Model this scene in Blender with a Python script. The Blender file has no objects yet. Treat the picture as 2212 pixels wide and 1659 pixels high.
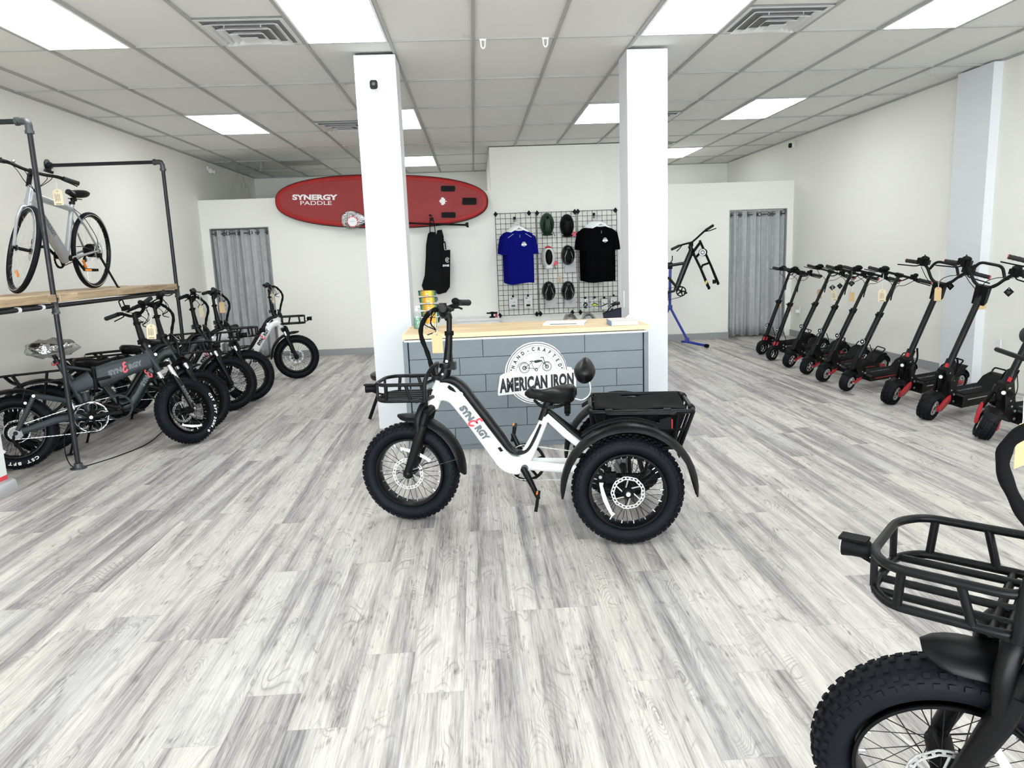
import bpy, math, random
from mathutils import Vector, Matrix
random.seed(7)
SC = bpy.context.scene
COL = SC.collection
PI = math.pi
def R(d): return math.radians(d)

# ------------------------------------------------------------------ materials
def new_mat(name):
    m = bpy.data.materials.new(name); m.use_nodes = True
    return m, m.node_tree.nodes, m.node_tree.links, m.node_tree.nodes['Principled BSDF']
def mat(name, col, rough=.5, metal=0., noise=0., nscale=40, bump=0., bscale=200, coat=0., spec=None, emit=None, estr=0., alpha=1., trans=0.):
    m, N, L, b = new_mat(name)
    b.inputs['Base Color'].default_value = (*col, 1)
    b.inputs['Roughness'].default_value = rough
    b.inputs['Metallic'].default_value = metal
    b.inputs['Coat Weight'].default_value = coat
    b.inputs['Alpha'].default_value = alpha
    b.inputs['Transmission Weight'].default_value = trans
    if spec is not None: b.inputs['Specular IOR Level'].default_value = spec
    if emit:
        b.inputs['Emission Color'].default_value = (*emit, 1); b.inputs['Emission Strength'].default_value = estr
    tc = N.new('ShaderNodeTexCoord')
    if noise:
        n = N.new('ShaderNodeTexNoise'); n.inputs['Scale'].default_value = nscale; n.inputs['Detail'].default_value = 4
        L.new(tc.outputs['Object'], n.inputs['Vector'])
        mx = N.new('ShaderNodeMix'); mx.data_type = 'RGBA'
        mx.inputs[6].default_value = (*[c*(1-noise) for c in col], 1)
        mx.inputs[7].default_value = (*[min(1, c*(1+noise)) for c in col], 1)
        L.new(n.outputs['Fac'], mx.inputs[0]); L.new(mx.outputs[2], b.inputs['Base Color'])
    if bump:
        n = N.new('ShaderNodeTexNoise'); n.inputs['Scale'].default_value = bscale; n.inputs['Detail'].default_value = 3
        L.new(tc.outputs['Object'], n.inputs['Vector'])
        bp = N.new('ShaderNodeBump'); bp.inputs['Strength'].default_value = bump; bp.inputs['Distance'].default_value = .002
        L.new(n.outputs['Fac'], bp.inputs['Height']); L.new(bp.outputs['Normal'], b.inputs['Normal'])
    return m
def math_node(N, L, op, a, b=None, c=None):
    n = N.new('ShaderNodeMath'); n.operation = op
    for i, v in enumerate((a, b, c)):
        if v is None: continue
        if isinstance(v, (int, float)): n.inputs[i].default_value = v
        else: L.new(v, n.inputs[i])
    return n.outputs[0]
def ramp(N, L, fac, stops):
    r = N.new('ShaderNodeValToRGB'); L.new(fac, r.inputs[0])
    while len(r.color_ramp.elements) < len(stops): r.color_ramp.elements.new(.5)
    for e, (p, c) in zip(r.color_ramp.elements, stops):
        e.position = p; e.color = (*c, 1) if len(c) == 3 else c
    return r.outputs[0]
def mixc(N, L, fac, a, b, mode='MIX'):
    n = N.new('ShaderNodeMix'); n.data_type = 'RGBA'; n.blend_type = mode
    for i, v in ((0, fac), (6, a), (7, b)):
        if isinstance(v, (int, float)): n.inputs[i].default_value = v
        elif isinstance(v, tuple): n.inputs[i].default_value = (*v, 1)
        else: L.new(v, n.inputs[i])
    return n.outputs[2]

def floor_material():
    m, N, L, b = new_mat('vinyl_plank_floor')
    tc = N.new('ShaderNodeTexCoord'); sp = N.new('ShaderNodeSeparateXYZ'); L.new(tc.outputs['Object'], sp.inputs[0])
    PW, PL = .178, 1.22
    u = math_node(N, L, 'DIVIDE', math_node(N, L, 'ADD', sp.outputs[0], 30), PW)
    ci = math_node(N, L, 'FLOOR', u)
    wn = N.new('ShaderNodeTexWhiteNoise'); wn.noise_dimensions = '1D'; L.new(ci, wn.inputs['W'])
    v = math_node(N, L, 'ADD', math_node(N, L, 'DIVIDE', math_node(N, L, 'ADD', sp.outputs[1], 30), PL), wn.outputs['Value'])
    ri = math_node(N, L, 'FLOOR', v)
    idn = N.new('ShaderNodeTexWhiteNoise'); idn.noise_dimensions = '2D'
    cb = N.new('ShaderNodeCombineXYZ'); L.new(ci, cb.inputs[0]); L.new(ri, cb.inputs[1]); L.new(cb.outputs[0], idn.inputs['Vector'])
    pid = idn.outputs['Value']
    # texture space of each plank is offset by its id
    def vec(sx, sy):
        c = N.new('ShaderNodeCombineXYZ')
        L.new(math_node(N, L, 'MULTIPLY', sp.outputs[0], sx), c.inputs[0])
        L.new(math_node(N, L, 'MULTIPLY', sp.outputs[1], sy), c.inputs[1])
        L.new(math_node(N, L, 'MULTIPLY', pid, 37.), c.inputs[2])
        return c.outputs[0]
    def noise(v_, sc, det=4, ro=.5, dist=0.):
        n = N.new('ShaderNodeTexNoise'); n.inputs['Scale'].default_value = sc; n.inputs['Detail'].default_value = det
        n.inputs['Roughness'].default_value = ro; n.inputs['Distortion'].default_value = dist
        L.new(v_, n.inputs['Vector']); return n.outputs['Fac']
    band = noise(vec(10., .50), 1., 3, .5, .35)
    band2 = noise(vec(30., 1.1), 1., 3, .55, .3)
    bm = math_node(N, L, 'ADD', math_node(N, L, 'MULTIPLY', band, .72), math_node(N, L, 'MULTIPLY', band2, .28))
    bmask = ramp(N, L, bm, [(.44, (0, 0, 0)), (.585, (1, 1, 1))])
    fine = noise(vec(110., 3.4), 1., 4, .65, .3)
    fine2 = noise(vec(330., 9.), 1., 3, .6, .15)
    mottled = noise(vec(14., 7.), 1., 4, .6, .4)
    cream = ramp(N, L, pid, [(0., (.60, .575, .525)), (.3, (.66, .635, .575)), (.55, (.635, .60, .56)), (.75, (.57, .56, .54)), (1., (.68, .655, .595))])
    grey = ramp(N, L, math_node(N, L, 'FRACT', math_node(N, L, 'MULTIPLY', pid, 7.3)), [(0., (.345, .335, .34)), (.5, (.40, .38, .375)), (1., (.45, .425, .405))])
    c = mixc(N, L, bmask, cream, grey)
    c = mixc(N, L, .35, c, ramp(N, L, mottled, [(.3, (.78, .775, .775)), (.6, (1.04, 1.04, 1.04))]), 'MULTIPLY')
    dk = ramp(N, L, bm, [(.50, (0, 0, 0)), (.66, (1, 1, 1))])
    fm = ramp(N, L, fine, [(.36, (.40, .385, .38)), (.56, (1, 1, 1))])
    c = mixc(N, L, math_node(N, L, 'ADD', math_node(N, L, 'MULTIPLY', dk, .58), .34), c, fm, 'MULTIPLY')
    f2 = ramp(N, L, fine2, [(.36, (.52, .505, .50)), (.55, (1, 1, 1))])
    c = mixc(N, L, math_node(N, L, 'ADD', math_node(N, L, 'MULTIPLY', bmask, .35), .32), c, f2, 'MULTIPLY')
    # flowing cathedral lines
    field = noise(vec(4.5, 1.3), 1., 2, .45, .9)
    rings = math_node(N, L, 'ABSOLUTE', math_node(N, L, 'SINE', math_node(N, L, 'MULTIPLY', field, 95.)))
    ringline = math_node(N, L, 'POWER', math_node(N, L, 'SUBTRACT', 1., rings), 2.6)
    patchm = ramp(N, L, noise(vec(5., 2.2), 1.7, 2, .5, .3), [(.50, (0, 0, 0)), (.64, (1, 1, 1))])
    c = mixc(N, L, math_node(N, L, 'MULTIPLY', math_node(N, L, 'MULTIPLY', ringline, patchm), .72), c, (.20, .185, .175))
    # knots with rings and smudges
    nv = N.new('ShaderNodeTexNoise'); nv.inputs['Scale'].default_value = 2.2; nv.inputs['Detail'].default_value = 2; L.new(vec(7., 3.), nv.inputs['Vector'])
    sc_ = N.new('ShaderNodeVectorMath'); sc_.operation = 'MULTIPLY_ADD'; L.new(nv.outputs['Color'], sc_.inputs[0]); sc_.inputs[1].default_value = (.34, .34, .0); L.new(vec(7.2, 2.3), sc_.inputs[2])
    vo = N.new('ShaderNodeTexVoronoi'); vo.inputs['Scale'].default_value = 1.; L.new(sc_.outputs[0], vo.inputs['Vector'])
    sx_ = N.new('ShaderNodeSeparateColor'); L.new(vo.outputs['Color'], sx_.inputs[0])
    keep = math_node(N, L, 'GREATER_THAN', sx_.outputs[0], .52)
    d = vo.outputs['Distance']
    kr = math_node(N, L, 'POWER', math_node(N, L, 'SUBTRACT', 1., math_node(N, L, 'ABSOLUTE', math_node(N, L, 'SINE', math_node(N, L, 'MULTIPLY', d, 62.)))), 1.8)
    kmask = ramp(N, L, d, [(.10, (1, 1, 1)), (.34, (0, 0, 0))])
    c = mixc(N, L, math_node(N, L, 'MULTIPLY', math_node(N, L, 'MULTIPLY', math_node(N, L, 'MULTIPLY', kr, kmask), keep), .75), c, (.17, .155, .148))
    core = ramp(N, L, d, [(.03, (1, 1, 1)), (.15, (0, 0, 0))])
    c = mixc(N, L, math_node(N, L, 'MULTIPLY', math_node(N, L, 'MULTIPLY', core, keep), math_node(N, L, 'MULTIPLY', ramp(N, L, fine, [(.40, (1, 1, 1)), (.60, (.1, .1, .1))]), .8)), c, (.10, .09, .085))
    sm = ramp(N, L, noise(vec(13., 5.5), 1., 3, .6, 1.4), [(.565, (0, 0, 0)), (.69, (1, 1, 1))])
    c = mixc(N, L, math_node(N, L, 'MULTIPLY', math_node(N, L, 'MULTIPLY', sm, ramp(N, L, fine2, [(.42, (1, 1, 1)), (.56, (0, 0, 0))])), .8), c, (.14, .13, .125))
    # seams
    fu = math_node(N, L, 'FRACT', u); fv = math_node(N, L, 'FRACT', v)
    su = math_node(N, L, 'LESS_THAN', math_node(N, L, 'MINIMUM', fu, math_node(N, L, 'SUBTRACT', 1., fu)), .008)
    sv = math_node(N, L, 'LESS_THAN', math_node(N, L, 'MINIMUM', fv, math_node(N, L, 'SUBTRACT', 1., fv)), .0014)
    seam = math_node(N, L, 'MAXIMUM', su, sv)
    c = mixc(N, L, math_node(N, L, 'MULTIPLY', seam, .25), c, (.22, .20, .19))
    L.new(c, b.inputs['Base Color'])
    b.inputs['Roughness'].default_value = .42
    b.inputs['Specular IOR Level'].default_value = .35
    bp = N.new('ShaderNodeBump'); bp.inputs['Strength'].default_value = .12; bp.inputs['Distance'].default_value = .002
    L.new(fine, bp.inputs['Height']); L.new(bp.outputs['Normal'], b.inputs['Normal'])
    return m
def wood_material(name, light, dark, axis=1, board=.045, sx=30., sy=1.5, off=0.):
    m, N, L, b = new_mat(name)
    tc = N.new('ShaderNodeTexCoord'); sp = N.new('ShaderNodeSeparateXYZ'); L.new(tc.outputs['Object'], sp.inputs[0])
    long_, cross = sp.outputs[axis], sp.outputs[1-axis]
    ci = math_node(N, L, 'FLOOR', math_node(N, L, 'DIVIDE', math_node(N, L, 'ADD', cross, 10+off), board))
    wn = N.new('ShaderNodeTexWhiteNoise'); wn.noise_dimensions = '1D'; L.new(ci, wn.inputs['W'])
    lv = math_node(N, L, 'FLOOR', math_node(N, L, 'ADD', math_node(N, L, 'MULTIPLY', long_, 1.7), math_node(N, L, 'MULTIPLY', wn.outputs['Value'], 9)))
    c2 = N.new('ShaderNodeCombineXYZ'); L.new(ci, c2.inputs[0]); L.new(lv, c2.inputs[1])
    wn2 = N.new('ShaderNodeTexWhiteNoise'); wn2.noise_dimensions = '2D'; L.new(c2.outputs[0], wn2.inputs['Vector'])
    cv = N.new('ShaderNodeCombineXYZ')
    L.new(math_node(N, L, 'MULTIPLY', cross, sx), cv.inputs[0]); L.new(math_node(N, L, 'MULTIPLY', long_, sy), cv.inputs[1])
    L.new(math_node(N, L, 'ADD', math_node(N, L, 'MULTIPLY', sp.outputs[2], sx), math_node(N, L, 'MULTIPLY', wn2.outputs['Value'], 20.)), cv.inputs[2])
    n = N.new('ShaderNodeTexNoise'); n.inputs['Scale'].default_value = 1.3; n.inputs['Detail'].default_value = 6; n.inputs['Distortion'].default_value = .6
    L.new(cv.outputs[0], n.inputs['Vector'])
    c = ramp(N, L, n.outputs['Fac'], [(.3, dark), (.62, light)])
    t = ramp(N, L, wn2.outputs['Value'], [(0, (.82, .80, .78)), (1, (1.05, 1.04, 1.02))])
    c = mixc(N, L, .8, c, t, 'MULTIPLY'); L.new(c, b.inputs['Base Color'])
    b.inputs['Roughness'].default_value = .5
    return m
def plastic_film(name, tint=(1, 1, 1), amount=.25):
    m, N, L, b = new_mat(name)
    N.remove(b); out = [n for n in N if n.type == 'OUTPUT_MATERIAL'][0]
    g = N.new('ShaderNodeBsdfGlossy'); g.inputs['Roughness'].default_value = .12
    t = N.new('ShaderNodeBsdfTransparent'); t.inputs[0].default_value = (*tint, 1)
    tc = N.new('ShaderNodeTexCoord'); n = N.new('ShaderNodeTexNoise'); n.inputs['Scale'].default_value = 22; n.inputs['Detail'].default_value = 3
    L.new(tc.outputs['Object'], n.inputs['Vector'])
    bp = N.new('ShaderNodeBump'); bp.inputs['Strength'].default_value = .9; bp.inputs['Distance'].default_value = .02
    L.new(n.outputs['Fac'], bp.inputs['Height']); L.new(bp.outputs['Normal'], g.inputs['Normal'])
    mx = N.new('ShaderNodeMixShader'); mx.inputs[0].default_value = amount
    L.new(t.outputs[0], mx.inputs[1]); L.new(g.outputs[0], mx.inputs[2]); L.new(mx.outputs[0], out.inputs[0])
    return m
def curtain_material():
    m, N, L, b = new_mat('grey_curtain_cloth')
    tc = N.new('ShaderNodeTexCoord'); n = N.new('ShaderNodeTexNoise'); n.inputs['Scale'].default_value = 14; n.inputs['Detail'].default_value = 5
    L.new(tc.outputs['Object'], n.inputs['Vector'])
    L.new(ramp(N, L, n.outputs['Fac'], [(.3, (.40, .415, .425)), (.7, (.49, .505, .515))]), b.inputs['Base Color'])
    b.inputs['Roughness'].default_value = .9
    return m
def iridescent_material():
    m, N, L, b = new_mat('mirrored_lens')
    tc = N.new('ShaderNodeTexCoord'); sp = N.new('ShaderNodeSeparateXYZ'); L.new(tc.outputs['Generated'], sp.inputs[0])
    d = math_node(N, L, 'ABSOLUTE', math_node(N, L, 'SUBTRACT', sp.outputs[0], .5))
    c = ramp(N, L, d, [(0., (.42, .12, .01)), (.22, (.50, .26, .015)), (.34, (.28, .30, .06)), (.43, (.04, .16, .14)), (.5, (.02, .10, .20))])
    L.new(c, b.inputs['Base Color']); b.inputs['Metallic'].default_value = .55; b.inputs['Roughness'].default_value = .22
    return m

M = dict(
    floor=floor_material(),
    wall=mat('wall_paint', (.865, .86, .80), .75, bump=.25, bscale=180),
    partition=mat('partition_paint', (.885, .88, .825), .7, bump=.15, bscale=220),
    pillar=mat('pillar_paint', (.74, .765, .79), .6, bump=.2, bscale=160),
    tile=mat('acoustic_tile', (.80, .80, .77), .9, noise=.03, nscale=260, bump=.5, bscale=420),
    tbar=mat('ceiling_grid_metal', (.42, .42, .41), .6),
    light=mat('light_diffuser', (.95, .97, 1.), .4, emit=(.95, .98, 1.), estr=7.5),
    vent=mat('vent_metal', (.72, .72, .72), .45),
    ventdark=mat('vent_duct', (.24, .24, .24), .6),
    returngrille=mat('return_grille', (.40, .40, .38), .6),
    baseboard=mat('vinyl_baseboard', (.33, .34, .345), .45),
    black=mat('satin_black_metal', (.0035, .0035, .004), .38, spec=.22),
    matte=mat('matte_black_plastic', (.003, .003, .0032), .55, spec=.15),
    vinyl=mat('black_vinyl', (.0045, .0045, .005), .36, bump=.2, bscale=300, spec=.3),
    cloth=mat('black_fabric', (.006, .006, .0065), .85, noise=.2, nscale=30, spec=.12),
    rubber=mat('tyre_rubber', (.0045, .006, .009), .6, bump=.15, bscale=120, spec=.16),
    grip=mat('rubber_grip', (.009, .0095, .010), .7, bump=.6, bscale=260),
    rim=mat('black_anodised_rim', (.003, .003, .0035), .35, spec=.2),
    spoke=mat('black_spoke', (.006, .006, .006), .4),
    steel=mat('bright_steel', (.72, .73, .74), .28, metal=.85),
    chain=mat('silver_chain', (.52, .52, .50), .4, metal=.5),
    white=mat('gloss_white_paint', (.86, .875, .87), .22, coat=.4),
    whitep=mat('white_plastic', (.85, .86, .86), .4),
    green=mat('dark_green_paint', (.007, .017, .014), .35, spec=.35),
    slate=mat('slate_grey_paint', (.024, .031, .036), .4, noise=.04, spec=.25),
    silverp=mat('silver_grey_paint', (.34, .36, .375), .3, metal=.35, coat=.3),
    blackp=mat('gloss_black_paint', (.004, .005, .006), .3, spec=.4),
    red=mat('red_anodised', (.50, .018, .03), .35, coat=.2),
    redtext=mat('red_lettering', (.75, .05, .07), .4),
    greytext=mat('grey_lettering', (.14, .165, .175), .5, spec=.2),
    blacktext=mat('black_lettering', (.01, .01, .012), .4),
    whitetext=mat('white_lettering', (.85, .85, .85), .4),
    reflect=mat('white_reflector_card', (.84, .87, .87), .45),
    orange=mat('orange_reflector', (.85, .25, .03), .3),
    redlamp=mat('red_tail_lens', (.35, .015, .02), .2, coat=.5),
    lens=mat('clear_lamp_lens', (.80, .82, .82), .12, coat=.6),
    pipe=mat('black_iron_pipe', (.018, .021, .024), .36, metal=.3, noise=.35, nscale=25, spec=.4),
    pipeshiny=mat('galvanised_fitting', (.07, .075, .08), .4, metal=.4, noise=.35, nscale=40),
    plank=wood_material('weathered_pine_plank', (.60, .46, .29), (.30, .20, .115), axis=1, board=.2, sx=26, sy=2.2),
    butcher=wood_material('butcher_block', (.80, .62, .37), (.58, .41, .215), axis=0, board=.042, sx=30, sy=1.6, off=.013),
    blockedge=mat('butcher_block_edge', (.84, .66, .40), .45, noise=.06, nscale=9),
    shiplap=mat('slate_blue_shiplap', (.19, .225, .255), .5, noise=.07, nscale=6),
    gap=mat('board_gap', (.05, .05, .05), .8),
    boardred=mat('red_board_skin', (.40, .012, .012), .45, noise=.05, nscale=5),
    boardredlight=mat('red_board_deck_pad', (.30, .020, .020), .6, noise=.10, nscale=8),
    boardgrey=mat('grey_board_rail', (.30, .30, .29), .5),
    curtain=curtain_material(),
    blue=mat('blue_shirt_knit', (.002, .004, .15), .85, noise=.12, nscale=12, spec=.08),
    blackshirt=mat('black_shirt_knit', (.002, .002, .0025), .9, spec=.04),
    helmetgreen=mat('olive_helmet_shell', (.018, .045, .026), .5, spec=.3),
    card=mat('white_card', (.78, .79, .78), .55),
    greycard=mat('grey_card', (.55, .56, .555), .55),
    manila=mat('manila_tag_card', (.62, .44, .235), .75),
    cream=mat('cream_tag_card', (.66, .575, .39), .75),
    string=mat('white_string', (.75, .75, .72), .8),
    standblue=mat('blue_stand_paint', (.012, .035, .30), .35, coat=.3),
    laptop=mat('silver_laptop', (.62, .63, .64), .35, metal=.5),
    paper=mat('book_pages', (.82, .76, .64), .8),
    bookblue=mat('blue_book_cover', (.20, .30, .48), .5),
    bookcover=mat('book_cover_art', (.62, .58, .56), .5, noise=.4, nscale=18),
    sanitizer=mat('green_sanitizer', (.25, .60, .42), .15, trans=.5),
    clear=plastic_film('clear_acrylic', (.96, .98, .98), .12),
    film=plastic_film('crumpled_plastic_film', (.86, .87, .87), .34),
    glass=plastic_film('window_glass', (1, 1, 1), .04),
    yellow=mat('yellow_lens', (.62, .50, .02), .3),
    lensmat=iridescent_material(),
    lime=mat('lime_plastic', (.62, .75, .08), .5),
    navy=mat('navy_cord', (.006, .010, .03), .6),
    pink=mat('pink_paper', (.80, .55, .56), .7),
    gold=mat('yellow_sticker', (.70, .55, .15), .5),
    alu=mat('window_aluminium', (.5, .5, .5), .4, metal=.6),
    concrete=mat('pavement', (.50, .50, .48), .9, noise=.1, nscale=3),
    sprocket=mat('dull_sprocket_steel', (.26, .26, .26), .4, metal=.5),
    rotor=mat('disc_rotor_steel', (.60, .61, .60), .35, metal=.6),
)

# ------------------------------------------------------------------ geometry
def catmull(pts, sub=5, closed=False):
    P = [Vector(p) for p in pts]; n = len(P)
    if n < 3: return P
    out = []
    rng = range(n if closed else n-1)
    for i in rng:
        p1, p2 = P[i], P[(i+1) % n]
        p0 = P[i-1] if (i > 0 or closed) else p1*2-p2
        p3 = P[(i+2) % n] if (i+2 < n or closed) else p2*2-p1
        for k in range(sub):
            t = k/sub
            out.append(.5*((2*p1)+(p2-p0)*t+(2*p0-5*p1+4*p2-p3)*t*t+(3*p1-p0-3*p2+p3)*t**3))
    if not closed: out.append(P[-1])
    return out
def rounded(pts, r, n=4, closed=False):
    P = [Vector(p) for p in pts]; m = len(P); out = []
    for i, p in enumerate(P):
        if not closed and i in (0, m-1): out.append(p); continue
        a, b = P[i-1], P[(i+1) % m]
        da, db = (a-p), (b-p); rr = min(r, da.length*.45, db.length*.45)
        s, e = p+da.normalized()*rr, p+db.normalized()*rr
        for k in range(n+1):
            t = k/n; out.append(s*(1-t)**2+p*2*t*(1-t)+e*t*t)
    return out
class G:
    def __init__(s): s.v = []; s.f = []
    def add(s, vs, fs):
        o = len(s.v); s.v += [tuple(x) for x in vs]; s.f += [tuple(i+o for i in f) for f in fs]; return s
    def tube(s, pts, r, n=8, closed=False, lat=None, b=None, power=2., cap=True):
        """sweep; r = radius (or list); with lat given: half width along lat = r, in-plane half height = b"""
        P = [Vector(p) for p in pts]; m = len(P)
        rs = r if isinstance(r, (list, tuple)) else [r]*m
        bs = rs if b is None else (b if isinstance(b, (list, tuple)) else [b]*m)
        def interp(a):
            if len(a) == m: return a
            return [a[min(len(a)-1, int(i*(len(a)-1)/(m-1)))]*(1-((i*(len(a)-1)/(m-1)) % 1))+a[min(len(a)-1, int(i*(len(a)-1)/(m-1))+1)]*((i*(len(a)-1)/(m-1)) % 1) for i in range(m)]
        rs, bs = interp(list(rs)), interp(list(bs))
        vs = []; nrm = None
        for i in range(m):
            if closed: t = (P[(i+1) % m]-P[i-1])
            else: t = (P[min(i+1, m-1)]-P[max(i-1, 0)])
            t = t.normalized() if t.length > 1e-9 else Vector((0, 0, 1))
            if lat is not None:
                u = Vector(lat); u = (u-t*u.dot(t)).normalized()
            else:
                if nrm is None:
                    nrm = t.orthogonal().normalized()
                else:
                    nrm = (nrm-t*nrm.dot(t))
                    nrm = nrm.normalized() if nrm.length > 1e-6 else t.orthogonal().normalized()
                u = nrm
            w = t.cross(u)
            for k in range(n):
                a = 2*PI*(k+.5)/n; c, sn = math.cos(a), math.sin(a)
                if power != 2.:
                    c = math.copysign(abs(c)**(2/power), c); sn = math.copysign(abs(sn)**(2/power), sn)
                vs.append(P[i]+u*(c*rs[i])+w*(sn*bs[i]))
        fs = []
        for i in range(m if closed else m-1):
            j = (i+1) % m
            for k in range(n):
                k2 = (k+1) % n
                fs.append((i*n+k, i*n+k2, j*n+k2, j*n+k))
        if not closed and cap:
            fs.append(tuple(range(n-1, -1, -1))); fs.append(tuple((m-1)*n+k for k in range(n)))
        return s.add(vs, fs)
    def rod(s, a, b, r, n=8, r2=None):
        return s.tube([a, b], [r, r if r2 is None else r2], n)
    def lathe(s, prof, o=(0, 0, 0), ax=(0, 1, 0), n=32, closed=True, arc=None):
        """prof: (radius, along axis) points"""
        ax = Vector(ax).normalized(); u = ax.orthogonal().normalized()
        if abs(ax.y) > .9: u = Vector((1, 0, 0))
        if abs(ax.z) > .9: u = Vector((1, 0, 0))
        w = ax.cross(u); o = Vector(o); m = len(prof); vs = []
        a0, a1 = arc if arc else (0, 2*PI)
        cnt = n+1 if arc else n
        for k in range(cnt):
            a = a0+(a1-a0)*k/n; d = u*math.cos(a)+w*math.sin(a)
            for (r, y) in prof: vs.append(o+d*r+ax*y)
        fs = []
        for k in range(n):
            k2 = (k+1) if arc else (k+1) % n
            for i in range(m if closed else m-1):
                j = (i+1) % m
                fs.append((k*m+i, k*m+j, k2*m+j, k2*m+i))
        if arc and closed:
            fs.append(tuple(range(m))); fs.append(tuple(n*m+i for i in range(m-1, -1, -1)))
        return s.add(vs, fs)
    def disc(s, o, ax, r, h, n=24):
        return s.lathe([(1e-4, -h/2), (r, -h/2), (r, h/2), (1e-4, h/2)], o, ax, n, closed=False)
    def box(s, c, d, rot=None):
        c = Vector(c); x, y, z = d[0]/2, d[1]/2, d[2]/2
        vs = [Vector((i*x, j*y, k*z)) for i in (-1, 1) for j in (-1, 1) for k in (-1, 1)]
        if rot is not None: vs = [rot @ v for v in vs]
        return s.add([c+v for v in vs], [(0, 1, 3, 2), (4, 6, 7, 5), (0, 4, 5, 1), (2, 3, 7, 6), (0, 2, 6, 4), (1, 5, 7, 3)])
    def ell(s, c, r, n=16, m=10, rot=None, fn=None, half=False):
        c = Vector(c); vs = []
        for i in range(m+1):
            th = (PI/2 if half else PI)*i/m
            for k in range(n):
                a = 2*PI*k/n
                p = Vector((math.sin(th)*math.cos(a), math.sin(th)*math.sin(a), math.cos(th)))
                if fn: p = fn(p)
                p = Vector((p.x*r[0], p.y*r[1], p.z*r[2]))
                if rot is not None: p = rot @ p
                vs.append(c+p)
        fs = [(i*n+k, (i+1)*n+k, (i+1)*n+(k+1) % n, i*n+(k+1) % n) for i in range(m) for k in range(n)]
        return s.add(vs, fs)
    def prism(s, poly, a, b, plane='xz', holes=None):
        """poly 2D; extruded from a to b along the missing axis"""
        def P3(p, h): return {'xz': (p[0], h, p[1]), 'xy': (p[0], p[1], h), 'yz': (h, p[0], p[1])}[plane]
        n = len(poly)
        vs = [P3(p, a) for p in poly]+[P3(p, b) for p in poly]
        fs = [tuple(range(n)), tuple(range(2*n-1, n-1, -1))]+[(i, i+n, (i+1) % n+n, (i+1) % n) for i in range(n)]
        return s.add(vs, fs)
    def ring(s, o, ax, ro, ri, h, n=32):
        return s.lathe([(ri, -h/2), (ro, -h/2), (ro, h/2), (ri, h/2)], o, ax, n)
    def xf(s, Mx):
        s.v = [tuple(Mx @ Vector(p)) for p in s.v]; return s
    def mesh(s, name, material=None, sharp=50):
        me = bpy.data.meshes.new(name); me.from_pydata(s.v, [], s.f)
        import bmesh
        bm = bmesh.new(); bm.from_mesh(me); bmesh.ops.recalc_face_normals(bm, faces=bm.faces); bm.to_mesh(me); bm.free()
        me.polygons.foreach_set('use_smooth', [True]*len(me.polygons)); me.set_sharp_from_angle(angle=R(sharp))
        if material: me.materials.append(material)
        return me
MESHES = {}
def mesh2(name, pairs):
    """one mesh with several materials"""
    g = G(); idx = []
    for i, (q_, m_) in enumerate(pairs): g.add(q_.v, q_.f); idx += [i]*len(q_.f)
    me = bpy.data.meshes.new(name); me.from_pydata(g.v, [], g.f)
    me.polygons.foreach_set('material_index', idx); me.polygons.foreach_set('use_smooth', [True]*len(idx)); me.set_sharp_from_angle(angle=R(35))
    for _, m_ in pairs: me.materials.append(m_)
    return me
def part(name, g, material, parent=None, mx=None, label=None, key=None, kind=None, sharp=50):
    """g: G object, mesh, or function returning G (cached under key)"""
    if key is not None and (key, material.name) in MESHES: me = MESHES[(key, material.name)]
    else:
        if callable(g) and not isinstance(g, G): g = g()
        me = g if isinstance(g, bpy.types.Mesh) else g.mesh(name, material, sharp)
        if key is not None: MESHES[(key, material.name)] = me
    o = bpy.data.objects.new(name, me); COL.objects.link(o)
    if parent is not None: o.parent = parent
    if mx is not None: o.matrix_local = mx
    if label: o['label'] = label
    if kind: o['kind'] = kind
    return o
def tag(o, label, cat, group=None, kind=None):
    o['label'] = label; o['category'] = cat
    if group: o['group'] = group
    if kind: o['kind'] = kind
    return o
def thing(name, label, cat, mx=None, loc=(0, 0, 0), rz=0., group=None):
    o = bpy.data.objects.new(name, None); COL.objects.link(o); o.empty_display_size = .1
    o.matrix_world = mx if mx is not None else Matrix.Translation(loc) @ Matrix.Rotation(rz, 4, 'Z')
    return tag(o, label, cat, group)
def copy_tree(o, parent=None):
    c = o.copy(); COL.objects.link(c)
    if parent is not None: c.parent = parent; c.matrix_local = o.matrix_local.copy()
    for ch in [k for k in bpy.data.objects if k.parent == o]: copy_tree(ch, c)
    return c
def struct(name, g, material, sharp=35):
    o = part(name, g, material, sharp=sharp); o['kind'] = 'structure'; return o
def frame_mx(o, x, y):
    """matrix whose local x/y axes point along x/y (text plane), origin o"""
    x = Vector(x).normalized(); y = Vector(y); y = (y-x*y.dot(x)).normalized(); z = x.cross(y)
    return Matrix(((x.x, y.x, z.x, o[0]), (x.y, y.y, z.y, o[1]), (x.z, y.z, z.z, o[2]), (0, 0, 0, 1)))
def text_geo(s, size=.1, ext=.0006, bold=0., shear=0., sx=1., align='CENTER', spacing=1.):
    cu = bpy.data.curves.new('lettering', 'FONT'); cu.body = s; cu.size = size; cu.extrude = ext; cu.offset = bold
    cu.shear = shear; cu.align_x = align; cu.align_y = 'CENTER'; cu.space_character = spacing; cu.resolution_u = 3
    ob = bpy.data.objects.new('lettering_source', cu); COL.objects.link(ob)
    dg = bpy.context.evaluated_depsgraph_get(); me = bpy.data.meshes.new_from_object(ob.evaluated_get(dg))
    g = G(); g.v = [(v.co.x*sx, v.co.y, v.co.z) for v in me.vertices]; g.f = [tuple(p.vertices) for p in me.polygons]
    bpy.data.objects.remove(ob); bpy.data.curves.remove(cu); bpy.data.meshes.remove(me)
    return g
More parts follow.
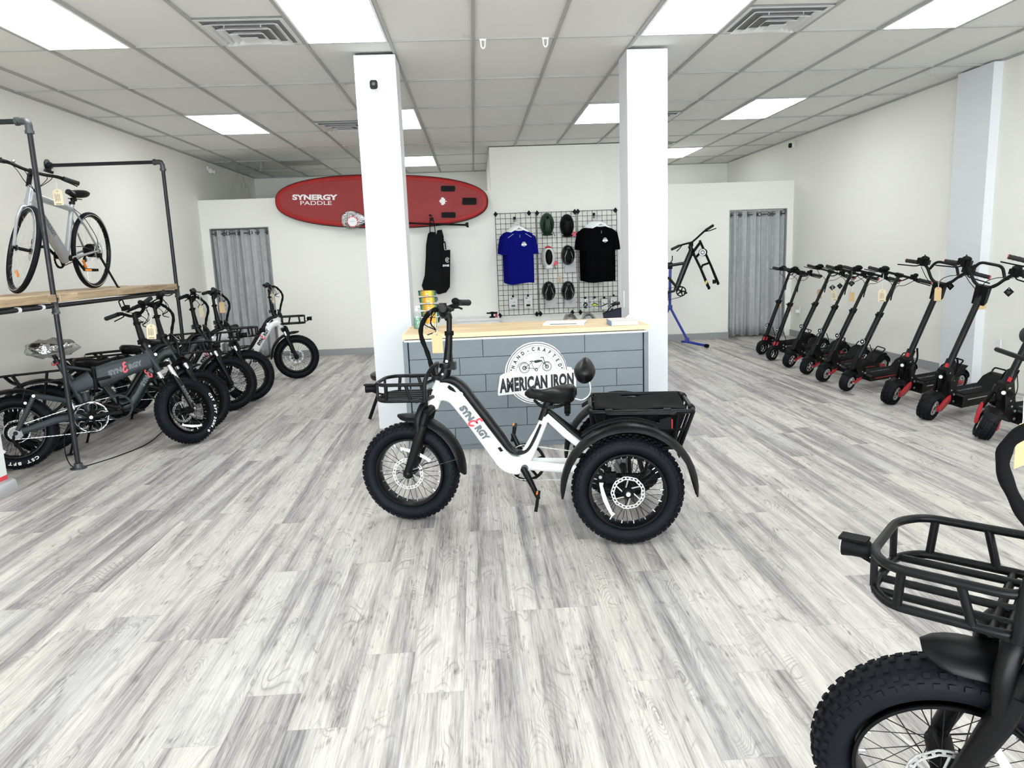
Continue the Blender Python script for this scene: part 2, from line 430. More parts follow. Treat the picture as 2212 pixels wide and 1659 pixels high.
def fit(g, w, h, cx=0, cy=0):
    xs = [v[0] for v in g.v]; ys = [v[1] for v in g.v]
    ax, ay = (w/(max(xs)-min(xs))), (h/(max(ys)-min(ys)))
    mx_, my_ = (max(xs)+min(xs))/2, (max(ys)+min(ys))/2
    g.v = [((x-mx_)*ax+cx, (y-my_)*ay+cy, z) for x, y, z in g.v]; return g
def logo(parent, mx, w, h, dark, key):
    """wordmark SYNERGY with a tall red script E"""
    part('wordmark', lambda: fit(text_geo('SYN', .1, bold=.0085, shear=.1), w*.41, h*.56, -w*.295, -h*.06), dark, parent, mx, key=key+'a')
    part('wordmark', lambda: fit(text_geo('RGY', .1, bold=.0075, shear=.1), w*.41, h*.56, w*.295, -h*.06), dark, parent, mx, key=key+'b')
    def e():
        g = G()
        pts = [(.16, .42), (.04, .5), (-.12, .42), (-.12, .22), (.03, .1), (.14, .1), (.0, .1), (-.2, -.02), (-.24, -.25), (-.1, -.45), (.08, -.38), (.2, -.2)]
        pts = [(x*h*.85+y*h*.18, y*h, .0006) for x, y in pts]
        g.tube(catmull(pts, 4), h*.075, 6, lat=(0, 0, 1), b=h*.075)
        g.v = [(x, y, max(min(z, .0009), 0)) for x, y, z in g.v]
        return g
    part('wordmark', e, M['redtext'], parent, mx, key=key+'c', label='red script letter')

T = Matrix.Translation
def RX(a): return Matrix.Rotation(a, 4, 'X')
def RY(a): return Matrix.Rotation(a, 4, 'Y')
def RZ(a): return Matrix.Rotation(a, 4, 'Z')

# ------------------------------------------------------------------ camera
CAMH = 1.39
f_px, pitch, yaw, roll = 1574.486, .17451, .04518, -.03812
cy_, sy_, cp_, sp_ = math.cos(yaw), math.sin(yaw), math.cos(pitch), math.sin(pitch)
fwd = Vector((sy_*cp_, cy_*cp_, -sp_)); rgt = Vector((cy_, -sy_, 0)); upv = rgt.cross(fwd)
r2 = rgt*math.cos(roll)+upv*math.sin(roll); u2 = -rgt*math.sin(roll)+upv*math.cos(roll)
cam = bpy.data.cameras.new('camera'); camo = bpy.data.objects.new('camera', cam); COL.objects.link(camo)
camo.matrix_world = Matrix(((r2.x, u2.x, -fwd.x, 0), (r2.y, u2.y, -fwd.y, 0), (r2.z, u2.z, -fwd.z, CAMH), (0, 0, 0, 1)))
cam.sensor_width = 36; cam.lens = f_px/2212*36; cam.clip_start = .05; cam.clip_end = 100
SC.camera = camo

# ------------------------------------------------------------------ room
XL, XR, YF, YB, HC = -3.96, 4.87, -4.2, 14.08, 2.962
GX, GY, TW, TL_ = .0702, 5.7222, .6096, 1.2192
struct('floor', G().box(((XL+XR)/2, (YF+YB)/2, -.05), (XR-XL+.6, YB-YF+.6, .1)), M['floor'])
struct('wall_left', G().box((XL-.1, (YF+YB)/2, HC/2), (.2, YB-YF+.4, HC+.2)), M['wall'])
struct('wall_right', G().box((XR+.1, (YF+YB)/2, HC/2), (.2, YB-YF+.4, HC+.2)), M['wall'])
struct('wall_back', G().box(((XL+XR)/2, YB+.1, HC/2), (XR-XL, .2, HC+.2)), M['wall'])
# ceiling: openings for lights and vents are handled by seating those just below the tiles
struct('ceiling', G().box(((XL+XR)/2, (YF+YB)/2, HC+.06), (XR-XL+.4, YB-YF+.4, .1)), M['tile'])
g = G()
i0, i1 = math.ceil((XL-GX)/TW), math.floor((XR-GX)/TW)
for i in range(i0, i1+1): g.box((GX+i*TW, (YF+YB)/2, HC+.004), (.024, YB-YF, .016))
j0, j1 = math.ceil((YF-GY)/TL_), math.floor((YB-GY)/TL_)
for j in range(j0, j1+1): g.box(((XL+XR)/2, GY+j*TL_, HC+.0045), (XR-XL, .013, .014))
struct('trim_ceiling_grid', g, M['tbar'])
g = G()
for x in (XL+.012, XR-.012): g.box((x, (YF+YB)/2, HC+.002), (.024, YB-YF, .02))
g.box(((XL+XR)/2, YB-.012, HC+.002), (XR-XL, .024, .02))
struct('trim_ceiling_edge', g, M['tbar'])

def ceiling_light(i, j, label):
    x, y = GX+(i+.5)*TW, GY+(j+.5)*TL_
    t = thing('ceiling_light', label, 'ceiling light', loc=(x, y, HC), group=None)
    g = G()
    w, l = TW-.03, TL_-.03
    for sx in (-1, 1): g.box((sx*(w/2-.008), 0, .002), (.016, l-.034, .016))
    for sy in (-1, 1): g.box((0, sy*(l/2-.008), .002), (w, .016, .016))
    part('frame', g, M['whitep'], t)
    part('diffuser', G().box((0, 0, .0), (w-.034, l-.034, .014)), M['light'], t)
ceiling_light(-5, -1, 'bright flat ceiling light panel cut by the top left corner of the photo')
ceiling_light(-2, -1, 'large bright ceiling light panel in front of the left white pillar')
ceiling_light(2, -1, 'large bright ceiling light panel in front of the right white pillar')
ceiling_light(5, -1, 'bright ceiling light panel at the upper right, nearest the right wall')
ceiling_light(-5, 2, 'mid room ceiling light panel nearest the left wall')
ceiling_light(-2, 2, 'ceiling light panel partly hidden behind the left pillar, nearer one')
ceiling_light(2, 2, 'ceiling light panel partly hidden behind the right pillar')
ceiling_light(5, 2, 'mid room ceiling light panel near the right wall')
ceiling_light(-2, 5, 'small far ceiling light panel above the red paddle board')
ceiling_light(5, 5, 'small far ceiling light panel beside the right pillar, above the low partition')
for i in (-5, -2, 2, 5): ceiling_light(i, -4, 'ceiling light panel in the front row overhead, above the photo frame'); 
for o in bpy.data.objects:
    if o.get('label', '').endswith('above the photo frame'): o['group'] = 'front row ceiling light panels'

def vent(i, y0, label, full=True):
    x = GX+(i+.5)*TW; t = thing('ceiling_vent', label, 'air vent', loc=(x, y0+TW/2, HC))
    g = G(); S = TW-.03
    g.box((0, 0, .003), (S, S, .006)); part('duct_opening', g, M['ventdark'], t)
    g = G()
    for (w, z, wi, zz) in ((S/2, -.003, S/2-.030, -.003), (.240, -.022, .205, -.004), (.178, -.034, .143, -.010), (.116, -.044, .082, -.020), (.058, -.050, .0, -.046)):
        for a in range(4):
            r = Matrix.Rotation(a*PI/2, 3, 'Z')
            q = [Vector((-w, -w, z)), Vector((w, -w, z)), Vector((wi, -wi, zz)), Vector((-wi, -wi, zz))]
            q2 = [p+Vector((0, 0, -.002)) for p in q]
            g.add([r @ p for p in q+q2], [(0, 1, 2, 3), (7, 6, 5, 4), (0, 4, 5, 1), (1, 5, 6, 2), (2, 6, 7, 3), (3, 7, 4, 0)])
    for sx in (-1, 1):
        for sy in (-1, 1): g.box((sx*.12, sy*.19, -.012), (.006, .006, .024))
    part('louvre', g, M['vent'], t)
vent(-3, GY-TW, 'square white louvred ceiling vent left of the large front left light panel')
vent(3, GY-TW, 'square white louvred ceiling vent right of the front right light panel')
vent(-3, GY+2.5*TL_, 'louvred ceiling vent just left of the left pillar, farther back')
vent(3, GY+2.5*TL_, 'ceiling vent edge showing just right of the right pillar, the nearer one')
vent(4, GY+4.5*TL_, 'ceiling vent edge right of the right pillar beside the small far light')
t = thing('return_air_grille', 'dull grey perforated return air panel in the far left ceiling', 'air vent', loc=(GX-4.5*TW, GY+5*TL_+.32, HC))
part('grille_face', G().box((0, 0, -.002), (TW-.03, TW-.03, .008)), M['returngrille'], t)
g = G()
for sx in (-1, 1): g.box((sx*.285, 0, -.004), (.02, .59, .01)); g.box((0, sx*.285, -.004), (.59, .02, .01))
part('frame', g, M['tbar'], t)
for n, (x, y, lb) in enumerate(((.14, GY-.02, 'white plastic hook on the ceiling grid, left of the pair'), (.60, GY-.02, 'white plastic hook on the ceiling grid, right of the pair'))):
    g = G(); g.box((0, 0, -.004), (.05, .012, .012)); g.tube(rounded([(-.016, 0, -.008), (-.014, 0, -.05), (0, 0, -.066), (.014, 0, -.05), (.016, 0, -.008)], .01), .006, 6)
    o = part('ceiling_hook', g, M['whitep'], mx=T((x, y, HC-.005))); tag(o, lb, 'hook', 'hooks on the ceiling grid')

# pillars, pilaster
def pillar(name, x0, x1, y0, y1):
    struct(name, G().box(((x0+x1)/2, (y0+y1)/2, HC/2-.006), (x1-x0, y1-y0, HC-.012)), M['pillar'])
pillar('wall_pillar_left', -.853, -.535, 6.01, 6.345)
struct('pillar_gap_shade', G().box((-.694, 6.178, HC-.004), (.29, .30, .016)), M['gap'])  # dark block stands in for the shade in the gap above the pillar
pillar('wall_pillar_right', 1.275, 1.600, 6.04, 6.365)
struct('wall_pilaster_right', G().box((4.83, 7.01, HC/2-.004), (.10, .50, HC-.008)), M['pillar'])
# partitions across the back
YP = 11.10
def wallbox(name, x0, x1, z0, z1, y0=YP, y1=YP+.12): struct(name, G().box(((x0+x1)/2, (y0+y1)/2, (z0+z1)/2), (x1-x0, y1-y0, z1-z0)), M['partition'])
PH = 2.345
wallbox('wall_partition_left', -2.984, .297, 0, PH)
wallbox('wall_partition_left_header', -3.84, -2.984, 1.94, PH)
wallbox('wall_partition_left_jamb', XL, -3.84, 0, PH)
wallbox('wall_partition_middle', .297, 2.55, 0, HC-.004)
wallbox('wall_partition_middle_side', .297, .417, 0, HC-.004, YP+.12, YB)
wallbox('wall_partition_middle_far_side', 2.43, 2.55, 0, HC-.004, YP+.12, YB)
wallbox('wall_partition_right', 2.55, 3.884, 0, PH)
wallbox('wall_partition_right_header', 3.884, XR, 1.94, PH)
wallbox('wall_partition_right_jamb', 4.775, XR, 0, 1.94)
wallbox('wall_room_left_side', -2.96, -2.84, 0, PH, YP+.12, YB)
wallbox('wall_room_right_side', 3.76, 3.88, 0, PH, YP+.12, YB)
def base(name, a, b):
    a, b = Vector(a), Vector(b); d = b-a; n = Vector((d.y, -d.x)).normalized()
    g = G(); p = [a, b, b+n*.008, a+n*.008]
    g.prism([(q.x, q.y) for q in p], 0, .095, 'xy'); struct(name, g, M['baseboard'])
base('baseboard_back_left', (-2.984, YP), (.297, YP))
base('baseboard_back_middle', (.297, YP), (2.55, YP))
base('baseboard_back_right', (2.55, YP), (3.884, YP))
base('baseboard_right', (XR, 7.27), (XR, YP)) if False else base('baseboard_right', (XR, YP), (XR, 7.27))
base('baseboard_left', (XL, YF), (XL, YP))
# thin trim strip where the middle partition meets the low one
# shop front behind the viewer: mullions, sill and glass
g = G()
for x in (XL+.03, -1.75, .45, 2.66, XR-.03): g.box((x, YF, HC/2), (.06, .1, HC))
for z in (.04, HC-.04): g.box(((XL+XR)/2, YF, z), (XR-XL, .1, .08))
struct('window_1', g, M['alu'])
struct('window_2', G().box(((XL+XR)/2, YF, HC/2), (XR-XL, .008, HC-.1)), M['glass'])
struct('floor_pavement', G().box((0, YF-6.4, -.08), (24, 12, .1)), M['concrete'])
# dark door frame trims
for n, (x0, x1) in enumerate(((-3.84, -2.984), (3.884, 4.775))):
    g = G(); g.box((x0+.006, YP+.06, .97), (.012, .124, 1.94)); g.box((x1-.006, YP+.06, .97), (.012, .124, 1.94)); g.box(((x0+x1)/2, YP+.06, 1.934), (x1-x0-.024, .124, .012))
    struct('door_%d' % (n+1), g, M['baseboard'])

# ------------------------------------------------------------------ wheels
def tyre_geo(Ro, Ri, w, knobs=0, rows=5, ksize=(.014, .011, .006), seg=72, band=None):
    """tyre centred at origin, axle along y"""
    g = G(); h = Ro-Ri; prof = []
    K = 20
    for k in range(K):
        a = 2*PI*k/K; c, s = math.cos(a), math.sin(a)
        y = w/2*math.copysign(abs(s)**.85, s); r = Ri+h*.5+h*.5*math.copysign(abs(c)**.9, c)
        if c < -.35: y *= .80
        prof.append((r-(.004 if knobs else 0)*(c > 0), y))
    g.lathe(prof, n=seg)
    for k in range(knobs):
        for j in range(rows):
            fr = (j-(rows-1)/2)/((rows-1)/2)
            ph = fr*1.12
            a = 2*PI*(k+(.5 if j % 2 else 0))/knobs
            rr = Ri+h*.5+h*.5*math.copysign(abs(math.cos(ph))**.9, math.cos(ph))-.003
            yy = w/2*math.copysign(abs(math.sin(ph))**.85, math.sin(ph)) if abs(fr) > 1e-6 else 0
            # local frame: tangential, lateral-ish, normal
            er = Vector((math.cos(a), 0, -math.sin(a))); et = Vector((-math.sin(a), 0, -math.cos(a))); ey = Vector((0, 1, 0))
            nrm = (er*math.cos(ph)+ey*math.sin(ph)*1.0).normalized(); bi = et.cross(nrm)
            rot = Matrix((et, bi, nrm)).transposed()
            g.box(er*rr+ey*yy+nrm*ksize[2]*.3, ksize, rot)
    return g
def rim_geo(Ri, w, hub_r=.028, hub_w=.10, seg=56):
    g = G(); a = w*.40
    g.lathe([(Ri+.006, -a), (Ri+.006, -a+.006), (Ri-.004, -a+.012), (Ri-.006, 0), (Ri-.004, a-.012), (Ri+.006, a-.006), (Ri+.006, a), (Ri-.002, a), (Ri-.007, a-.010), (Ri-.009, 0), (Ri-.007, -a+.010), (Ri-.002, -a)], n=seg)
    g.lathe([(1e-4, -hub_w/2-.02), (.010, -hub_w/2-.02), (.010, -hub_w/2), (hub_r, -hub_w/2), (hub_r, -hub_w/2+.008), (hub_r*.6, -hub_w/2+.014), (hub_r*.6, hub_w/2-.014), (hub_r, hub_w/2-.008), (hub_r, hub_w/2), (.010, hub_w/2), (.010, hub_w/2+.02), (1e-4, hub_w/2+.02)], n=20, closed=False)
    return g
def spokes_geo(Ri, hub_r=.026, hub_w=.09, n=36, r=.0014, w=.03):
    g = G()
    for k in range(n):
        side = 1 if k % 2 else -1; a = 2*PI*k/n; b = a+(.55 if (k//2) % 2 else -.55)
        p0 = Vector((math.cos(b)*hub_r, side*hub_w/2, math.sin(b)*hub_r)); p1 = Vector((math.cos(a)*(Ri-.007), -side*w*.3, math.sin(a)*(Ri-.007)))
        g.tube([p0, p1], r, 4, cap=False)
    return g
def nipples_geo(Ri, n=36, w=.03):
    g = G()
    for k in range(n):
        side = 1 if k % 2 else -1; a = 2*PI*k/n; d = Vector((math.cos(a), 0, math.sin(a)))
        g.tube([d*(Ri-.024)+Vector((0, -side*w*.25, 0)), d*(Ri-.007)+Vector((0, -side*w*.3, 0))], .0026, 5)
    return g
def rotor_geo(ro=.082, n=24):
    g = G(); t = .0022
    for k in range(n):
        a0 = 2*PI*k/n
        for (ra, rb) in ((ro-.017, ro-.012), (ro-.005, ro)):
            vs = []
            for y in (-t/2, t/2):
                for (rr, aa) in ((ra, a0), (rb, a0), (rb, a0+2*PI/n), (ra, a0+2*PI/n)):
                    wob = .0018*math.cos(aa*9)
                    vs.append(((rr+wob)*math.cos(aa), y, (rr+wob)*math.sin(aa)))
            g.add(vs, [(0, 1, 2, 3), (7, 6, 5, 4), (0, 4, 5, 1), (2, 6, 7, 3), (1, 5, 6, 2), (0, 3, 7, 4)])
        a = a0+PI/n
        g.box((math.cos(a)*(ro-.0085), 0, math.sin(a)*(ro-.0085)), (.009, t, .0075), Matrix.Rotation(-a, 3, 'Y'))
    for k in range(6):
        a = 2*PI*k/6; b = a+.55
        g.tube([(math.cos(a)*.022, 0, math.sin(a)*.022), (math.cos(b)*(ro-.015), 0, math.sin(b)*(ro-.015))], .004, 4, lat=(0, 1, 0)) if False else g.tube([(math.cos(a)*.022, 0, math.sin(a)*.022), (math.cos(b)*(ro-.015), 0, math.sin(b)*(ro-.015))], .0035, 4)
    g.ring((0, 0, 0), (0, 1, 0), .028, .016, t*1.3, 20)
    return g
def arc_text(s, rad, size, a0, step, y, sgn=1):
    """raised letters on a tyre sidewall, axle along y; sgn=+1 seen from -y"""
    g = G()
    for i, ch in enumerate(s):
        if ch == ' ': continue
        t = text_geo(ch, size, ext=.0012, bold=size*.03, sx=1.25)
        a = a0+step*i
        d = Vector((math.cos(a), 0, math.sin(a)))*sgn if False else Vector((math.cos(a), 0, math.sin(a)))
        up = d
        x = Vector((math.sin(a), 0, -math.cos(a)))
        # readable from outside: x cross up must face the viewer
        z = x.cross(up)
        if z.y*sgn < 0: x = -x
        mx = frame_mx(d*rad+Vector((0, y, 0)), x, up)
        t.xf(mx); g.add(t.v, t.f)
    return g
def fat_wheel(parent, mx, rotor_side=1, R_=.267, Ri=.178, w=.104, hub_r=.030, hub_w=.11, knobs=54, rows=6, rotor=.085, reflector=None, motor=False, text=None, spin=0.):
    k = f'w{R_:.3f}{Ri:.3f}{w:.3f}{knobs}{rows}'
    wl = part('wheel_rim', lambda: rim_geo(Ri, w, hub_r, hub_w), M['rim'], parent, mx, key=k+f'rim{hub_r}{hub_w}')
    part('tyre', lambda: tyre_geo(R_, Ri, w, knobs, rows), M['rubber'], wl, key=k+'tyre')
    part('spokes', lambda: mesh2('spokes', [(spokes_geo(Ri, hub_r*.95, hub_w*.9), M['spoke']), (nipples_geo(Ri), M['steel'])]), M['spoke'], wl, key=k+f'sp{hub_r}{hub_w}')
    if rotor: part('brake_rotor', lambda: rotor_geo(rotor), M['rotor'], wl, T((0, rotor_side*(hub_w/2+.006), 0)), key=f'rot{rotor}')
    part('hub_cap', lambda: G().lathe([(1e-4, hub_w/2+.018), (.020, hub_w/2+.018), (.028, hub_w/2+.008), (.028, -hub_w/2-.008), (.020, -hub_w/2-.018), (1e-4, -hub_w/2-.018)], n=24, closed=False), M['matte'], wl, key=k+f'cap{hub_w}')
    if motor: part('hub_motor', lambda: G().lathe([(1e-4, -.045), (.055, -.045), (.072, -.030), (.075, 0), (.072, .030), (.055, .045), (1e-4, .045)], n=32, closed=False), M['matte'], wl, key='motor')
    if reflector is not None:
        a, rr, yy = reflector
        def rf():
            g = G(); pts = [(-.085, -.006), (-.07, .0), (-.045, .003), (0, .006), (.045, .003), (.07, .0), (.085, -.006)]
            g.tube([(x, 0, z) for x, z in pts], [.004]*7, 4, lat=(0, 1, 0), b=[.014, .010, .012, .014, .012, .010, .014]); return g
        part('reflector', rf, M['reflect'], wl, RY(-a) @ T((0, yy, rr)), key='reflector')
    if text: part('tyre_lettering', arc_text(*text), M['whitetext'], wl)
    return wl

# ------------------------------------------------------------------ fat bike, local x forward, y left, z up; rear axle above the origin
HUB = Vector((1.135, 0, .267)); AX0 = Vector((1.010, 0, .585))   # steering axis through AX0
AXD = Vector((-.375, 0, .927)).normalized()
def steer_mx(a): return T(AX0) @ Matrix.Rotation(a, 4, AXD) @ T(-AX0)
def along(s): return AX0+AXD*s
def fork_geo():
    g = G()
    for sy in (-1, 1):
        g.tube([(1.012, sy*.076, .60), (1.040, sy*.078, .52)], .017, 10)
        g.tube([(1.030, sy*.078, .535), (1.062, sy*.079, .455), (1.128, sy*.079, .285)], [.023, .027, .020], 18)
        g.ell((1.133, sy*.072, .270), (.022, .016, .024), 10, 8)
    g.tube(rounded([(1.058, -.084, .47), (1.062, -.084, .56), (1.040, -.05, .625), (1.030, 0, .635), (1.040, .05, .625), (1.062, .084, .56), (1.058, .084, .47)], .05, 6), [.016, .020, .022, .022, .022, .020, .016], 14)
    g.tube([(1.008, -.092, .600), (.998, 0, .612), (1.008, .092, .600)], .020, 8, lat=(0, 1, 0), b=.022) if False else g.tube([(1.008, -.088, .600), (.996, -.04, .615), (.996, .04, .615), (1.008, .088, .600)], .021, 10)
    return g
def stanchion_geo():
    g = G()
    for sy in (-1, 1): g.tube([(1.018, sy*.0765, .585), (1.046, sy*.078, .515)], .0185, 12)
    return g
def fender_geo(c, rad, a0, a1, hw, depth=.03, flare=.0, n=22, th=.002):
    """open channel mudguard following an arc; angles measured from +x up (deg)"""
    g = G(); K = 9; vs = []
    for i in range(n+1):
        a = R(a0+(a1-a0)*i/n); d = Vector((math.cos(a), 0, math.sin(a)))
        tap = 1.
        if i < 3: tap = (.30, .76, .94)[i]
        if i > n-3: tap = (.94, .76, .30)[i-(n-2)]
        for k in range(K):
            t = -1+2*k/(K-1)
            for th_ in (0, th):
                vs.append(Vector(c)+d*(rad-depth*abs(t)**2.6*tap+flare*(i/n)+th_)+Vector((0, t*hw*tap, 0)))
    fs = []
    W2 = K*2
    for i in range(n):
        for k in range(K-1):
            a = i*W2+2*k; b = (i+1)*W2+2*k
            fs += [(a, a+2, b+2, b), (a+1, b+1, b+3, a+3)]
        a = i*W2; b = a+W2
        fs += [(a, b, b+1, a+1), (a+2*K-2, a+2*K-1, b+2*K-1, b+2*K-2)]
    for i in (0, n):
        for k in range(K-1):
            a = i*W2+2*k; fs.append((a, a+1, a+3, a+2))
    return g.add(vs, fs)
def saddle_geo(L_=.27, W=.19, H_=.085):
    g = G(); m = 18; vs = []
    ts = [0, .012, .04, .09, .16, .24, .32, .40, .48, .56, .64, .72, .80, .87, .93, .97, .99, 1.]
    for t in ts:
        x = .5*L_-t*L_
        e = min(1, max(.12, t/.09))**.5 * min(1, max(.15, (1-t)/.09))**.5   # rounded nose and tail
        u = min(1, max(0, (t-.34)/.40)); u = u*u*(3-2*u)
        w = W/2*(.36+.64*u)*e
        zt = .020+.014*max(0, (t-.45)/.55)-(.012*math.exp(-((t-.33)/.15)**2))
        hb = H_*(.50+.52*min(1, max(0, (t-.25)/.35)))*e; ht = .022*e
        for k in range(m):
            a = 2*PI*k/m; c, s = math.cos(a), math.sin(a)
            y = w*math.copysign(abs(c)**.75, c); z = zt-.012*(1-e) + (ht*s if s > 0 else hb*s*.8) - (.010*(abs(c)**3) if s > 0 else 0)
            vs.append((x, y, z))
    n = len(ts)-1
    fs = [(i*m+k, i*m+(k+1) % m, (i+1)*m+(k+1) % m, (i+1)*m+k) for i in range(n) for k in range(m)]
    fs += [tuple(range(m-1, -1, -1)), tuple(n*m+k for k in range(m))]
    return g.add(vs, fs)
def rails_geo():
    g = G()
    for sy in (-1, 1): g.tube(rounded([(.09, sy*.02, -.022), (.05, sy*.022, -.062), (-.04, sy*.022, -.062), (-.09, sy*.03, -.035)], .02), .0042, 6)
    g.box((0, 0, -.060), (.035, .052, .018)); return g
def springs_geo(sy):
    g = G()
    if 1:
        for k in range(5): g.lathe([(.010, -.004), (.017, -.002), (.017, .002), (.010, .004)], (-.085, sy*.045, -.05-.009*k), (0, 0, 1), 12)
        g.tube([(-.085, sy*.045, -.04), (-.085, sy*.045, -.10)], .011, 8)
    return g
def bars_geo(clamp, rise=.055, half=.30, back=.038, fwd_=.03):
    g = G(); c = Vector(clamp)
    g.tube(rounded([c+Vector((-back, -half, rise*.85)), c+Vector((fwd_*.2, -.16, rise)), c+Vector((fwd_, -.07, 0)), c+Vector((fwd_, .07, 0)), c+Vector((fwd_*.2, .16, rise)), c+Vector((-back, half, rise*.85))], .05, 5), .0125, 8)
    return g
def grip_geo(c, s, half=.30, back=.038, rise=.055, ln=.115):
    g = G(); c = Vector(c); e = c+Vector((-back, s*half, rise*.85)); d = (c+Vector((.006, s*.16, rise))-e).normalized()
    rot = d
    prof = [(1e-4, 0), (.017, 0), (.0185, .004), (.0175, .012)]
    y = .012
    while y < ln-.01:
        prof += [(.0155, y+.002), (.0175, y+.004), (.0175, y+.009)]; y += .011
    prof += [(.019, ln-.004), (.019, ln), (1e-4, ln)]
    return g.lathe(prof, e, d, 14, closed=False)
def lever_geo(c, s, half=.30, rise=.055):
    g = G(); c = Vector(c); p = c+Vector((-.012, s*.165, rise))
    g.box(p+Vector((.012, 0, -.004)), (.038, .026, .022))
    g.tube(rounded([p+Vector((.02, -s*.0, -.006)), p+Vector((.058, s*.025, -.018)), p+Vector((.052, s*.075, -.022)), p+Vector((.038, s*.135, -.03))], .02), .0048, 6)
    return g
def shifter_geo(c, s, rise=.055):
    g = G(); c = Vector(c); p = c+Vector((-.005, s*.12, rise-.002))
    g.ell(p+Vector((0, 0, .012)), (.022, .016, .018), 12, 8); g.box(p+Vector((0, 0, -.016)), (.03, .022, .024)); g.tube([p+Vector((-.005, 0, -.018)), p+Vector((-.028, s*.03, -.032))], .0055, 6)
    return g
def basket_geo(top=True):
    """front carrier: rim, floor hoop, posts, slats and rear loop"""
    rt = .0095; x0, x1, w0 = 1.018, 1.268, .146
    zt, zb = .763, .678
    def hoop(z, inset=0.):
        return rounded([(.985, -.035, z), (x0-.012, -w0+inset, z), (x1-.045, -w0+inset, z), (x1, -w0*.62+inset, z), (x1, w0*.62-inset, z), (x1-.045, w0-inset, z), (x0-.012, w0-inset, z), (.985, .035, z)], .035, 5)
    g = G()
    g.tube(hoop(zt), rt, 12); g.tube(hoop(zb, .008), rt, 12)
    for sy in (-1, 1):
        # tall rear loop legs
        g.tube(rounded([(x0-.012, sy*(w0-.004), zb-.008), (x0-.016, sy*(w0-.004), zt+.02), (x0-.045, sy*w0*.6, zt+.075), (x0-.052, 0, zt+.082)], .05, 5), rt*1.15, 14)
        for xa, xb in ((1.100, 1.078), (1.200, 1.208)):
            g.tube([(xa, sy*w0, zt), (xb, sy*(w0-.008), zb)], .009, 12)
        g.tube([(x1, sy*.075, zt), (x1, sy*.075, zb)], .0075, 6)
    for y in (-.09, -.03, .03, .09): g.tube([(x0+.0, y, zb), (x1-.002, y, zb)], .0085, 8)
    for x in (x0+.004, x0+.03): g.tube([(x, -w0+.006, zb-.004), (x, w0-.006, zb-.004)], .009, 8)
    g.box((.985, 0, .70), (.06, .05, .03)); g.box((.965, 0, .775), (.05, .045, .02))
    g.tube([(x0-.045, 0, zt+.08), (.965, 0, .79)], .01, 6)
    return g
def cable_sleeve_geo(clamp, low=(.972, .0, .775), bulge=0.):
    g = G(); c = Vector(clamp); B = bulge
    pts = [c+Vector((.0, .09, .02)), c+Vector((.07, .06, .03)), c+Vector((.135+B, .03, -.03)), c+Vector((.155+B*1.1, .015, -.10)), c+Vector((.125+B*.9, .012, -.20)), Vector(low)+Vector((.012, .01, .04)), Vector(low)]
    P = catmull(pts, 9); n = len(P)
    rs = [.0120*(1+.10*math.sin(i*1.1)) for i in range(n)]
    return g.tube(P, rs, 12)
def wires_geo(clamp):
    g = G(); c = Vector(clamp)
    for y, d in ((-.12, .05), (-.06, .08), (.14, .06), (.10, .1)):
        g.tube(catmull([c+Vector((.0, y, .05)), c+Vector((d, y*.8, .02)), c+Vector((d+.03, y*.4, -.04)), c+Vector((.07, .02, -.08)), c+Vector((.0, .0, -.18)) if False else c+Vector((.12, .02, -.10))], 5), .0028, 5)
    return g
def steptube():
    """hydroformed step-through main frame in side view"""
    g = G()
    # head tube lug + curved down tube: centre line with in-plane half heights
    cl = [(.958, .705, .058), (.920, .700, .052), (.872, .672, .046), (.820, .605, .044), (.760, .520, .044), (.700, .430, .044), (.655, .365, .046), (.612, .312, .050), (.560, .296, .052), (.510, .315, .040)]
    P = catmull([(x, 0, z) for x, z, h in cl], 4); hs = []
    for i in range(len(P)):
        t = i/(len(P)-1)*(len(cl)-1); k = min(int(t), len(cl)-2); u = t-k; hs.append(cl[k][2]*(1-u)+cl[k+1][2]*u)
    g.tube(P, .042, 14, lat=(0, 1, 0), b=hs, power=3.2)
    # head tube barrel
    g.tube([(.9985, 0, .618), (.985, 0, .650), (.968, 0, .692), (.943, 0, .755)], [.034, .034, .036, .031], 16)
    # seat tube (lower, painted)
    g.tube([(.528, 0, .305), (.485, 0, .385), (.438, 0, .475), (.400, 0, .555)], .024, 12, lat=(0, 1, 0), b=[.04, .034, .026, .022], power=2.6)
    # bb shell
    g.tube([(.516, -.045, .290), (.516, .045, .290)], .03, 16)
    return g
def stays_geo(rear_y=.075, zc=.267, trike=False):
    g = G()
    for sy in (-1, 1):
        if trike:
            g.tube([(.50, sy*.030, .300), (.36, sy*.05, .292), (.16, sy*.075, .285)], .014, 10, lat=(0, 1, 0), b=[.026, .024, .020])
            g.tube([(.395, sy*.012, .560), (.30, sy*.05, .475), (.12, sy*.09, .335)], .013, 10, lat=(0, 1, 0), b=.019)
        else:
            g.tube([(.50, sy*.030, .300), (.36, sy*.062, .292), (.20, sy*.076, .280), (0, sy*.078, .267)], .012, 10, lat=(0, 1, 0), b=[.026, .022, .016, .013])
            g.tube([(.40, sy*.014, .560), (.30, sy*.062, .490), (.10, sy*.078, .335), (0, sy*.078, .267)], .011, 10)
    return g
def crank_geo():
    g = G(); g.lathe([(.0935, -.0015), (.099, -.0015), (.099, .0015), (.0935, .0015)], (.516, -.056, .290), n=44)
    for k in range(40):
        a = 2*PI*k/40; g.box((.516+.101*math.cos(a), -.056, .290+.101*math.sin(a)), (.006, .003, .006), Matrix.Rotation(-a, 3, 'Y'))
    for k in range(5):
        a = 2*PI*k/5+.3; g.tube([(.516, -.056, .29), (.516+.095*math.cos(a), -.056, .29+.095*math.sin(a))], .008, 4)
    g.ring((.516, -.056, .29), (0, 1, 0), .034, .005, .004, 20)
    return g
def chainguard_geo(): return G().ring((.516, -.064, .290), (0, 1, 0), .106, .090, .004, 44)
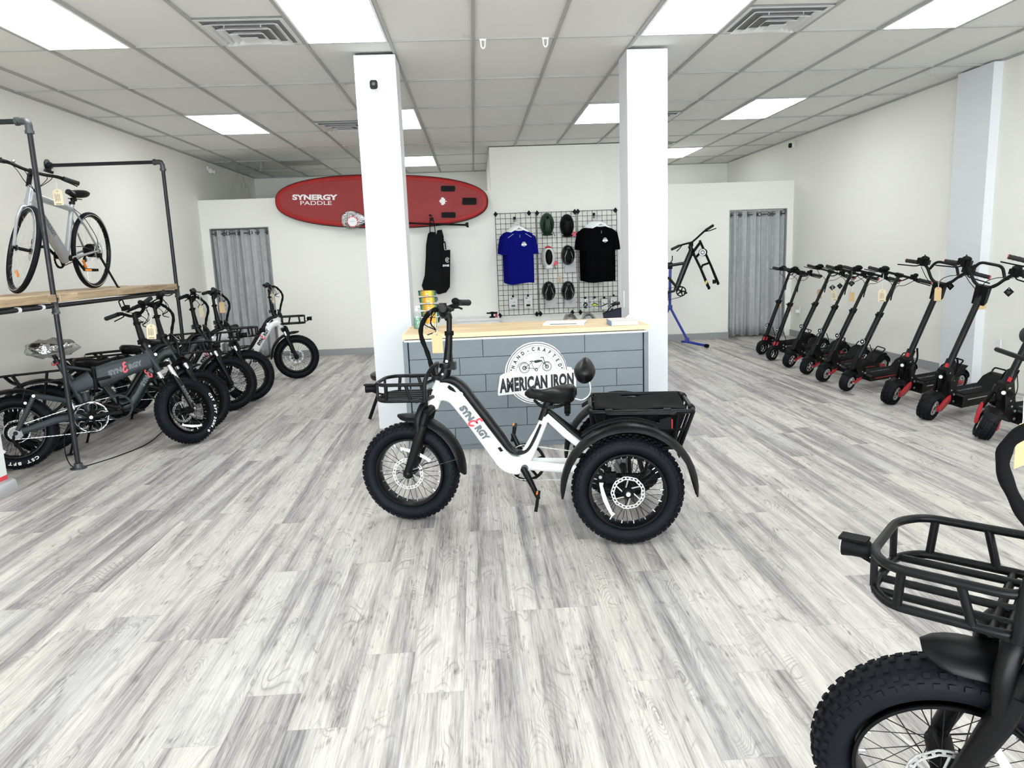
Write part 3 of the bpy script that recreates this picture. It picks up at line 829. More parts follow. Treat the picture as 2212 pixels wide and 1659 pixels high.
def arm_geo(s, ang):
    g = G(); c = Vector((.516, s*.075, .290)); d = Vector((math.cos(ang), 0, math.sin(ang)))
    g.tube([c-d*.012, c+d*.02, c+d*.10, c+d*.158+Vector((0, s*.012, 0)), c+d*.172+Vector((0, s*.012, 0))], [.014, .017, .012, .011, .008], 10, lat=(0, 1, 0), b=[.012, .019, .014, .013, .008])
    g.tube([c-Vector((0, s*.04, 0)), c+Vector((0, s*.010, 0))], .019, 14); return g
def pedal_geo(s, ang, tilt=0.):
    c = Vector((.516, s*.10, .290))+Vector((math.cos(ang), 0, math.sin(ang)))*.162
    g = G(); r = Matrix.Rotation(tilt, 3, 'Y')
    for a in (-1, 1): g.box(c+r @ Vector((a*.036, s*.045, 0)), (.012, .09, .018), r)
    for b in (0, 1, 2): g.box(c+r @ Vector((0, s*(.005+.04*b), 0)), (.07, .010, .016), r)
    g.tube([c, c+Vector((0, s*.09, 0))], .007, 8); return g
def loop_chain(points, r=.0028, pitch=.0127):
    """roller chain: alternating link plates along a closed polyline in xz at y"""
    g = G(); P = [Vector(p) for p in points]; L_ = [0]
    for i in range(len(P)): L_.append(L_[-1]+(P[(i+1) % len(P)]-P[i]).length)
    tot = L_[-1]; n = int(tot/pitch)
    def at(s):
        s %= tot
        for i in range(len(P)):
            if L_[i] <= s <= L_[i+1]:
                t = (s-L_[i])/max(1e-9, L_[i+1]-L_[i]); return P[i].lerp(P[(i+1) % len(P)], t)
    for k in range(n):
        a, b = at(k*tot/n), at((k+1)*tot/n); d = b-a; ang = math.atan2(d.z, d.x)
        w = .0075 if k % 2 else .0045
        g.box((a+b)/2, (pitch*1.0, w, .0062 if k % 2 else .0036), Matrix.Rotation(-ang, 3, 'Y'))
    return g
def chain_points(cx=.516, cz=.29, cr=.100, rx=0., rz=.267, rr=.04, y=-.056, y2=None, sag=.0):
    y2 = y if y2 is None else y2
    pts = []
    for k in range(13):
        a = R(85-k*14.2); pts.append((cx+cr*math.cos(a), y, cz+cr*math.sin(a)))
    pts = pts[:12]
    pts.append(((cx+rx)/2, (y+y2)/2, (cz-cr+rz-rr)/2-sag))
    for k in range(9):
        a = R(-95-k*21); pts.append((rx+rr*math.cos(a), y2, rz+rr*math.sin(a)))
    return pts
def cassette_geo(c=(0, -.05, .267), R0=.045, n=6):
    g = G()
    for k in range(n):
        r_ = R0*(1-.09*k); y = c[1]-.0045*k
        prof = []
        g.ring((c[0], y, c[2]), (0, 1, 0), r_-.003, r_*.55, .002, 28)
        for j in range(22):
            a = 2*PI*j/22; g.box((c[0]+r_*math.cos(a), y, c[2]+r_*math.sin(a)), (.005, .0018, .004), Matrix.Rotation(-a, 3, 'Y'))
    return g
def derailleur_geo(c=(0, -.075, .267)):
    g = G(); x, y, z = c
    g.tube([(x-.01, y+.01, z-.01), (x-.02, y, z-.05), (x-.005, y-.008, z-.085)], .010, 8)
    g.tube([(x-.005, y+.006, z-.08), (x+.035, y+.006, z-.155)], .006, 6, lat=(0, 1, 0), b=.011)
    for p in ((x-.003, z-.083), (x+.033, z-.150)): g.disc((p[0], y+.012, p[1]), (0, 1, 0), .018, .004, 14)
    return g
def kickstand_geo(px=.33, out=True, s=1):
    g = G(); g.box((px, s*.05, .255), (.05, .04, .02)); g.tube([(px, s*.06, .25), (px-.06, s*.14, .06), (px-.075, s*.165, .012)], [.010, .009, .010], 8)
    g.ell((px-.078, s*.17, .010), (.028, .014, .009), 10, 6); return g
def step_bike(name, label, paint, mx, steer=0., seat=True, rear='wheel', logo_col=None, handles=0., reflect=(2.2, .112, .05), tag_side=1, knobs=54, lamp=True, bulge=0., stanch=True):
    t = thing(name, label, 'tricycle' if rear == 'trike' else 'electric bike', mx)
    S = steer_mx(steer); pk = paint.name
    B_ = {}
    part('frame', steptube, paint, t, key='steptube')
    part('rear_stays', (lambda: stays_geo(trike=(rear == 'trike'))), paint, t, key='stays'+rear)
    if rear == 'trike':
        g = G(); g.tube([(.418, 0, .535), (.392, 0, .610), (.384, 0, .628)], [.0235, .022, .021], 14)
        for sy in (-1, 1): g.tube([(.385, sy*.012, .585), (.29, sy*.040, .500), (.12, sy*.082, .356)], .008, 8, lat=(0, 1, 0), b=.012)
        part('seat_tube_cover', g, M['black'], t)
    else:
        part('seat_tube_cover', lambda: G().tube([(.415, 0, .53), (.385, 0, .620)], [.0235, .022], 14), M['black'], t, key='seatlug')
    # battery cover along the top of the main tube
    def cover():
        g = G(); cl = [(.945, .757, .012), (.905, .762, .018), (.862, .748, .022), (.822, .708, .024), (.782, .650, .024), (.700, .535, .024), (.640, .450, .022), (.598, .390, .018), (.560, .366, .012), (.520, .368, .010), (.490, .392, .010), (.455, .455, .010), (.425, .520, .008)]
        P = catmull([(x, 0, z) for x, z, h in cl], 3); hs = []
        for i in range(len(P)):
            q = i/(len(P)-1)*(len(cl)-1); k = min(int(q), len(cl)-2); hs.append(cl[k][2]*(1-(q-k))+cl[k+1][2]*(q-k))
        return g.tube(P, .033, 12, lat=(0, 1, 0), b=hs, power=3)
    part('battery_cover', cover, M['black'], t, key='cover')
    for sy in (-1, 1):
        part('battery_lock', (lambda sy=sy: G().disc((.836, sy*.041, .690), (0, 1, 0), .012, .006, 16)), M['steel'], t, key=f'lock{sy}')
        part('cable_port', (lambda sy=sy: G().prism([(.905, .728), (.895, .740), (.872, .722), (.858, .700), (.872, .704), (.893, .714)], sy*.040, sy*.0445)), M['matte'], t, key=f'hatch{sy}')
        part('charge_port', (lambda sy=sy: G().prism([(.640, .405), (.655, .400), (.640, .378), (.626, .384)], sy*.040, sy*.0445)), M['matte'], t, key=f'chp{sy}')
    for sy in (-1, 1):
        d = Vector((-.117, 0, -.163)) if sy == 1 else Vector((.117, 0, .163))
        mxl = frame_mx((.7665, sy*.0435, .538), d if sy == 1 else d, (Vector((.163, 0, -.117)) if sy == 1 else Vector((-.163, 0, .117)))*-1 if False else Vector((0, sy, 0)).cross(d))
        part_l = logo(t, mxl, .225, .072, logo_col or M['greytext'], 'frlogo'+str(sy))
    # saddle group
    SX = T((.370, 0, .668))
    part('seat_post', lambda: G().tube([(.392, 0, .60), (.378, 0, .636)], .0155, 12).lathe([(.016, -.010), (.027, -.010), (.027, .010), (.016, .010)], (.384, 0, .626), (-.35, 0, .93), 16).box((.360, 0, .628), (.03, .014, .012)), M['black'], t, key='seatpost')
    sd = part('saddle', lambda: saddle_geo(), M['vinyl'], t, SX, key='saddle')
    part('saddle_rails', rails_geo, M['black'], sd, key='rails')
    for sy in (-1, 1): part('saddle_spring', (lambda sy=sy: springs_geo(sy)), M['matte'], sd, key=f'springs{sy}')
    # front end (steered)
    fk = part('fork', fork_geo, M['black'], t, S, key='fork')
    for sy in (-1, 1): part('fork_stanchion', (lambda sy=sy: G().tube([(1.018, sy*.0765, .585), (1.046, sy*.078, .515)], .0185, 12)), M['steel'] if stanch else M['black'], fk, key=f'stanch{sy}')
    part('brake_caliper', lambda: G().box((1.095, .058, .330), (.045, .022, .04)).tube([(1.07, .066, .35), (1.045, .082, .46), (1.0, .05, .60)], .003, 6).disc((1.10, .07, .335), (0, 1, 0), .012, .01, 12), M['matte'], fk, key='caliper')
    fat_wheel(t, S @ T(HUB), 1, hub_w=.105, hub_r=.024, reflector=reflect, knobs=knobs)
    fn = part('mudguard', lambda: fender_geo((1.135, 0, .267), .315, 80, 183, .066, flare=-.012), M['black'], t, S, key='ffender')
    part('mudguard_stay', lambda: G().tube([(1.135, .068, .267), (.86, .058, .35)], .002, 5).tube([(1.135, -.068, .267), (.86, -.058, .35)], .002, 5), M['spoke'], fn, key='fstay')
    # stem with folding joint
    def stem():
        g = G(); g.tube([(.9405, 0, .758), (.918, 0, .800), (.910, 0, .830)], [.031, .029, .026], 16)
        g.tube([(.905, 0, .845), (.893, 0, .95), (.888, 0, 1.01)], [.024, .019, .018], 14)
        g.tube([(.888, 0, 1.0), (.884, 0, 1.085)], .0145, 12)
        return g
    st = part('stem', stem, M['black'], t, S, key='stem')
    part('folding_joint', lambda: G().lathe([(.024, -.016), (.035, -.012), (.037, 0), (.035, .012), (.024, .016)], (.912, 0, .838), (-.2, 0, .98), 20).box((.880, 0, .835), (.035, .045, .04)).box((.883, 0, .87), (.012, .018, .05)), M['black'], st, key='joint')
    part('quick_release', lambda: G().lathe([(.017, -.011), (.024, -.011), (.024, .011), (.017, .011)], (.8885, 0, 1.005), (0, 0, 1), 16).tube([(.885, .02, 1.005), (.87, .04, 1.003)], .006, 6).tube([(.885, -.02, 1.007), (.905, -.042, 1.007)], .006, 6), M['matte'], st, key='qr')
    part('joint_bolt', lambda: G().disc((.902, .029, .862), (0, 1, 0), .007, .006, 12).disc((.926, .033, .795), (0, 1, 0), .0055, .006, 12), M['steel'], st, key='jbolt')
    CL = (.880, 0, 1.100)
    H = S @ T(CL) @ RZ(handles) @ T((-CL[0], 0, -CL[2]))
    hb = part('handlebar', lambda: bars_geo(CL).tube([(.885, 0, 1.075), (.895, 0, 1.10)], [.02, .024], 12).box((.905, 0, 1.10), (.034, .05, .034)), M['black'], t, H, key='bars')
    for sy in (-1, 1):
        part('grip', (lambda sy=sy: grip_geo(CL, sy)), M['grip'], hb, key=f'grip{sy}')
        part('brake_lever', (lambda sy=sy: lever_geo(CL, sy)), M['matte'], hb, key=f'lever{sy}')
    part('shifter', lambda: shifter_geo(CL, -1), M['matte'], hb, key='shift')
    part('thumb_control', lambda: G().box((.885, .115, 1.155), (.03, .03, .022)), M['matte'], hb, key='thumb')
    part('display', lambda: G().box((.885, .03, 1.138), (.062, .075, .011), Matrix.Rotation(R(-28), 3, 'Y')).tube([(.90, 0, 1.10), (.888, .02, 1.13)], .008, 6), M['matte'], hb, key='display')
    part('cable_sleeve', lambda: cable_sleeve_geo(CL, bulge=bulge), M['cloth'], t, S, key=f'sleeve{bulge}')
    part('control_cables', lambda: wires_geo(CL), M['matte'], hb, key='wires')
    # carrier
    bk = part('front_basket', basket_geo, M['black'], t, key='basket')
    if lamp:
        lp = part('headlight', lambda: G().tube([(1.292, 0, .722), (1.300, 0, .722), (1.330, 0, .722), (1.352, 0, .722)], [.012, .020, .021, .024], 14).box((1.330, 0, .743), (.058, .034, .006)).tube([(1.26, 0, .69), (1.29, 0, .695), (1.315, 0, .705)], .005, 6), M['matte'], t, key='lamp')
        part('lamp_lens', lambda: G().disc((1.353, 0, .722), (1, 0, 0), .020, .004, 16), M['lens'], lp, key='lamplens')
    # drivetrain
    ca = R(-115) if rear == 'trike' else R(-20)
    cr = part('crankset', crank_geo, M['matte'], t, key='crank'); part('chain_guard', chainguard_geo, M['black'], cr, key='cguard')
    for s, a in ((1, ca), (-1, ca+PI)):
        arm = part('crank_arm', (lambda s=s, a=a: arm_geo(s, a)), M['black'], t, key=f'arm{s}{a:.2f}')
        pd = part('pedal', (lambda s=s, a=a: pedal_geo(s, a, 1.4 if rear == 'trike' else 0)), M['matte'], t, key=f'pedal{s}{a:.2f}{rear}')
        part('pedal_reflector', (lambda s=s, a=a: G().box(Vector((.516, s*.145, .29))+Vector((math.cos(a), 0, math.sin(a)))*.162+Vector((0, 0, .043 if rear == 'trike' else 0))+Vector((0 if rear == 'trike' else .043, 0, 0)), (.008, .04, .010))), M['orange'], pd, key=f'pref{s}{a:.2f}{rear}')
    if rear == 'wheel':
        part('chain', lambda: loop_chain(chain_points()), M['chain'], t, key='chain')
        part('cassette', cassette_geo, M['sprocket'], t, key='cass'); part('derailleur', derailleur_geo, M['matte'], t, key='derail')
        fat_wheel(t, T((0, 0, .267)), 1, hub_w=.105, hub_r=.03, motor=True, reflector=(.6, .112, -.05), knobs=knobs)
        rf = part('mudguard', lambda: fender_geo((0, 0, .267), .315, 15, 170, .060), M['black'], t, key='rfender')
        part('mudguard_stay', lambda: G().tube([(0, .07, .267), (-.24, .055, .43)], .002, 5).tube([(0, -.07, .267), (-.24, -.055, .43)], .002, 5), M['spoke'], rf, key='rstay')
        def rack():
            g = G()
            g.tube(rounded([(.33, -.05, .60), (.27, -.065, .635), (-.24, -.065, .625), (-.30, 0, .62), (-.24, .065, .625), (.27, .065, .635), (.33, .05, .60)], .05, 4), .009, 8)
            for x in (.15, .0, -.15): g.tube([(x, -.065, .632), (x, .065, .632)], .007, 6)
            for sy in (-1, 1):
                g.tube([(-.01, sy*.085, .285), (.06, sy*.07, .632)], .007, 6); g.tube([(-.01, sy*.085, .285), (-.17, sy*.07, .628)], .007, 6)
                g.tube(rounded([(.22, sy*.065, .634), (.19, sy*.085, .56), (-.16, sy*.09, .55), (-.22, sy*.065, .622)], .05, 4), .008, 6)
            return g
        rk = part('rear_rack', rack, M['black'], t, key='rack')
        part('tail_light', lambda: G().box((-.298, 0, .600), (.014, .06, .03)), M['redlamp'], rk, key='tail')
        part('kickstand', lambda: kickstand_geo(), M['black'], t, key='kick')
    return t
def place(front, ang, lean=0., wb=1.135, z=0.):
    """matrix for a bike whose FRONT contact point is front=(x,y), heading ang degrees"""
    a = R(ang); h = Vector((math.cos(a), math.sin(a), 0)); p = Vector((front[0], front[1], z))-h*wb
    return T(p) @ RZ(a) @ RX(-R(lean))     # positive lean = to its left

bikeB5 = step_bike('fat_tyre_bike', 'white step-through fat tyre bike with front basket, farthest one, against the plain back wall', M['white'], place((-2.221, 8.981), 14, 2), 0., logo_col=M['blacktext'])
bikeB4 = step_bike('fat_tyre_bike', 'white step-through fat tyre bike squeezed between two black ones, second farthest in the left row', M['white'], place((-2.385, 7.575), 24, 3), R(5), logo_col=M['blacktext'])
bikeB3 = step_bike('fat_tyre_bike', 'all black step-through fat tyre bike with its spoked front wheel showing, before the white ones', M['blackp'], place((-2.43, 7.12), 24, 5), R(12))
bikeB2 = step_bike('fat_tyre_bike', 'dark green step-through fat tyre bike with black basket, directly behind the grey folding bike', M['green'], place((-2.398, 6.269), 27, 6), R(22))
near = step_bike('fat_tyre_bike', 'black step-through fat tyre bike cut by the lower right corner, nearest to the viewer', M['blackp'], place((.985, 1.392), 136, 3), R(22), stanch=False, bulge=.036, handles=R(26), reflect=(1.2, .112, .05))

# ------------------------------------------------------------------ tricycle
def tricycle():
    a = math.atan2(.148, -.989)
    mx = T((.733, 3.65, 0)) @ RZ(a)
    t = step_bike('cargo_tricycle', 'white electric tricycle with black front and rear baskets in the middle of the floor', M['white'], mx, R(-3), rear='trike', reflect=(.4, .115, .05), stanch=False)
    for s in (1, -1):
        fat_wheel(t, T((0, s*.335, .267)), s, hub_w=.09, hub_r=.03, rotor=.080, reflector=(-1.9 if s == 1 else 1., .108, s*.045))
        fd = part('mudguard', fender_geo((0, 0, .267), .318, -8, 186, .064, flare=.016), M['black'], t, T((0, s*.335, 0)))
        g = G()
        for dy in (-.018, .03): g.tube([(math.cos(R(b))*.345, dy*1.0, .267+math.sin(R(b))*.345) for b in range(52, 124, 6)], .0065, 6)
        part('mudguard_rail', g, M['black'], fd)
    g = G()
    g.tube([(0, -.33, .267), (0, .33, .267)], .016, 12)
    for s in (-1, 1):
        g.tube([(.16, s*.07, .285), (.10, s*.17, .285), (-.09, s*.17, .285), (-.12, s*.10, .285)], .013, 8)
        g.tube([(.10, s*.20, .300), (.13, s*.235, .55)], .010, 8); g.tube([(-.02, s*.20, .300), (-.01, s*.235, .55)], .010, 8)
        g.box((.115, s*.20, .30), (.09, .006, .075))
    g.tube([(.10, -.17, .285), (.10, .17, .285)], .013, 8); g.tube([(-.09, -.17, .285), (-.09, .17, .285)], .013, 8)
    g.tube([(.16, .0, .34), (.0, 0, .335), (-.17, 0, .38)], .012, 8)
    part('axle_frame', g, M['black'], t)
    g = G()
    for dx, dz in ((.145, .018), (.105, .022), (.125, -.012)): g.disc((dx, .207, .30+dz), (0, 1, 0), .0085, .008, 14)
    part('frame_bolts', g, M['steel'], t)
    part('axle_nut', G().disc((0, .405, .267), (0, 1, 0), .011, .018, 12).disc((0, .415, .267), (0, 1, 0), .006, .012, 10), M['steel'], t)
    part('brake_caliper', G().box((.075, .295, .315), (.05, .03, .05)).tube([(.09, .29, .30), (.115, .28, .24), (.08, .26, .19), (.03, .22, .21)], .003, 6), M['matte'], t)
    part('chain', loop_chain(chain_points(rx=-.0, rz=.267, rr=.045, y=-.056, y2=-.05, sag=.012)), M['chain'], t)
    part('cassette', cassette_geo(c=(0, -.045, .267), R0=.052), M['sprocket'], t)
    part('derailleur', derailleur_geo((0, -.07, .267)), M['matte'], t)
    # backrest
    br = part('backrest_pad', G().ell((0, 0, 0), (.056, .10, .068), 18, 12, fn=lambda p: Vector((p.x*(1-.3*max(0, p.z)), p.y*(1-.35*max(0, p.z)), p.z))), M['vinyl'], t, T((.192, 0, .795)) @ RY(R(-8)))
    part('backrest_bar', G().tube(catmull([(.175, 0, .755), (.165, 0, .70), (.172, 0, .665), (.205, 0, .640), (.25, 0, .648), (.29, 0, .655)], 5), .0055, 8), M['steel'], t, label='chrome curved backrest bar')
    # rear basket
    W_, x0, x1, zt, zb = .232, .168, -.325, .622, .43
    g = G(); r_ = .011
    def rect(z, x0, x1, w, rr=.035): return rounded([(x0, -w, z), (x0, w, z), (x1, w, z), (x1, -w, z)], rr, 4, closed=True)
    g.tube(rect(zt, x0, x1, W_), r_, 8, closed=True)
    g.tube(rect(zb, x0-.035, x1+.06, W_-.045), r_*.8, 8, closed=True)
    for s in (-1, 1):
        for xa, xb in ((x0, x0-.035), (x1, x1+.06)): g.tube([(xa, s*(W_-.01), zt), (xb, s*(W_-.05), zb)], r_*.95, 8)
        for xa in (.10, -.10, -.25): g.tube([(xa, s*W_, zt), (xa*.93, s*(W_-.045), zb)], r_*.75, 8)
        g.tube([(.14, s*(W_-.012), .535), (-.29, s*(W_-.02), .528)], r_*.7, 6)
        # raised outer handle rail
        g.tube(rounded([(.09, s*W_, zt), (.085, s*(W_+.022), zt-.004), (-.235, s*(W_+.022), zt-.006), (-.24, s*W_, zt)], .02, 4), .0095, 8)
    for xa in (x0, x1):
        for y in (-.12, 0, .12): g.tube([(xa, y, zt), (xa+(-.035 if xa > 0 else .06), y*.85, zb)], r_*.75, 6)
    for y in (-.15, -.08, 0, .08, .15): g.tube([(x0-.035, y, zb), (x1+.06, y, zb)], .006, 6)
    for s in (-1, 1):
        g.tube([(x0-.02, s*.14, .60), (.09, s*.16, .42), (.10, s*.17, .285)], .009, 6); g.tube([(-.14, s*.14, .43), (-.09, s*.17, .285)], .009, 6)
    bk = part('rear_basket', g, M['black'], t)
    g = G()
    for s in (-1, 1):
        for xa in (x0, x1): g.lathe([(.011, -.02), (.0165, -.018), (.0165, .018), (.011, .02)], (xa, s*.15, zt), (0, 1, 0), 12)
    part('rim_sleeve', g, M['matte'], bk)
    # liner bag with sagging lid
    n, m = 18, 14; vs = []; fs = []
    xs = [x0-.022+(x1-x0+.05)*i/n for i in range(n+1)]; ys = [-(W_-.035)+2*(W_-.035)*k/m for k in range(m+1)]
    for x in xs:
        for y in ys:
            u = (x-x1)/(x0-x1); v = (y+W_)/(2*W_)
            z = zt+.012-.018*math.sin(PI*u)*math.sin(PI*v)-.03*math.exp(-((u-.58)/.10)**2)*max(0, .6-v)*1.6+.006*math.sin(11*u+5*v)
            vs.append((x, y, z))
    fs = [(i*(m+1)+k, i*(m+1)+k+1, (i+1)*(m+1)+k+1, (i+1)*(m+1)+k) for i in range(n) for k in range(m)]
    lid = G().add(vs, fs)
    o = part('basket_lid', lid, M['cloth'], t, sharp=80); md = o.modifiers.new('thickness', 'SOLIDIFY'); md.thickness = .006
    # box of the liner
    g = G(); b0 = [(x0-.03, -W_+.035), (x0-.03, W_-.035), (x1+.03, W_-.035), (x1+.03, -W_+.035)]; b1 = [(x0-.05, -W_+.07), (x0-.05, W_-.07), (x1+.085, W_-.07), (x1+.085, -W_+.07)]
    g.add([(x, y, zt-.012) for x, y in b0]+[(x, y, zb+.012) for x, y in b1], [(0, 1, 5, 4), (1, 2, 6, 5), (2, 3, 7, 6), (3, 0, 4, 7), (4, 5, 6, 7)])
    o = part('basket_liner', g, M['cloth'], t); md = o.modifiers.new('thickness', 'SOLIDIFY'); md.thickness = .004
    part('zip_pull', G().box((.045, W_-.022, .612), (.008, .006, .022)), M['steel'], t)
    for x in (.08, -.20): part('lid_strap', G().box((x, W_-.01, zt+.002), (.035, .035, .022)), M['matte'], t)
    tl = part('tail_light', G().prism([(-.155, .552), (-.160, .590), (-.205, .603), (-.215, .600), (-.215, .545), (-.19, .540)], W_-.005, W_+.035), M['matte'], t)
    part('tail_lens', G().box((-.218, W_+.015, .568), (.008, .034, .046)), M['redlamp'], tl)
    part('tail_bracket', G().box((-.145, W_+.01, .548), (.02, .02, .04)).disc((-.152, W_+.03, .566), (0, 1, 0), .007, .01, 10), M['steel'], tl)
    return t
trike = tricycle()

# ------------------------------------------------------------------ scooters: local origin under the FRONT wheel, x forward
def small_wheel(t, x, R_, w, bright=True, tread=0, motor=True, mx=None):
    key = f'sw{R_}{w}{tread}'
    mx = (mx or Matrix()) @ T((x, 0, R_))
    ty = part('tyre', lambda: tyre_geo(R_, R_*.58, w, tread, 5 if tread else 1, (.020, .016, .006), 40), M['rubber'], t, mx, key=key)
    g = lambda: G().lathe([(1e-4, -w*.34), (R_*.34, -w*.36), (R_*.56, -w*.28), (R_*.60, -w*.3), (R_*.60, w*.3), (R_*.56, w*.28), (R_*.34, w*.36), (1e-4, w*.34)], n=32, closed=False)
    part('hub_motor', g, M['matte'], ty, key=key+'h')
    if bright:
        for s in (-1, 1): part('hub_trim', lambda: G().ring((0, 0, 0), (0, 1, 0), R_*.55, R_*.50, .003, 36), M['steel'], ty, T((0, s*(w*.36+.001), 0)), key=key+'t')
        for s in (-1, 1): part('hub_spoke', lambda: G().tube([(-R_*.5, 0, 0), (R_*.5, 0, 0)], .004, 4).tube([(-R_*.25, 0, R_*.43), (R_*.25, 0, -R_*.43)], .004, 4).tube([(-R_*.25, 0, -R_*.43), (R_*.25, 0, R_*.43)], .004, 4), M['steel'], ty, T((0, s*(w*.36+.001), 0)), key=key+'s')
    else:
        for s in (-1, 1): part('brake_rotor', lambda: rotor_geo(R_*.55, 16), M['rotor'], ty, T((0, s*(w*.36+.006), 0)), key=key+'r')
    return ty
def swing_arm(x0, z0, x1, z1, y, w=.014, h=.018):
    return lambda: G().tube([(x0, y, z0), (x0*.6+x1*.4, y, z0*.6+z1*.4-.012), (x1, y, z1)], w/2, 8, lat=(0, 1, 0), b=[h*.55, h, h*.9], power=3)
def straight_bar(t, c, half, S, red=True):
    c = Vector(c)
    hb = part('handlebar', lambda: G().tube([c+Vector((0, -half, 0)), c+Vector((0, half, 0))], .0115, 8).box(c, (.04, .06, .034)), M['black'], t, S, key=f'hb{half}{tuple(c)}')
    for s in (-1, 1):
        def gr(s=s):
            d = Vector((0, -s, 0)); e = c+Vector((0, s*half, 0)); prof = [(1e-4, 0), (.0175, 0), (.017, .008)]; y = .012
            while y < .10: prof += [(.015, y), (.0168, y+.003), (.0168, y+.007)]; y += .010
            prof += [(.0185, .106), (.0185, .112), (1e-4, .112)]
            return G().lathe(prof, e, d, 12, closed=False)
        gp = part('grip', gr, M['grip'], hb, key=f'sgr{half}{s}{tuple(c)}')
        if red: part('grip_end', (lambda s=s: G().disc(c+Vector((0, s*(half+.002), 0)), (0, 1, 0), .014, .006, 14)), M['red'], gp, key=f'sge{half}{s}{tuple(c)}')
        part('brake_lever', (lambda s=s: G().box(c+Vector((.012, s*(half-.135), -.004)), (.034, .026, .024)).tube(rounded([c+Vector((.02, s*(half-.135), -.004)), c+Vector((.052, s*(half-.11), -.012)), c+Vector((.050, s*(half-.03), -.014)), c+Vector((.040, s*(half+.02), -.018))], .02), .0046, 6)), M['matte'], hb, key=f'slv{half}{s}{tuple(c)}')
    part('throttle_display', lambda: G().ell(c+Vector((-.005, -half+.155, .028)), (.036, .038, .024), 16, 8).box(c+Vector((.0, -half+.135, .008)), (.045, .05, .04)).tube([c+Vector((-.01, -half+.13, 0)), c+Vector((-.035, -half+.12, .024))], .006, 6).tube([c+Vector((0, -half+.155, -.015)), c+Vector((0, -half+.155, .018))], .012, 8), M['matte'], hb, key=f'thr{half}{tuple(c)}')
    part('switch_pod', lambda: G().box(c+Vector((0, half-.165, .012)), (.042, .045, .042)).ell(c+Vector((0, half-.15, .036)), (.020, .022, .016), 10, 6), M['matte'], hb, key=f'pod{half}{tuple(c)}')
    part('control_cables', lambda: G().tube(catmull([c+Vector((.02, -half+.14, -.01)), c+Vector((.05, -.10, -.05)), c+Vector((.045, -.02, -.09)), c+Vector((.03, 0, -.20))], 5), .0028, 5).tube(catmull([c+Vector((.02, half-.14, -.01)), c+Vector((.055, .10, -.07)), c+Vector((.05, .03, -.10)), c+Vector((.03, 0, -.22))], 5), .0028, 5).tube(catmull([c+Vector((.0, half-.2, -.0)), c+Vector((.035, .06, -.035)), c+Vector((.05, .01, -.06)), c+Vector((.028, 0, -.24))], 5), .006, 6), M['matte'], hb, key=f'cab{half}{tuple(c)}')
    return hb
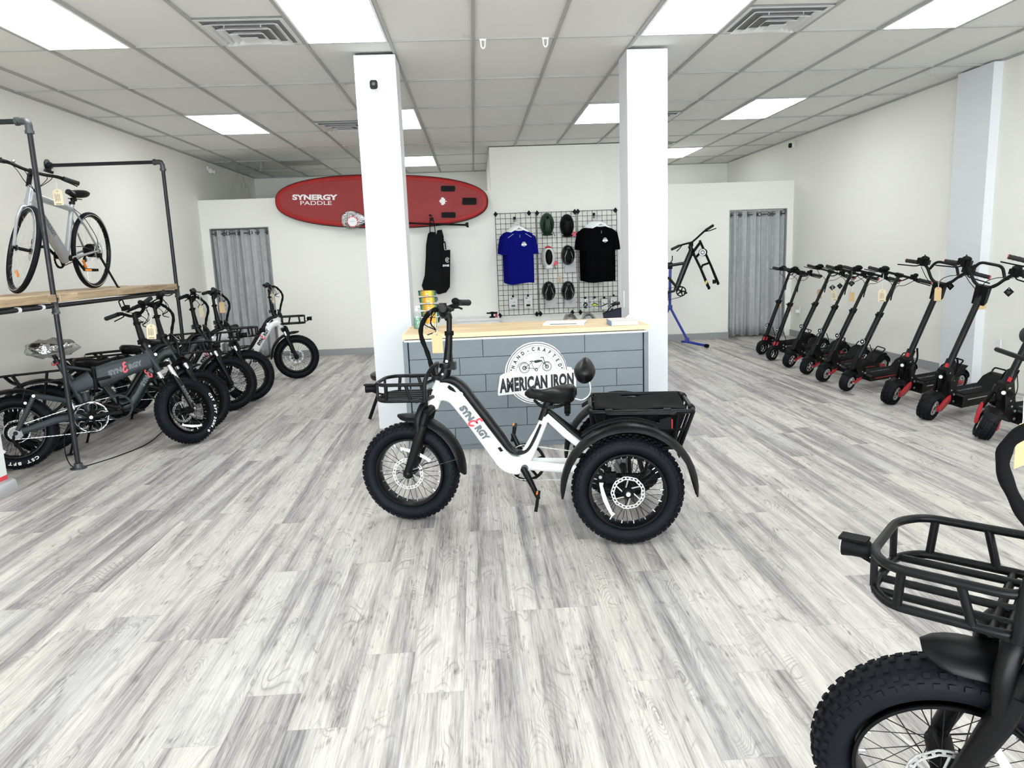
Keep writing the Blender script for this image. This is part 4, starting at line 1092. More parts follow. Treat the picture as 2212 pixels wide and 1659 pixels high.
def scooter_mid(label, loc, ang=205, lean=11, steer=R(7), bright=True, kind='mid', group=None, R_=.096):
    mx = T((loc[0], loc[1], 0)) @ RZ(R(ang)) @ RX(-R(lean))
    t = thing('electric_scooter', label, 'scooter', mx, group=group)
    P0, P1 = Vector((-.045, 0, .235)), Vector((-.395, 0, 1.085)); D = (P1-P0).normalized()
    S = Matrix() if not steer else T(P0) @ Matrix.Rotation(steer, 4, D) @ T(-P0)
    K = kind
    if kind == 'small':
        R_ = .092; P0, P1 = Vector((-.02, 0, .165)), Vector((-.30, 0, 1.06)); D = (P1-P0).normalized()
    S = T(P0) @ Matrix.Rotation(steer, 4, D) @ T(-P0)
    small_wheel(t, 0, R_, .080 if K == 'mid' else .064, bright, mx=S)
    small_wheel(t, -.885, R_, .080 if K == 'mid' else .064, bright)
    L_ = (P1-P0).length
    st = part('stem', lambda: G().tube([P0-D*.02, P0+D*L_*.58], .026 if K == 'mid' else .024, 14).tube([P0+D*L_*.56, P1], .0165, 12), M['black'], t, S, key='sst'+K)
    part('stem_collar', lambda: G().lathe([(.026, -.02), (.034, -.02), (.034, .02), (.026, .02)], P0+D*L_*.58, D, 14).tube([P0+D*L_*.58+Vector((.02, 0, .004)), P0+D*L_*.58+Vector((.075, 0, .012))], .007, 6), M['matte'], st, key='scol'+K)
    part('stem_lettering', lambda: G().add(*(lambda g: (g.v, g.f))(text_geo('SYNERGY', .022, sx=1.1, bold=.0006).xf(frame_mx(P0+D*L_*.42+Vector((0, .0268, 0)), D, Vector((0, 1, 0)).cross(D)))), ), M['greytext'], st, key='slet'+K)
    straight_bar(t, P1+D*.012, .265 if K == 'small' else .30, S, red=(K == 'mid'))
    # head block and folding neck
    part('folding_neck', lambda: G().prism([(P0.x+.035, P0.z-.02), (P0.x-.005, P0.z+.10), (P0.x-.045, P0.z+.09), (-.17, .22), (-.215, .165), (-.20, .115), (-.13, .125), (-.06, P0.z-.035)], -.024, .024), M['black'], t, key='sneck'+K)
    part('neck_bolt', lambda: G().disc((-.185, 0, .165), (0, 1, 0), .010, .066, 12).disc((-.135, 0, .18), (0, 1, 0), .008, .06, 12).disc((-.155, 0, .145), (0, 1, 0), .007, .062, 12), M['steel'], t, key='sbolt'+K) if False else None
    for q, (bx, bz, br) in enumerate(((-.190, .165, .010), (-.140, .185, .008), (-.150, .143, .007))):
        part('neck_bolt', (lambda bx=bx, bz=bz, br=br: G().disc((bx, 0, bz), (0, 1, 0), br, .066, 12)), M['steel'], t, key=f'sb{q}')
    if K == 'small':
        part('neck_ring', lambda: G().lathe([(.020, -.024), (.032, -.022), (.030, .022), (.020, .024)], P0+D*.05, D, 18), M['red'], t, key='sring', label='red neck ring')
        part('fork', lambda: G().tube([P0, P0+Vector((.006, 0, -.012))], .022, 10).tube(rounded([(0, -.042, .078), (-.002, -.040, .165), (-.002, .040, .165), (0, .042, .078)], .02), .010, 8), M['black'], t, S, key='sfork')
        part('mudguard', lambda: fender_geo((0, 0, R_), .092, 20, 150, .036, .014), M['matte'], t, S, key='sfend'+K)
    else:
        for s in (-1, 1):
            a = part('suspension_arm', swing_arm(0, R_, -.135, .135, s*.05, .014, .017), M['red'], t, S, key=f'sarm{s}', label='red suspension arm')
            part('arm_bolt', (lambda s=s: G().disc((-.004, s*.060, R_), (0, 1, 0), .009, .010, 12)), M['steel'], a, key=f'sab{s}')
            part('suspension_arm', swing_arm(-.885, R_, -.77, .125, s*.05, .014, .017), M['red'], t, key=f'sarmr{s}', label='red rear suspension arm')
        part('fork', lambda: G().prism([(-.02, .235), (-.09, .22), (-.165, .15), (-.165, .115), (-.115, .12), (-.06, .19)], -.042, .042), M['black'], t, key='smfork')
        part('mudguard', lambda: G().add([(x, y, z) for x, z, hw in ((.075, .135, .028), (.06, .178, .045), (-.005, .198, .048), (-.085, .175, .046)) for y, z in ((-hw, z-.012), (-hw*.6, z+.006), (hw*.6, z+.006), (hw, z-.012))], [(i*4+k, i*4+k+1, i*4+k+5, i*4+k+4) for i in range(3) for k in range(3)]), M['matte'], t, S, key='smfend')
    # lamp on stem
    LB = P0+D*(.255 if K == 'mid' else .22)
    lp = part('headlight', lambda: G().tube([LB+Vector((.012, 0, -.02)), LB+Vector((.05, 0, 0))], .008, 6).lathe([(1e-4, 0), (.022, 0), (.026, .022), (.027, .034), (1e-4, .034)], LB+Vector((.038, 0, .012)), (1, 0, .05), 16, closed=False), M['matte'], t, S, key='slamp'+K)
    part('lamp_lens', lambda: G().ring(LB+Vector((.0735, 0, .014)), (1, 0, .05), .025, .022, .003, 16).disc(LB+Vector((.0725, 0, .014)), (1, 0, .05), .009, .003, 12), M['lens'], lp, key='slens'+K)
    # deck
    dz = .150 if K == 'mid' else .125
    dk = part('deck', lambda: G().prism([(-.215, dz-.055), (-.20, dz-.01), (-.225, dz), (-.72, dz), (-.75, dz-.012), (-.74, dz-.058)], -.082, .082), M['black'], t, key='sdeck'+K)
    part('deck_grip', lambda: G().box((-.475, 0, dz+.002), (.46, .145, .005)), M['cloth'], dk, key='sdg'+K)
    for s in (-1, 1): part('deck_side_strip', (lambda s=s: G().box((-.47, s*.0835, dz-.028), (.40, .004, .006))), M['red'] if K == 'mid' else M['steel'], dk, key=f'sds{s}'+K)
    if K == 'mid': part('deck_lettering', lambda: text_geo('SYNERGY', .03, sx=2.2, ext=.0004).xf(frame_mx((-.45, 0, dz+.0052), (-1, 0, 0), (0, -1, 0))), M['greytext'], dk, key='sdl'+K)
    part('kick_plate', lambda: G().prism([(-.68, dz+.002), (-.74, dz+.07), (-.82, dz+.095), (-.87, dz+.085), (-.82, dz+.04), (-.755, dz-.005)], -.060, .060).tube(rounded([(-.79, -.045, dz+.09), (-.835, -.05, dz+.135), (-.835, .05, dz+.135), (-.79, .045, dz+.09)], .02), .006, 8), M['matte'], t, key='skick'+K)
    part('rear_mudguard', lambda: fender_geo((-.885, 0, R_), R_+.018, 30, 175, .042, .014), M['matte'], t, key='srf'+K)
    part('kickstand', lambda: G().tube([(-.50, .08, dz-.05), (-.53, .15, .012)], .007, 6).ell((-.53, .155, .010), (.014, .010, .008), 8, 6), M['steel'], t, key='skst'+K)
    part('hub_cable', lambda: G().tube(catmull([LB+Vector((-.03, .02, -.02)), LB+Vector((-.08, .03, -.12)), (-.165, .03, .23), (-.20, .02, .17)], 5), .004, 5), M['matte'], t, key='shc'+K)
    return t
def scooter_big(label, loc, ang=205, lean=8.5, steer=R(12), chunky=False, group=None):
    R_ = .106; W_ = .102
    mx = T((loc[0], loc[1], 0)) @ RZ(R(ang)) @ RX(-R(lean))
    t = thing('electric_scooter', label, 'scooter', mx, group=group)
    P0, P1 = Vector((-.125, 0, .375)), Vector((-.375, 0, 1.01)); D = (P1-P0).normalized()
    S = T(P0) @ Matrix.Rotation(steer, 4, D) @ T(-P0); L_ = (P1-P0).length
    small_wheel(t, 0, R_, W_, False, 26 if chunky else 22, mx=S)
    small_wheel(t, -.92, R_, W_, False, 26 if chunky else 22)
    st = part('stem', lambda: G().tube([P0-D*.04, P0+D*.10], .034, 14).tube([P0+D*.08, P1], .024, 14), M['black'], t, S, key='bst')
    part('stem_ring', lambda: G().lathe([(.03, -.006), (.039, -.006), (.039, .006), (.03, .006)], P0+D*.0, D, 20), M['steel'], st, key='bring')
    part('stem_latch', lambda: G().box(P0+D*.06+Vector((.036, 0, 0)), (.018, .022, .03)), M['red'], st, key='blatch')
    part('clamp_block', lambda: G().prism([(P1.x+.05, P1.z+.03), (P1.x-.03, P1.z+.03), (P1.x-.02, P1.z-.10), (P1.x+.03, P1.z-.12)], -.045, .045), M['matte'], st, key='bclamp')
    c = P1+Vector((.01, 0, .02))
    def bars():
        g = G()
        g.tube(rounded([c+Vector((-.04, -.335, .125)), c+Vector((-.01, -.16, .14)), c+Vector((.01, -.06, .0)), c+Vector((.01, .06, .0)), c+Vector((-.01, .16, .14)), c+Vector((-.04, .335, .125))], .06, 5), .0125, 8)
        g.tube(rounded([c+Vector((0, -.115, .10)), c+Vector((-.005, -.08, .175)), c+Vector((-.005, .08, .175)), c+Vector((0, .115, .10))], .04, 5), .0115, 8)
        return g
    hb = part('handlebar', bars, M['black'], t, S, key='bbars')
    for s in (-1, 1):
        e = c+Vector((-.04, s*.335, .125)); d = (c+Vector((-.01, s*.16, .14))-e).normalized()
        gp = part('grip', (lambda e=e, d=d: G().lathe([(1e-4, 0), (.018, 0), (.017, .01), (.016, .02), (.018, .03), (.016, .05), (.018, .06), (.016, .08), (.018, .10), (.019, .112), (1e-4, .112)], e, d, 12, closed=False)), M['grip'], hb, key=f'bgr{s}')
        part('grip_end', (lambda e=e, d=d: G().disc(e-d*.002, d, .0155, .007, 14)), M['red'], gp, key=f'bge{s}')
        part('brake_lever', (lambda s=s: G().box(c+Vector((0, s*.185, .13)), (.04, .03, .03)).tube(rounded([c+Vector((.01, s*.185, .125)), c+Vector((.055, s*.21, .11)), c+Vector((.05, s*.30, .10)), c+Vector((.03, s*.37, .09))], .02), .0055, 6)), M['matte'], hb, key=f'blv{s}')
        part('switch_pod', (lambda s=s: G().box(c+Vector((-.01, s*.15, .15)), (.045, .034, .04)).ell(c+Vector((-.01, s*.175, .178)), (.034, .036, .022), 12, 8).box(c+Vector((.0, s*.20, .155)), (.05, .05, .045)).tube([c+Vector((-.01, s*.18, .17)), c+Vector((-.05, s*.20, .20))], .006, 6)), M['matte'], hb, key=f'bpod{s}')
    part('control_cables', lambda: G().tube(catmull([c+Vector((.02, -.18, .11)), c+Vector((.05, -.10, .03)), c+Vector((.05, -.02, -.04)), c+Vector((.03, 0, -.12))], 5), .003, 5).tube(catmull([c+Vector((.02, .18, .11)), c+Vector((.05, .08, .09)), c+Vector((.05, .01, .03)), c+Vector((.03, 0, -.10))], 5), .003, 5).tube(catmull([c+Vector((.02, .16, .1)), c+Vector((.06, .06, .02)), c+Vector((.04, .02, -.06))], 5), .004, 5), M['matte'], hb, key='bcab')
    part('cable_loop', lambda: G().tube(catmull([P0+D*.10+Vector((.0, .03, 0)), P0+Vector((.10, .06, .02)), P0+Vector((.12, .06, -.12)), (.0, .055, .20)], 6), .0032, 5).tube(catmull([P0+D*.12+Vector((-.02, .03, 0)), P0+Vector((-.10, .04, .0)), (-.16, .03, .24), (-.2, .02, .2)], 6), .008, 6).tube(catmull([P0+D*.14, P0+Vector((-.09, -.03, .06)), P0+Vector((-.09, -.03, -.05)), (-.18, 0, .22)], 6), .007, 6), M['matte'], t, S, key='bloop')
    part('neck', lambda: G().prism([(-.07, .40), (-.15, .42), (-.23, .24), (-.27, .20), (-.27, .10), (-.20, .105), (-.13, .20), (-.10, .30)], -.034, .034), M['black'], t, key='bneck')
    for q, (bx, bz, br) in enumerate(((-.235, .185, .010), (-.25, .125, .010), (-.19, .225, .007), (-.165, .27, .006))):
        part('neck_bolt', (lambda bx=bx, bz=bz, br=br: G().disc((bx, 0, bz), (0, 1, 0), br, .078, 12)), M['steel'], t, key=f'bb{q}')
    for s in (-1, 1):
        part('suspension_arm', swing_arm(0, R_, -.175, .165, s*.066, .022, .042), M['red'], t, S, key=f'barm{s}', label='red suspension arm')
        part('suspension_arm', swing_arm(-.92, R_, -.80, .14, s*.062, .018, .022), M['red'], t, key=f'barmr{s}', label='red rear suspension arm')
        part('fork_leg', (lambda s=s: G().tube([(-.125, s*.045, .33), (-.165, s*.055, .16)], .015, 8)), M['black'], t, S, key=f'bleg{s}')
    part('fork_crown', lambda: G().box((-.13, 0, .335), (.06, .12, .04)), M['black'], t, S, key='bcrown')
    part('mudguard', lambda: G().add([(x, y, z) for x, z, hw in ((.085, .165, .036), (.06, .210, .056), (-.03, .222, .058), (-.11, .20, .050)) for y, z in ((-hw, z-.014), (-hw*.65, z+.006), (hw*.65, z+.006), (hw, z-.014))], [(i*4+k, i*4+k+1, i*4+k+5, i*4+k+4) for i in range(3) for k in range(3)]), M['matte'], t, S, key='bmfend')
    lp = part('headlight', lambda: G().lathe([(1e-4, 0), (.018, 0), (.021, .02), (.021, .03), (1e-4, .03)], (-.085, 0, .345), (1, 0, 0), 16, closed=False).box((-.09, 0, .31), (.02, .02, .06)), M['matte'], t, S, key='blamp')
    part('lamp_lens', lambda: G().disc((-.0535, 0, .345), (1, 0, 0), .014, .004, 16), M['lens'], lp, key='blens')
    dk = part('deck', lambda: G().prism([(-.275, .085), (-.265, .175), (-.29, .185), (-.76, .185), (-.79, .17), (-.79, .09)], -.095, .095), M['black'], t, key='bdeck')
    part('deck_grip', lambda: G().box((-.52, 0, .188), (.44, .165, .006)), M['cloth'], dk, key='bdg')
    part('deck_lettering', lambda: text_geo('SYNERGY', .034, sx=2.2, ext=.0004).xf(frame_mx((-.50, 0, .1915), (-1, 0, 0), (0, -1, 0))), M['greytext'], dk, key='bdl')
    for s in (-1, 1): part('deck_side_strip', (lambda s=s: G().box((-.53, s*.0965, .15), (.40, .004, .007))), M['steel'], dk, key=f'bds{s}')
    part('kick_plate', lambda: G().prism([(-.70, .187), (-.77, .25), (-.86, .275), (-.93, .265), (-.87, .215), (-.80, .17)], -.075, .075).tube(rounded([(-.83, -.05, .27), (-.875, -.055, .315), (-.875, .055, .315), (-.83, .05, .27)], .02), .007, 8), M['matte'], t, key='bkick')
    part('rear_mudguard', lambda: fender_geo((-.92, 0, R_), R_+.02, 30, 175, .055, .016), M['matte'], t, key='brf')
    part('kickstand', lambda: G().tube([(-.55, .09, .095), (-.58, .17, .012)], .008, 6).ell((-.58, .175, .010), (.016, .010, .008), 8, 6), M['steel'], t, key='bkst')
    return t
SG = 'row of scooters along the right wall'
SCP = [(3.684, 9.256), (3.60, 8.72), (3.57, 8.154), (3.548, 7.653), (3.504, 7.186), (3.484, 6.666), (3.543, 6.028), (3.496, 5.432), (3.512, 4.817)]
scooter_mid('small black scooter with red neck ring, closest to the right curtain, farthest back', SCP[0], 205, 9, R(4), kind='small', group=SG)
scooter_mid('small black scooter with red neck ring, second from the right curtain', SCP[1], 205, 9, R(4), kind='small', group=SG)
scooter_mid('third black scooter from the right curtain, silver ringed wheel and first red suspension arm', SCP[2], group=SG)
scooter_mid('fourth black scooter from the right curtain, silver ringed front wheel', SCP[3], group=SG)
scooter_mid('fifth scooter from the right curtain, the first of two with plain black front wheels', SCP[4], bright=False, group=SG)
scooter_mid('straight-barred black scooter with cream tag, last before the loop handlebar ones', SCP[5], bright=False, group=SG)
scooter_big('loop handlebar black scooter left of the pilaster, farther of the two big ones', SCP[6], group=SG)
scooter_big('big black scooter with loop handlebar in front of the white pilaster', SCP[7], 204, 8.5, group=SG)
scooter_big('big scooter with chunky tyre turned toward the viewer, nearest and cut by the right edge', SCP[8], 200, 9, R(38), chunky=True, group=SG)

# ------------------------------------------------------------------ grey folding bike at the front of the left row
def folding_bike():
    mx = place((-2.335, 5.815), 27.6, 5, wb=1.14)
    t = thing('folding_bike', 'grey folding fat tyre bike under the pipe rack, front of the left row', 'electric bike', mx)
    sl, bk_ = M['slate'], M['black']
    C0, FH = Vector((0, 0, .267)), Vector((1.14, 0, .267))
    A0, AD = Vector((1.005, 0, .625)), Vector((-.36, 0, .93)).normalized()
    S = T(A0) @ Matrix.Rotation(R(32), 4, AD) @ T(-A0)
    # main beam
    part('frame', G().tube([(.925, 0, .70), (.80, 0, .672), (.66, 0, .635), (.548, 0, .602)], .034, 12, lat=(0, 1, 0), b=[.060, .066, .078, .082], power=5), sl, t)
    part('head_tube', G().tube([(.895, 0, .795), (.985, 0, .605)], .032, 14), sl, t)
    lg = frame_mx((.745, -.0345, .658), (.97, 0, .245), (-.245, 0, .97)); logo(t, lg, .25, .075, M['greytext'], 'b1logo')
    part('folding_hinge', G().box((.535, 0, .60), (.028, .075, .175)).tube([(.535, -.045, .585), (.64, -.05, .60)], .011, 8).tube([(.535, -.042, .67), (.535, -.042, .52)], .013, 8), M['matte'], t)
    part('rear_frame', G().tube([(.520, 0, .595), (.470, 0, .575), (.395, 0, .548)], .038, 12, lat=(0, 1, 0), b=[.070, .062, .052], power=5), sl, t)
    part('seat_tube', G().tube([(.318, 0, .740), (.380, 0, .575), (.455, 0, .375)], .021, 12).tube([(.325, 0, .715), (.42, 0, .690), (.515, 0, .662)], .012, 8).tube([(.34, 0, .69), (.40, 0, .60)], .012, 8), sl, t)
    part('seat_mast', G().tube([(.46, 0, .50), (.47, 0, .36)], .03, 8), sl, t)
    part('swing_arm', G().tube([(.455, -.045, .335), (.25, -.075, .325), (.04, -.085, .275)], .012, 8, lat=(0, 1, 0), b=[.024, .026, .022], power=4).tube([(.455, .045, .335), (.25, .075, .325), (.04, .085, .275)], .012, 8, lat=(0, 1, 0), b=[.024, .026, .022], power=4).tube([(.44, -.05, .335), (.44, .05, .335)], .02, 8), sl, t)
    part('seat_stay', G().tube([(.015, -.082, .285), (.14, -.082, .515)], .010, 8, lat=(0, 1, 0), b=.017).tube([(.015, .082, .285), (.14, .082, .515)], .010, 8, lat=(0, 1, 0), b=.017).tube([(.14, -.085, .515), (.14, .085, .515)], .012, 8).tube([(.14, -.08, .52), (.33, -.03, .455)], .010, 8, lat=(0, 1, 0), b=.018).tube([(.14, .08, .52), (.33, .03, .455)], .010, 8, lat=(0, 1, 0), b=.018).tube([(.33, -.035, .455), (.33, .035, .455)], .015, 8), sl, t)
    part('link_bolt', G().disc((.14, -.095, .52), (0, 1, 0), .010, .006, 12), M['steel'], t); part('link_bolt', G().disc((.085, -.093, .475), (0, 1, 0), .009, .006, 12), M['steel'], t)
    g = G(); g.tube([(.35, 0, .47), (.385, 0, .365)], .010, 8)
    for k in range(7): g.lathe([(.014, -.003), (.022, -.0015), (.022, .0015), (.014, .003)], (.356+.0045*k, 0, .452-.0135*k), (.32, 0, -.95), 14)
    part('rear_shock', g, M['steel'], t)
    part('bottom_bracket', G().tube([(.477, -.05, .315), (.477, .05, .315)], .032, 16).box((.43, 0, .345), (.10, .05, .05)), M['matte'], t)
    D = T((.477-.516, 0, .315-.290))
    g = G().ring((.516, -.060, .29), (0, 1, 0), .122, .098, .004, 48)
    cr = part('crankset', g, M['matte'], t, D)
    g = G()
    for k in range(5):
        a = 2*PI*k/5+.1; c = (.516+.075*math.cos(a), .29+.075*math.sin(a))
        pts = [(c[0]+.030*math.cos(a+q), -.0635, c[1]+.030*math.sin(a+q)) for q in [x*.4-2.2 for x in range(12)]]
        g.tube(pts, .0022, 4)
    part('ring_highlight', G(), M['steel'], cr) if False else None
    part('chainring_spider', g, M['steel'], cr)
    g = G()
    for k in range(10):
        a0, a1 = 2*PI*k/10+.08, 2*PI*(k+1)/10-.08
        g.tube([(.516+.108*math.cos(a0+(a1-a0)*q/5), -.0635, .29+.108*math.sin(a0+(a1-a0)*q/5)) for q in range(6)], .0030, 4)
    part('ring_lettering', g, M['steel'], cr)
    g = G()
    for k in range(5):
        a = 2*PI*k/5+.1; g.tube([(.516, -.058, .29), (.516+.10*math.cos(a), -.058, .29+.10*math.sin(a))], .011, 6)
    part('crank_spider', g, M['matte'], cr)
    part('crank_bolt', G().disc((.516, -.090, .29), (0, 1, 0), .012, .006, 14), M['steel'], cr)
    for s, a in ((-1, R(6)), (1, R(186))):
        part('crank_arm', (lambda s=s, a=a: arm_geo(s, a)), M['matte'], t, D, key=f'arm{s}{a:.2f}')
        pd = part('pedal', (lambda s=s, a=a: pedal_geo(s, a)), M['matte'], t, D, key=f'pedal{s}{a:.2f}')
    part('chain', loop_chain(chain_points(cx=.477, cz=.315, cr=.115, rr=.045, y=-.060)), M['chain'], t)
    part('cassette', cassette_geo(R0=.05), M['sprocket'], t); part('derailleur', derailleur_geo(), M['matte'], t)
    fat_wheel(t, T(C0), 1, motor=True, reflector=(2.0, .13, -.05), text=('CST BFT 20X4', .222, .030, R(-62), -R(7.2), -.054, -1))
    wf = fat_wheel(t, S @ T(FH), 1, reflector=(3.0, .13, -.05), text=('CST BFT 20X4.0', .222, .028, R(28), -R(6.6), -.054, -1))
    fd = part('mudguard', fender_geo((0, 0, .267), .315, 50, 150, .060), M['black'], t)
    part('mudguard_stay', G().tube([(.07, -.07, .50), (.09, -.06, .56)], .003, 5), M['spoke'], fd)
    fk = part('fork', G().tube([(1.03, -.078, .56), (1.07, -.080, .47), (1.138, -.080, .275)], [.016, .022, .019], 12).tube([(1.03, .078, .56), (1.07, .080, .47), (1.138, .080, .275)], [.016, .022, .019], 12).tube([(.995, -.088, .640), (.985, 0, .648), (.995, .088, .640)], .022, 10).tube([(1.06, -.08, .49), (1.045, -.05, .545), (1.045, .05, .545), (1.06, .08, .49)], .014, 8), M['black'], t, S)
    for s in (-1, 1): part('fork_stanchion', G().tube([(1.003, s*.078, .63), (1.072, s*.080, .470)], .0175, 12), M['steel'], fk)
    part('fork_lettering', text_geo('KAHUNA', .032, ext=.0006, sx=1.1, bold=.001).xf(frame_mx((1.098, -.1025, .385), (.36, 0, -.93), (.93, 0, .36))), M['greytext'], fk)
    part('fork_axle', G().disc((1.14, -.10, .267), (0, 1, 0), .008, .008, 10), M['steel'], fk)
    part('crown_bolt', G().disc((1.0, -.08, .664), (0, 0, 1), .012, .01, 12), M['steel'], fk)
    st = part('stem', G().tube([(.912, 0, .78), (.885, 0, .845)], [.032, .028], 14).tube([(.885, 0, .845), (.862, 0, 1.02)], [.026, .019], 14), M['black'], t, S)
    part('folding_joint', G().box((.89, 0, .842), (.055, .07, .035)).box((.87, .0, .88), (.012, .02, .06)), M['matte'], st)
    part('joint_bolt', G().disc((.905, -.036, .795), (0, 1, 0), .009, .006, 12), M['steel'], st)
    part('quick_release', G().lathe([(.019, -.011), (.026, -.011), (.026, .011), (.019, .011)], (.866, 0, .985), (0, 0, 1), 14).tube([(.87, -.02, .985), (.90, -.035, .99)], .006, 6), M['matte'], st)
    CL = (.855, 0, 1.055)
    hb = part('handlebar', bars_geo(CL).tube([(.86, 0, 1.0), (.865, 0, 1.055)], [.016, .022], 12).box((.88, 0, 1.055), (.04, .055, .04)), M['black'], t, S)
    for sy in (-1, 1):
        part('grip', grip_geo(CL, sy), M['grip'], hb); part('brake_lever', lever_geo(CL, sy), M['matte'], hb)
    part('display', G().box((.845, -.02, 1.10), (.065, .085, .014), Matrix.Rotation(R(-35), 3, 'Y')), M['matte'], hb)
    part('phone_holder', G().tube(rounded([(.81, .02, 1.13), (.80, .02, 1.18), (.80, .07, 1.18), (.81, .07, 1.13)], .012), .005, 6).box((.83, .045, 1.12), (.03, .07, .03)), M['matte'], hb)
    part('shifter', shifter_geo(CL, -1), M['matte'], hb); part('control_cables', wires_geo(CL), M['matte'], hb)
    sd = part('saddle', saddle_geo(.27, .18, .075), M['vinyl'], t, T((.285, 0, .845)))
    part('seat_post', G().tube([(.318, 0, .735), (.295, 0, .80)], .0155, 12).lathe([(.022, -.012), (.030, -.012), (.030, .012), (.022, .012)], (.316, 0, .742), (-.34, 0, .94), 14), M['black'], t)
    part('seat_clamp_lever', G().tube([(.33, -.03, .745), (.36, -.035, .765)], .007, 6), M['red'], t) if False else part('seat_clamp_lever', G().tube([(.315, -.03, .74), (.285, -.04, .722)], .005, 6), M['red'], t)
    def crumple(p):
        q = 1+.10*math.sin(9*p.x+4*p.z)+.08*math.sin(13*p.y+7*p.x); return Vector((p.x*q, p.y*q, p.z*(1+.12*math.sin(11*p.x))))
    part('plastic_wrap', G().ell((.285, 0, .848), (.172, .115, .072), 28, 16, fn=crumple), M['film'], t, label='clear crumpled plastic bag over the saddle')
    part('kickstand', kickstand_geo(.36), M['black'], t, T((.02, 0, .02)))
    return t
folding = folding_bike()

# ------------------------------------------------------------------ pipe rack with shelf
def pipe_rack():
    X, Y0, Y1, Z = -2.902, 5.21, 7.32, 2.385
    t = thing('pipe_rack', 'black iron pipe rack fixed to the left wall carrying a wooden shelf', 'rack', loc=(X, Y0, 0))
    zs = 1.165; r = .0172
    for y in (0, Y1-Y0):
        ps = part('post', G().tube([(0, y, .01), (0, y, Z-.04)], r, 14), M['pipe'], t)
        part('floor_flange', G().lathe([(1e-4, 0), (.055, 0), (.055, .007), (.030, .010), (.028, .04), (1e-4, .04)], (0, y, 0), (0, 0, 1), 20, closed=False), M['pipeshiny'], ps)
        part('tee_fitting', G().lathe([(r, -.055), (r+.009, -.055), (r+.009, -.04), (r+.005, -.036), (r+.005, .036), (r+.009, .04), (r+.009, .055), (r, .055)], (0, y, zs), (0, 0, 1), 16), M['pipeshiny'], ps)
        part('wall_arm', G().tube([(-.04, y, Z), (XL-X+.02, y, Z)], r, 14), M['pipe'], t)
        part('elbow', G().tube(rounded([(0, y, Z-.07), (0, y, Z), (-.07, y, Z)], .05, 6), r+.006, 14).lathe([(r, -.01), (r+.011, -.01), (r+.011, .01), (r, .01)], (0, y, Z-.07), (0, 0, 1), 14).lathe([(r, -.01), (r+.011, -.01), (r+.011, .01), (r, .01)], (-.07, y, Z), (1, 0, 0), 14), M['pipeshiny'], t)
        part('wall_flange', G().lathe([(1e-4, 0), (.058, 0), (.058, .007), (.03, .012), (.028, .04), (1e-4, .04)], (XL-X, y, Z), (1, 0, 0), 20, closed=False), M['pipe'], t)
        part('shelf_arm', G().tube([(-.03, y, zs), (XL-X+.004, y, zs)], r, 12), M['pipe'], t)
    part('front_rail', G().tube([(0, .03, zs), (0, Y1-Y0-.03, zs)], r*.9, 12), M['pipe'], t)
    part('front_rail', G().tube([(0, -.03, zs), (0, -1.4, zs)], r*.9, 12), M['pipe'], t)
    for y in (-.16, -.42): part('pipe_clip', G().lathe([(r*.9, -.014), (r+.003, -.014), (r+.003, .014), (r*.9, .014)], (0, y, zs), (0, 1, 0), 14), M['whitep'], t)
    return t
rack = pipe_rack()
ZS = 1.2075
for x0, x1, y0, y1, z1, lb in ((-3.10, -2.872, 5.235, 7.26, ZS+.040, 'front weathered pine shelf board on the pipe rack'), (-3.33, -3.106, 4.2, 7.24, ZS+.038, 'middle weathered pine shelf board under the silver bike'), (-3.56, -3.336, 4.2, 7.27, ZS+.041, 'rear weathered pine shelf board nearest the left wall'), (-3.10, -2.872, 4.2, 5.185, ZS+.040, 'darker front shelf board end left of the near rack post')):
    g = G().box((0, 0, 0), (x1-x0, y1-y0, z1-ZS+.012)); o = part('shelf_board', g, M['plank'], mx=T(((x0+x1)/2, (y0+y1)/2, (z1+ZS-.012)/2-.004))); tag(o, lb, 'shelf board', 'boards of the rack shelf')
    md = o.modifiers.new('edge', 'BEVEL'); md.width = .003; md.segments = 2

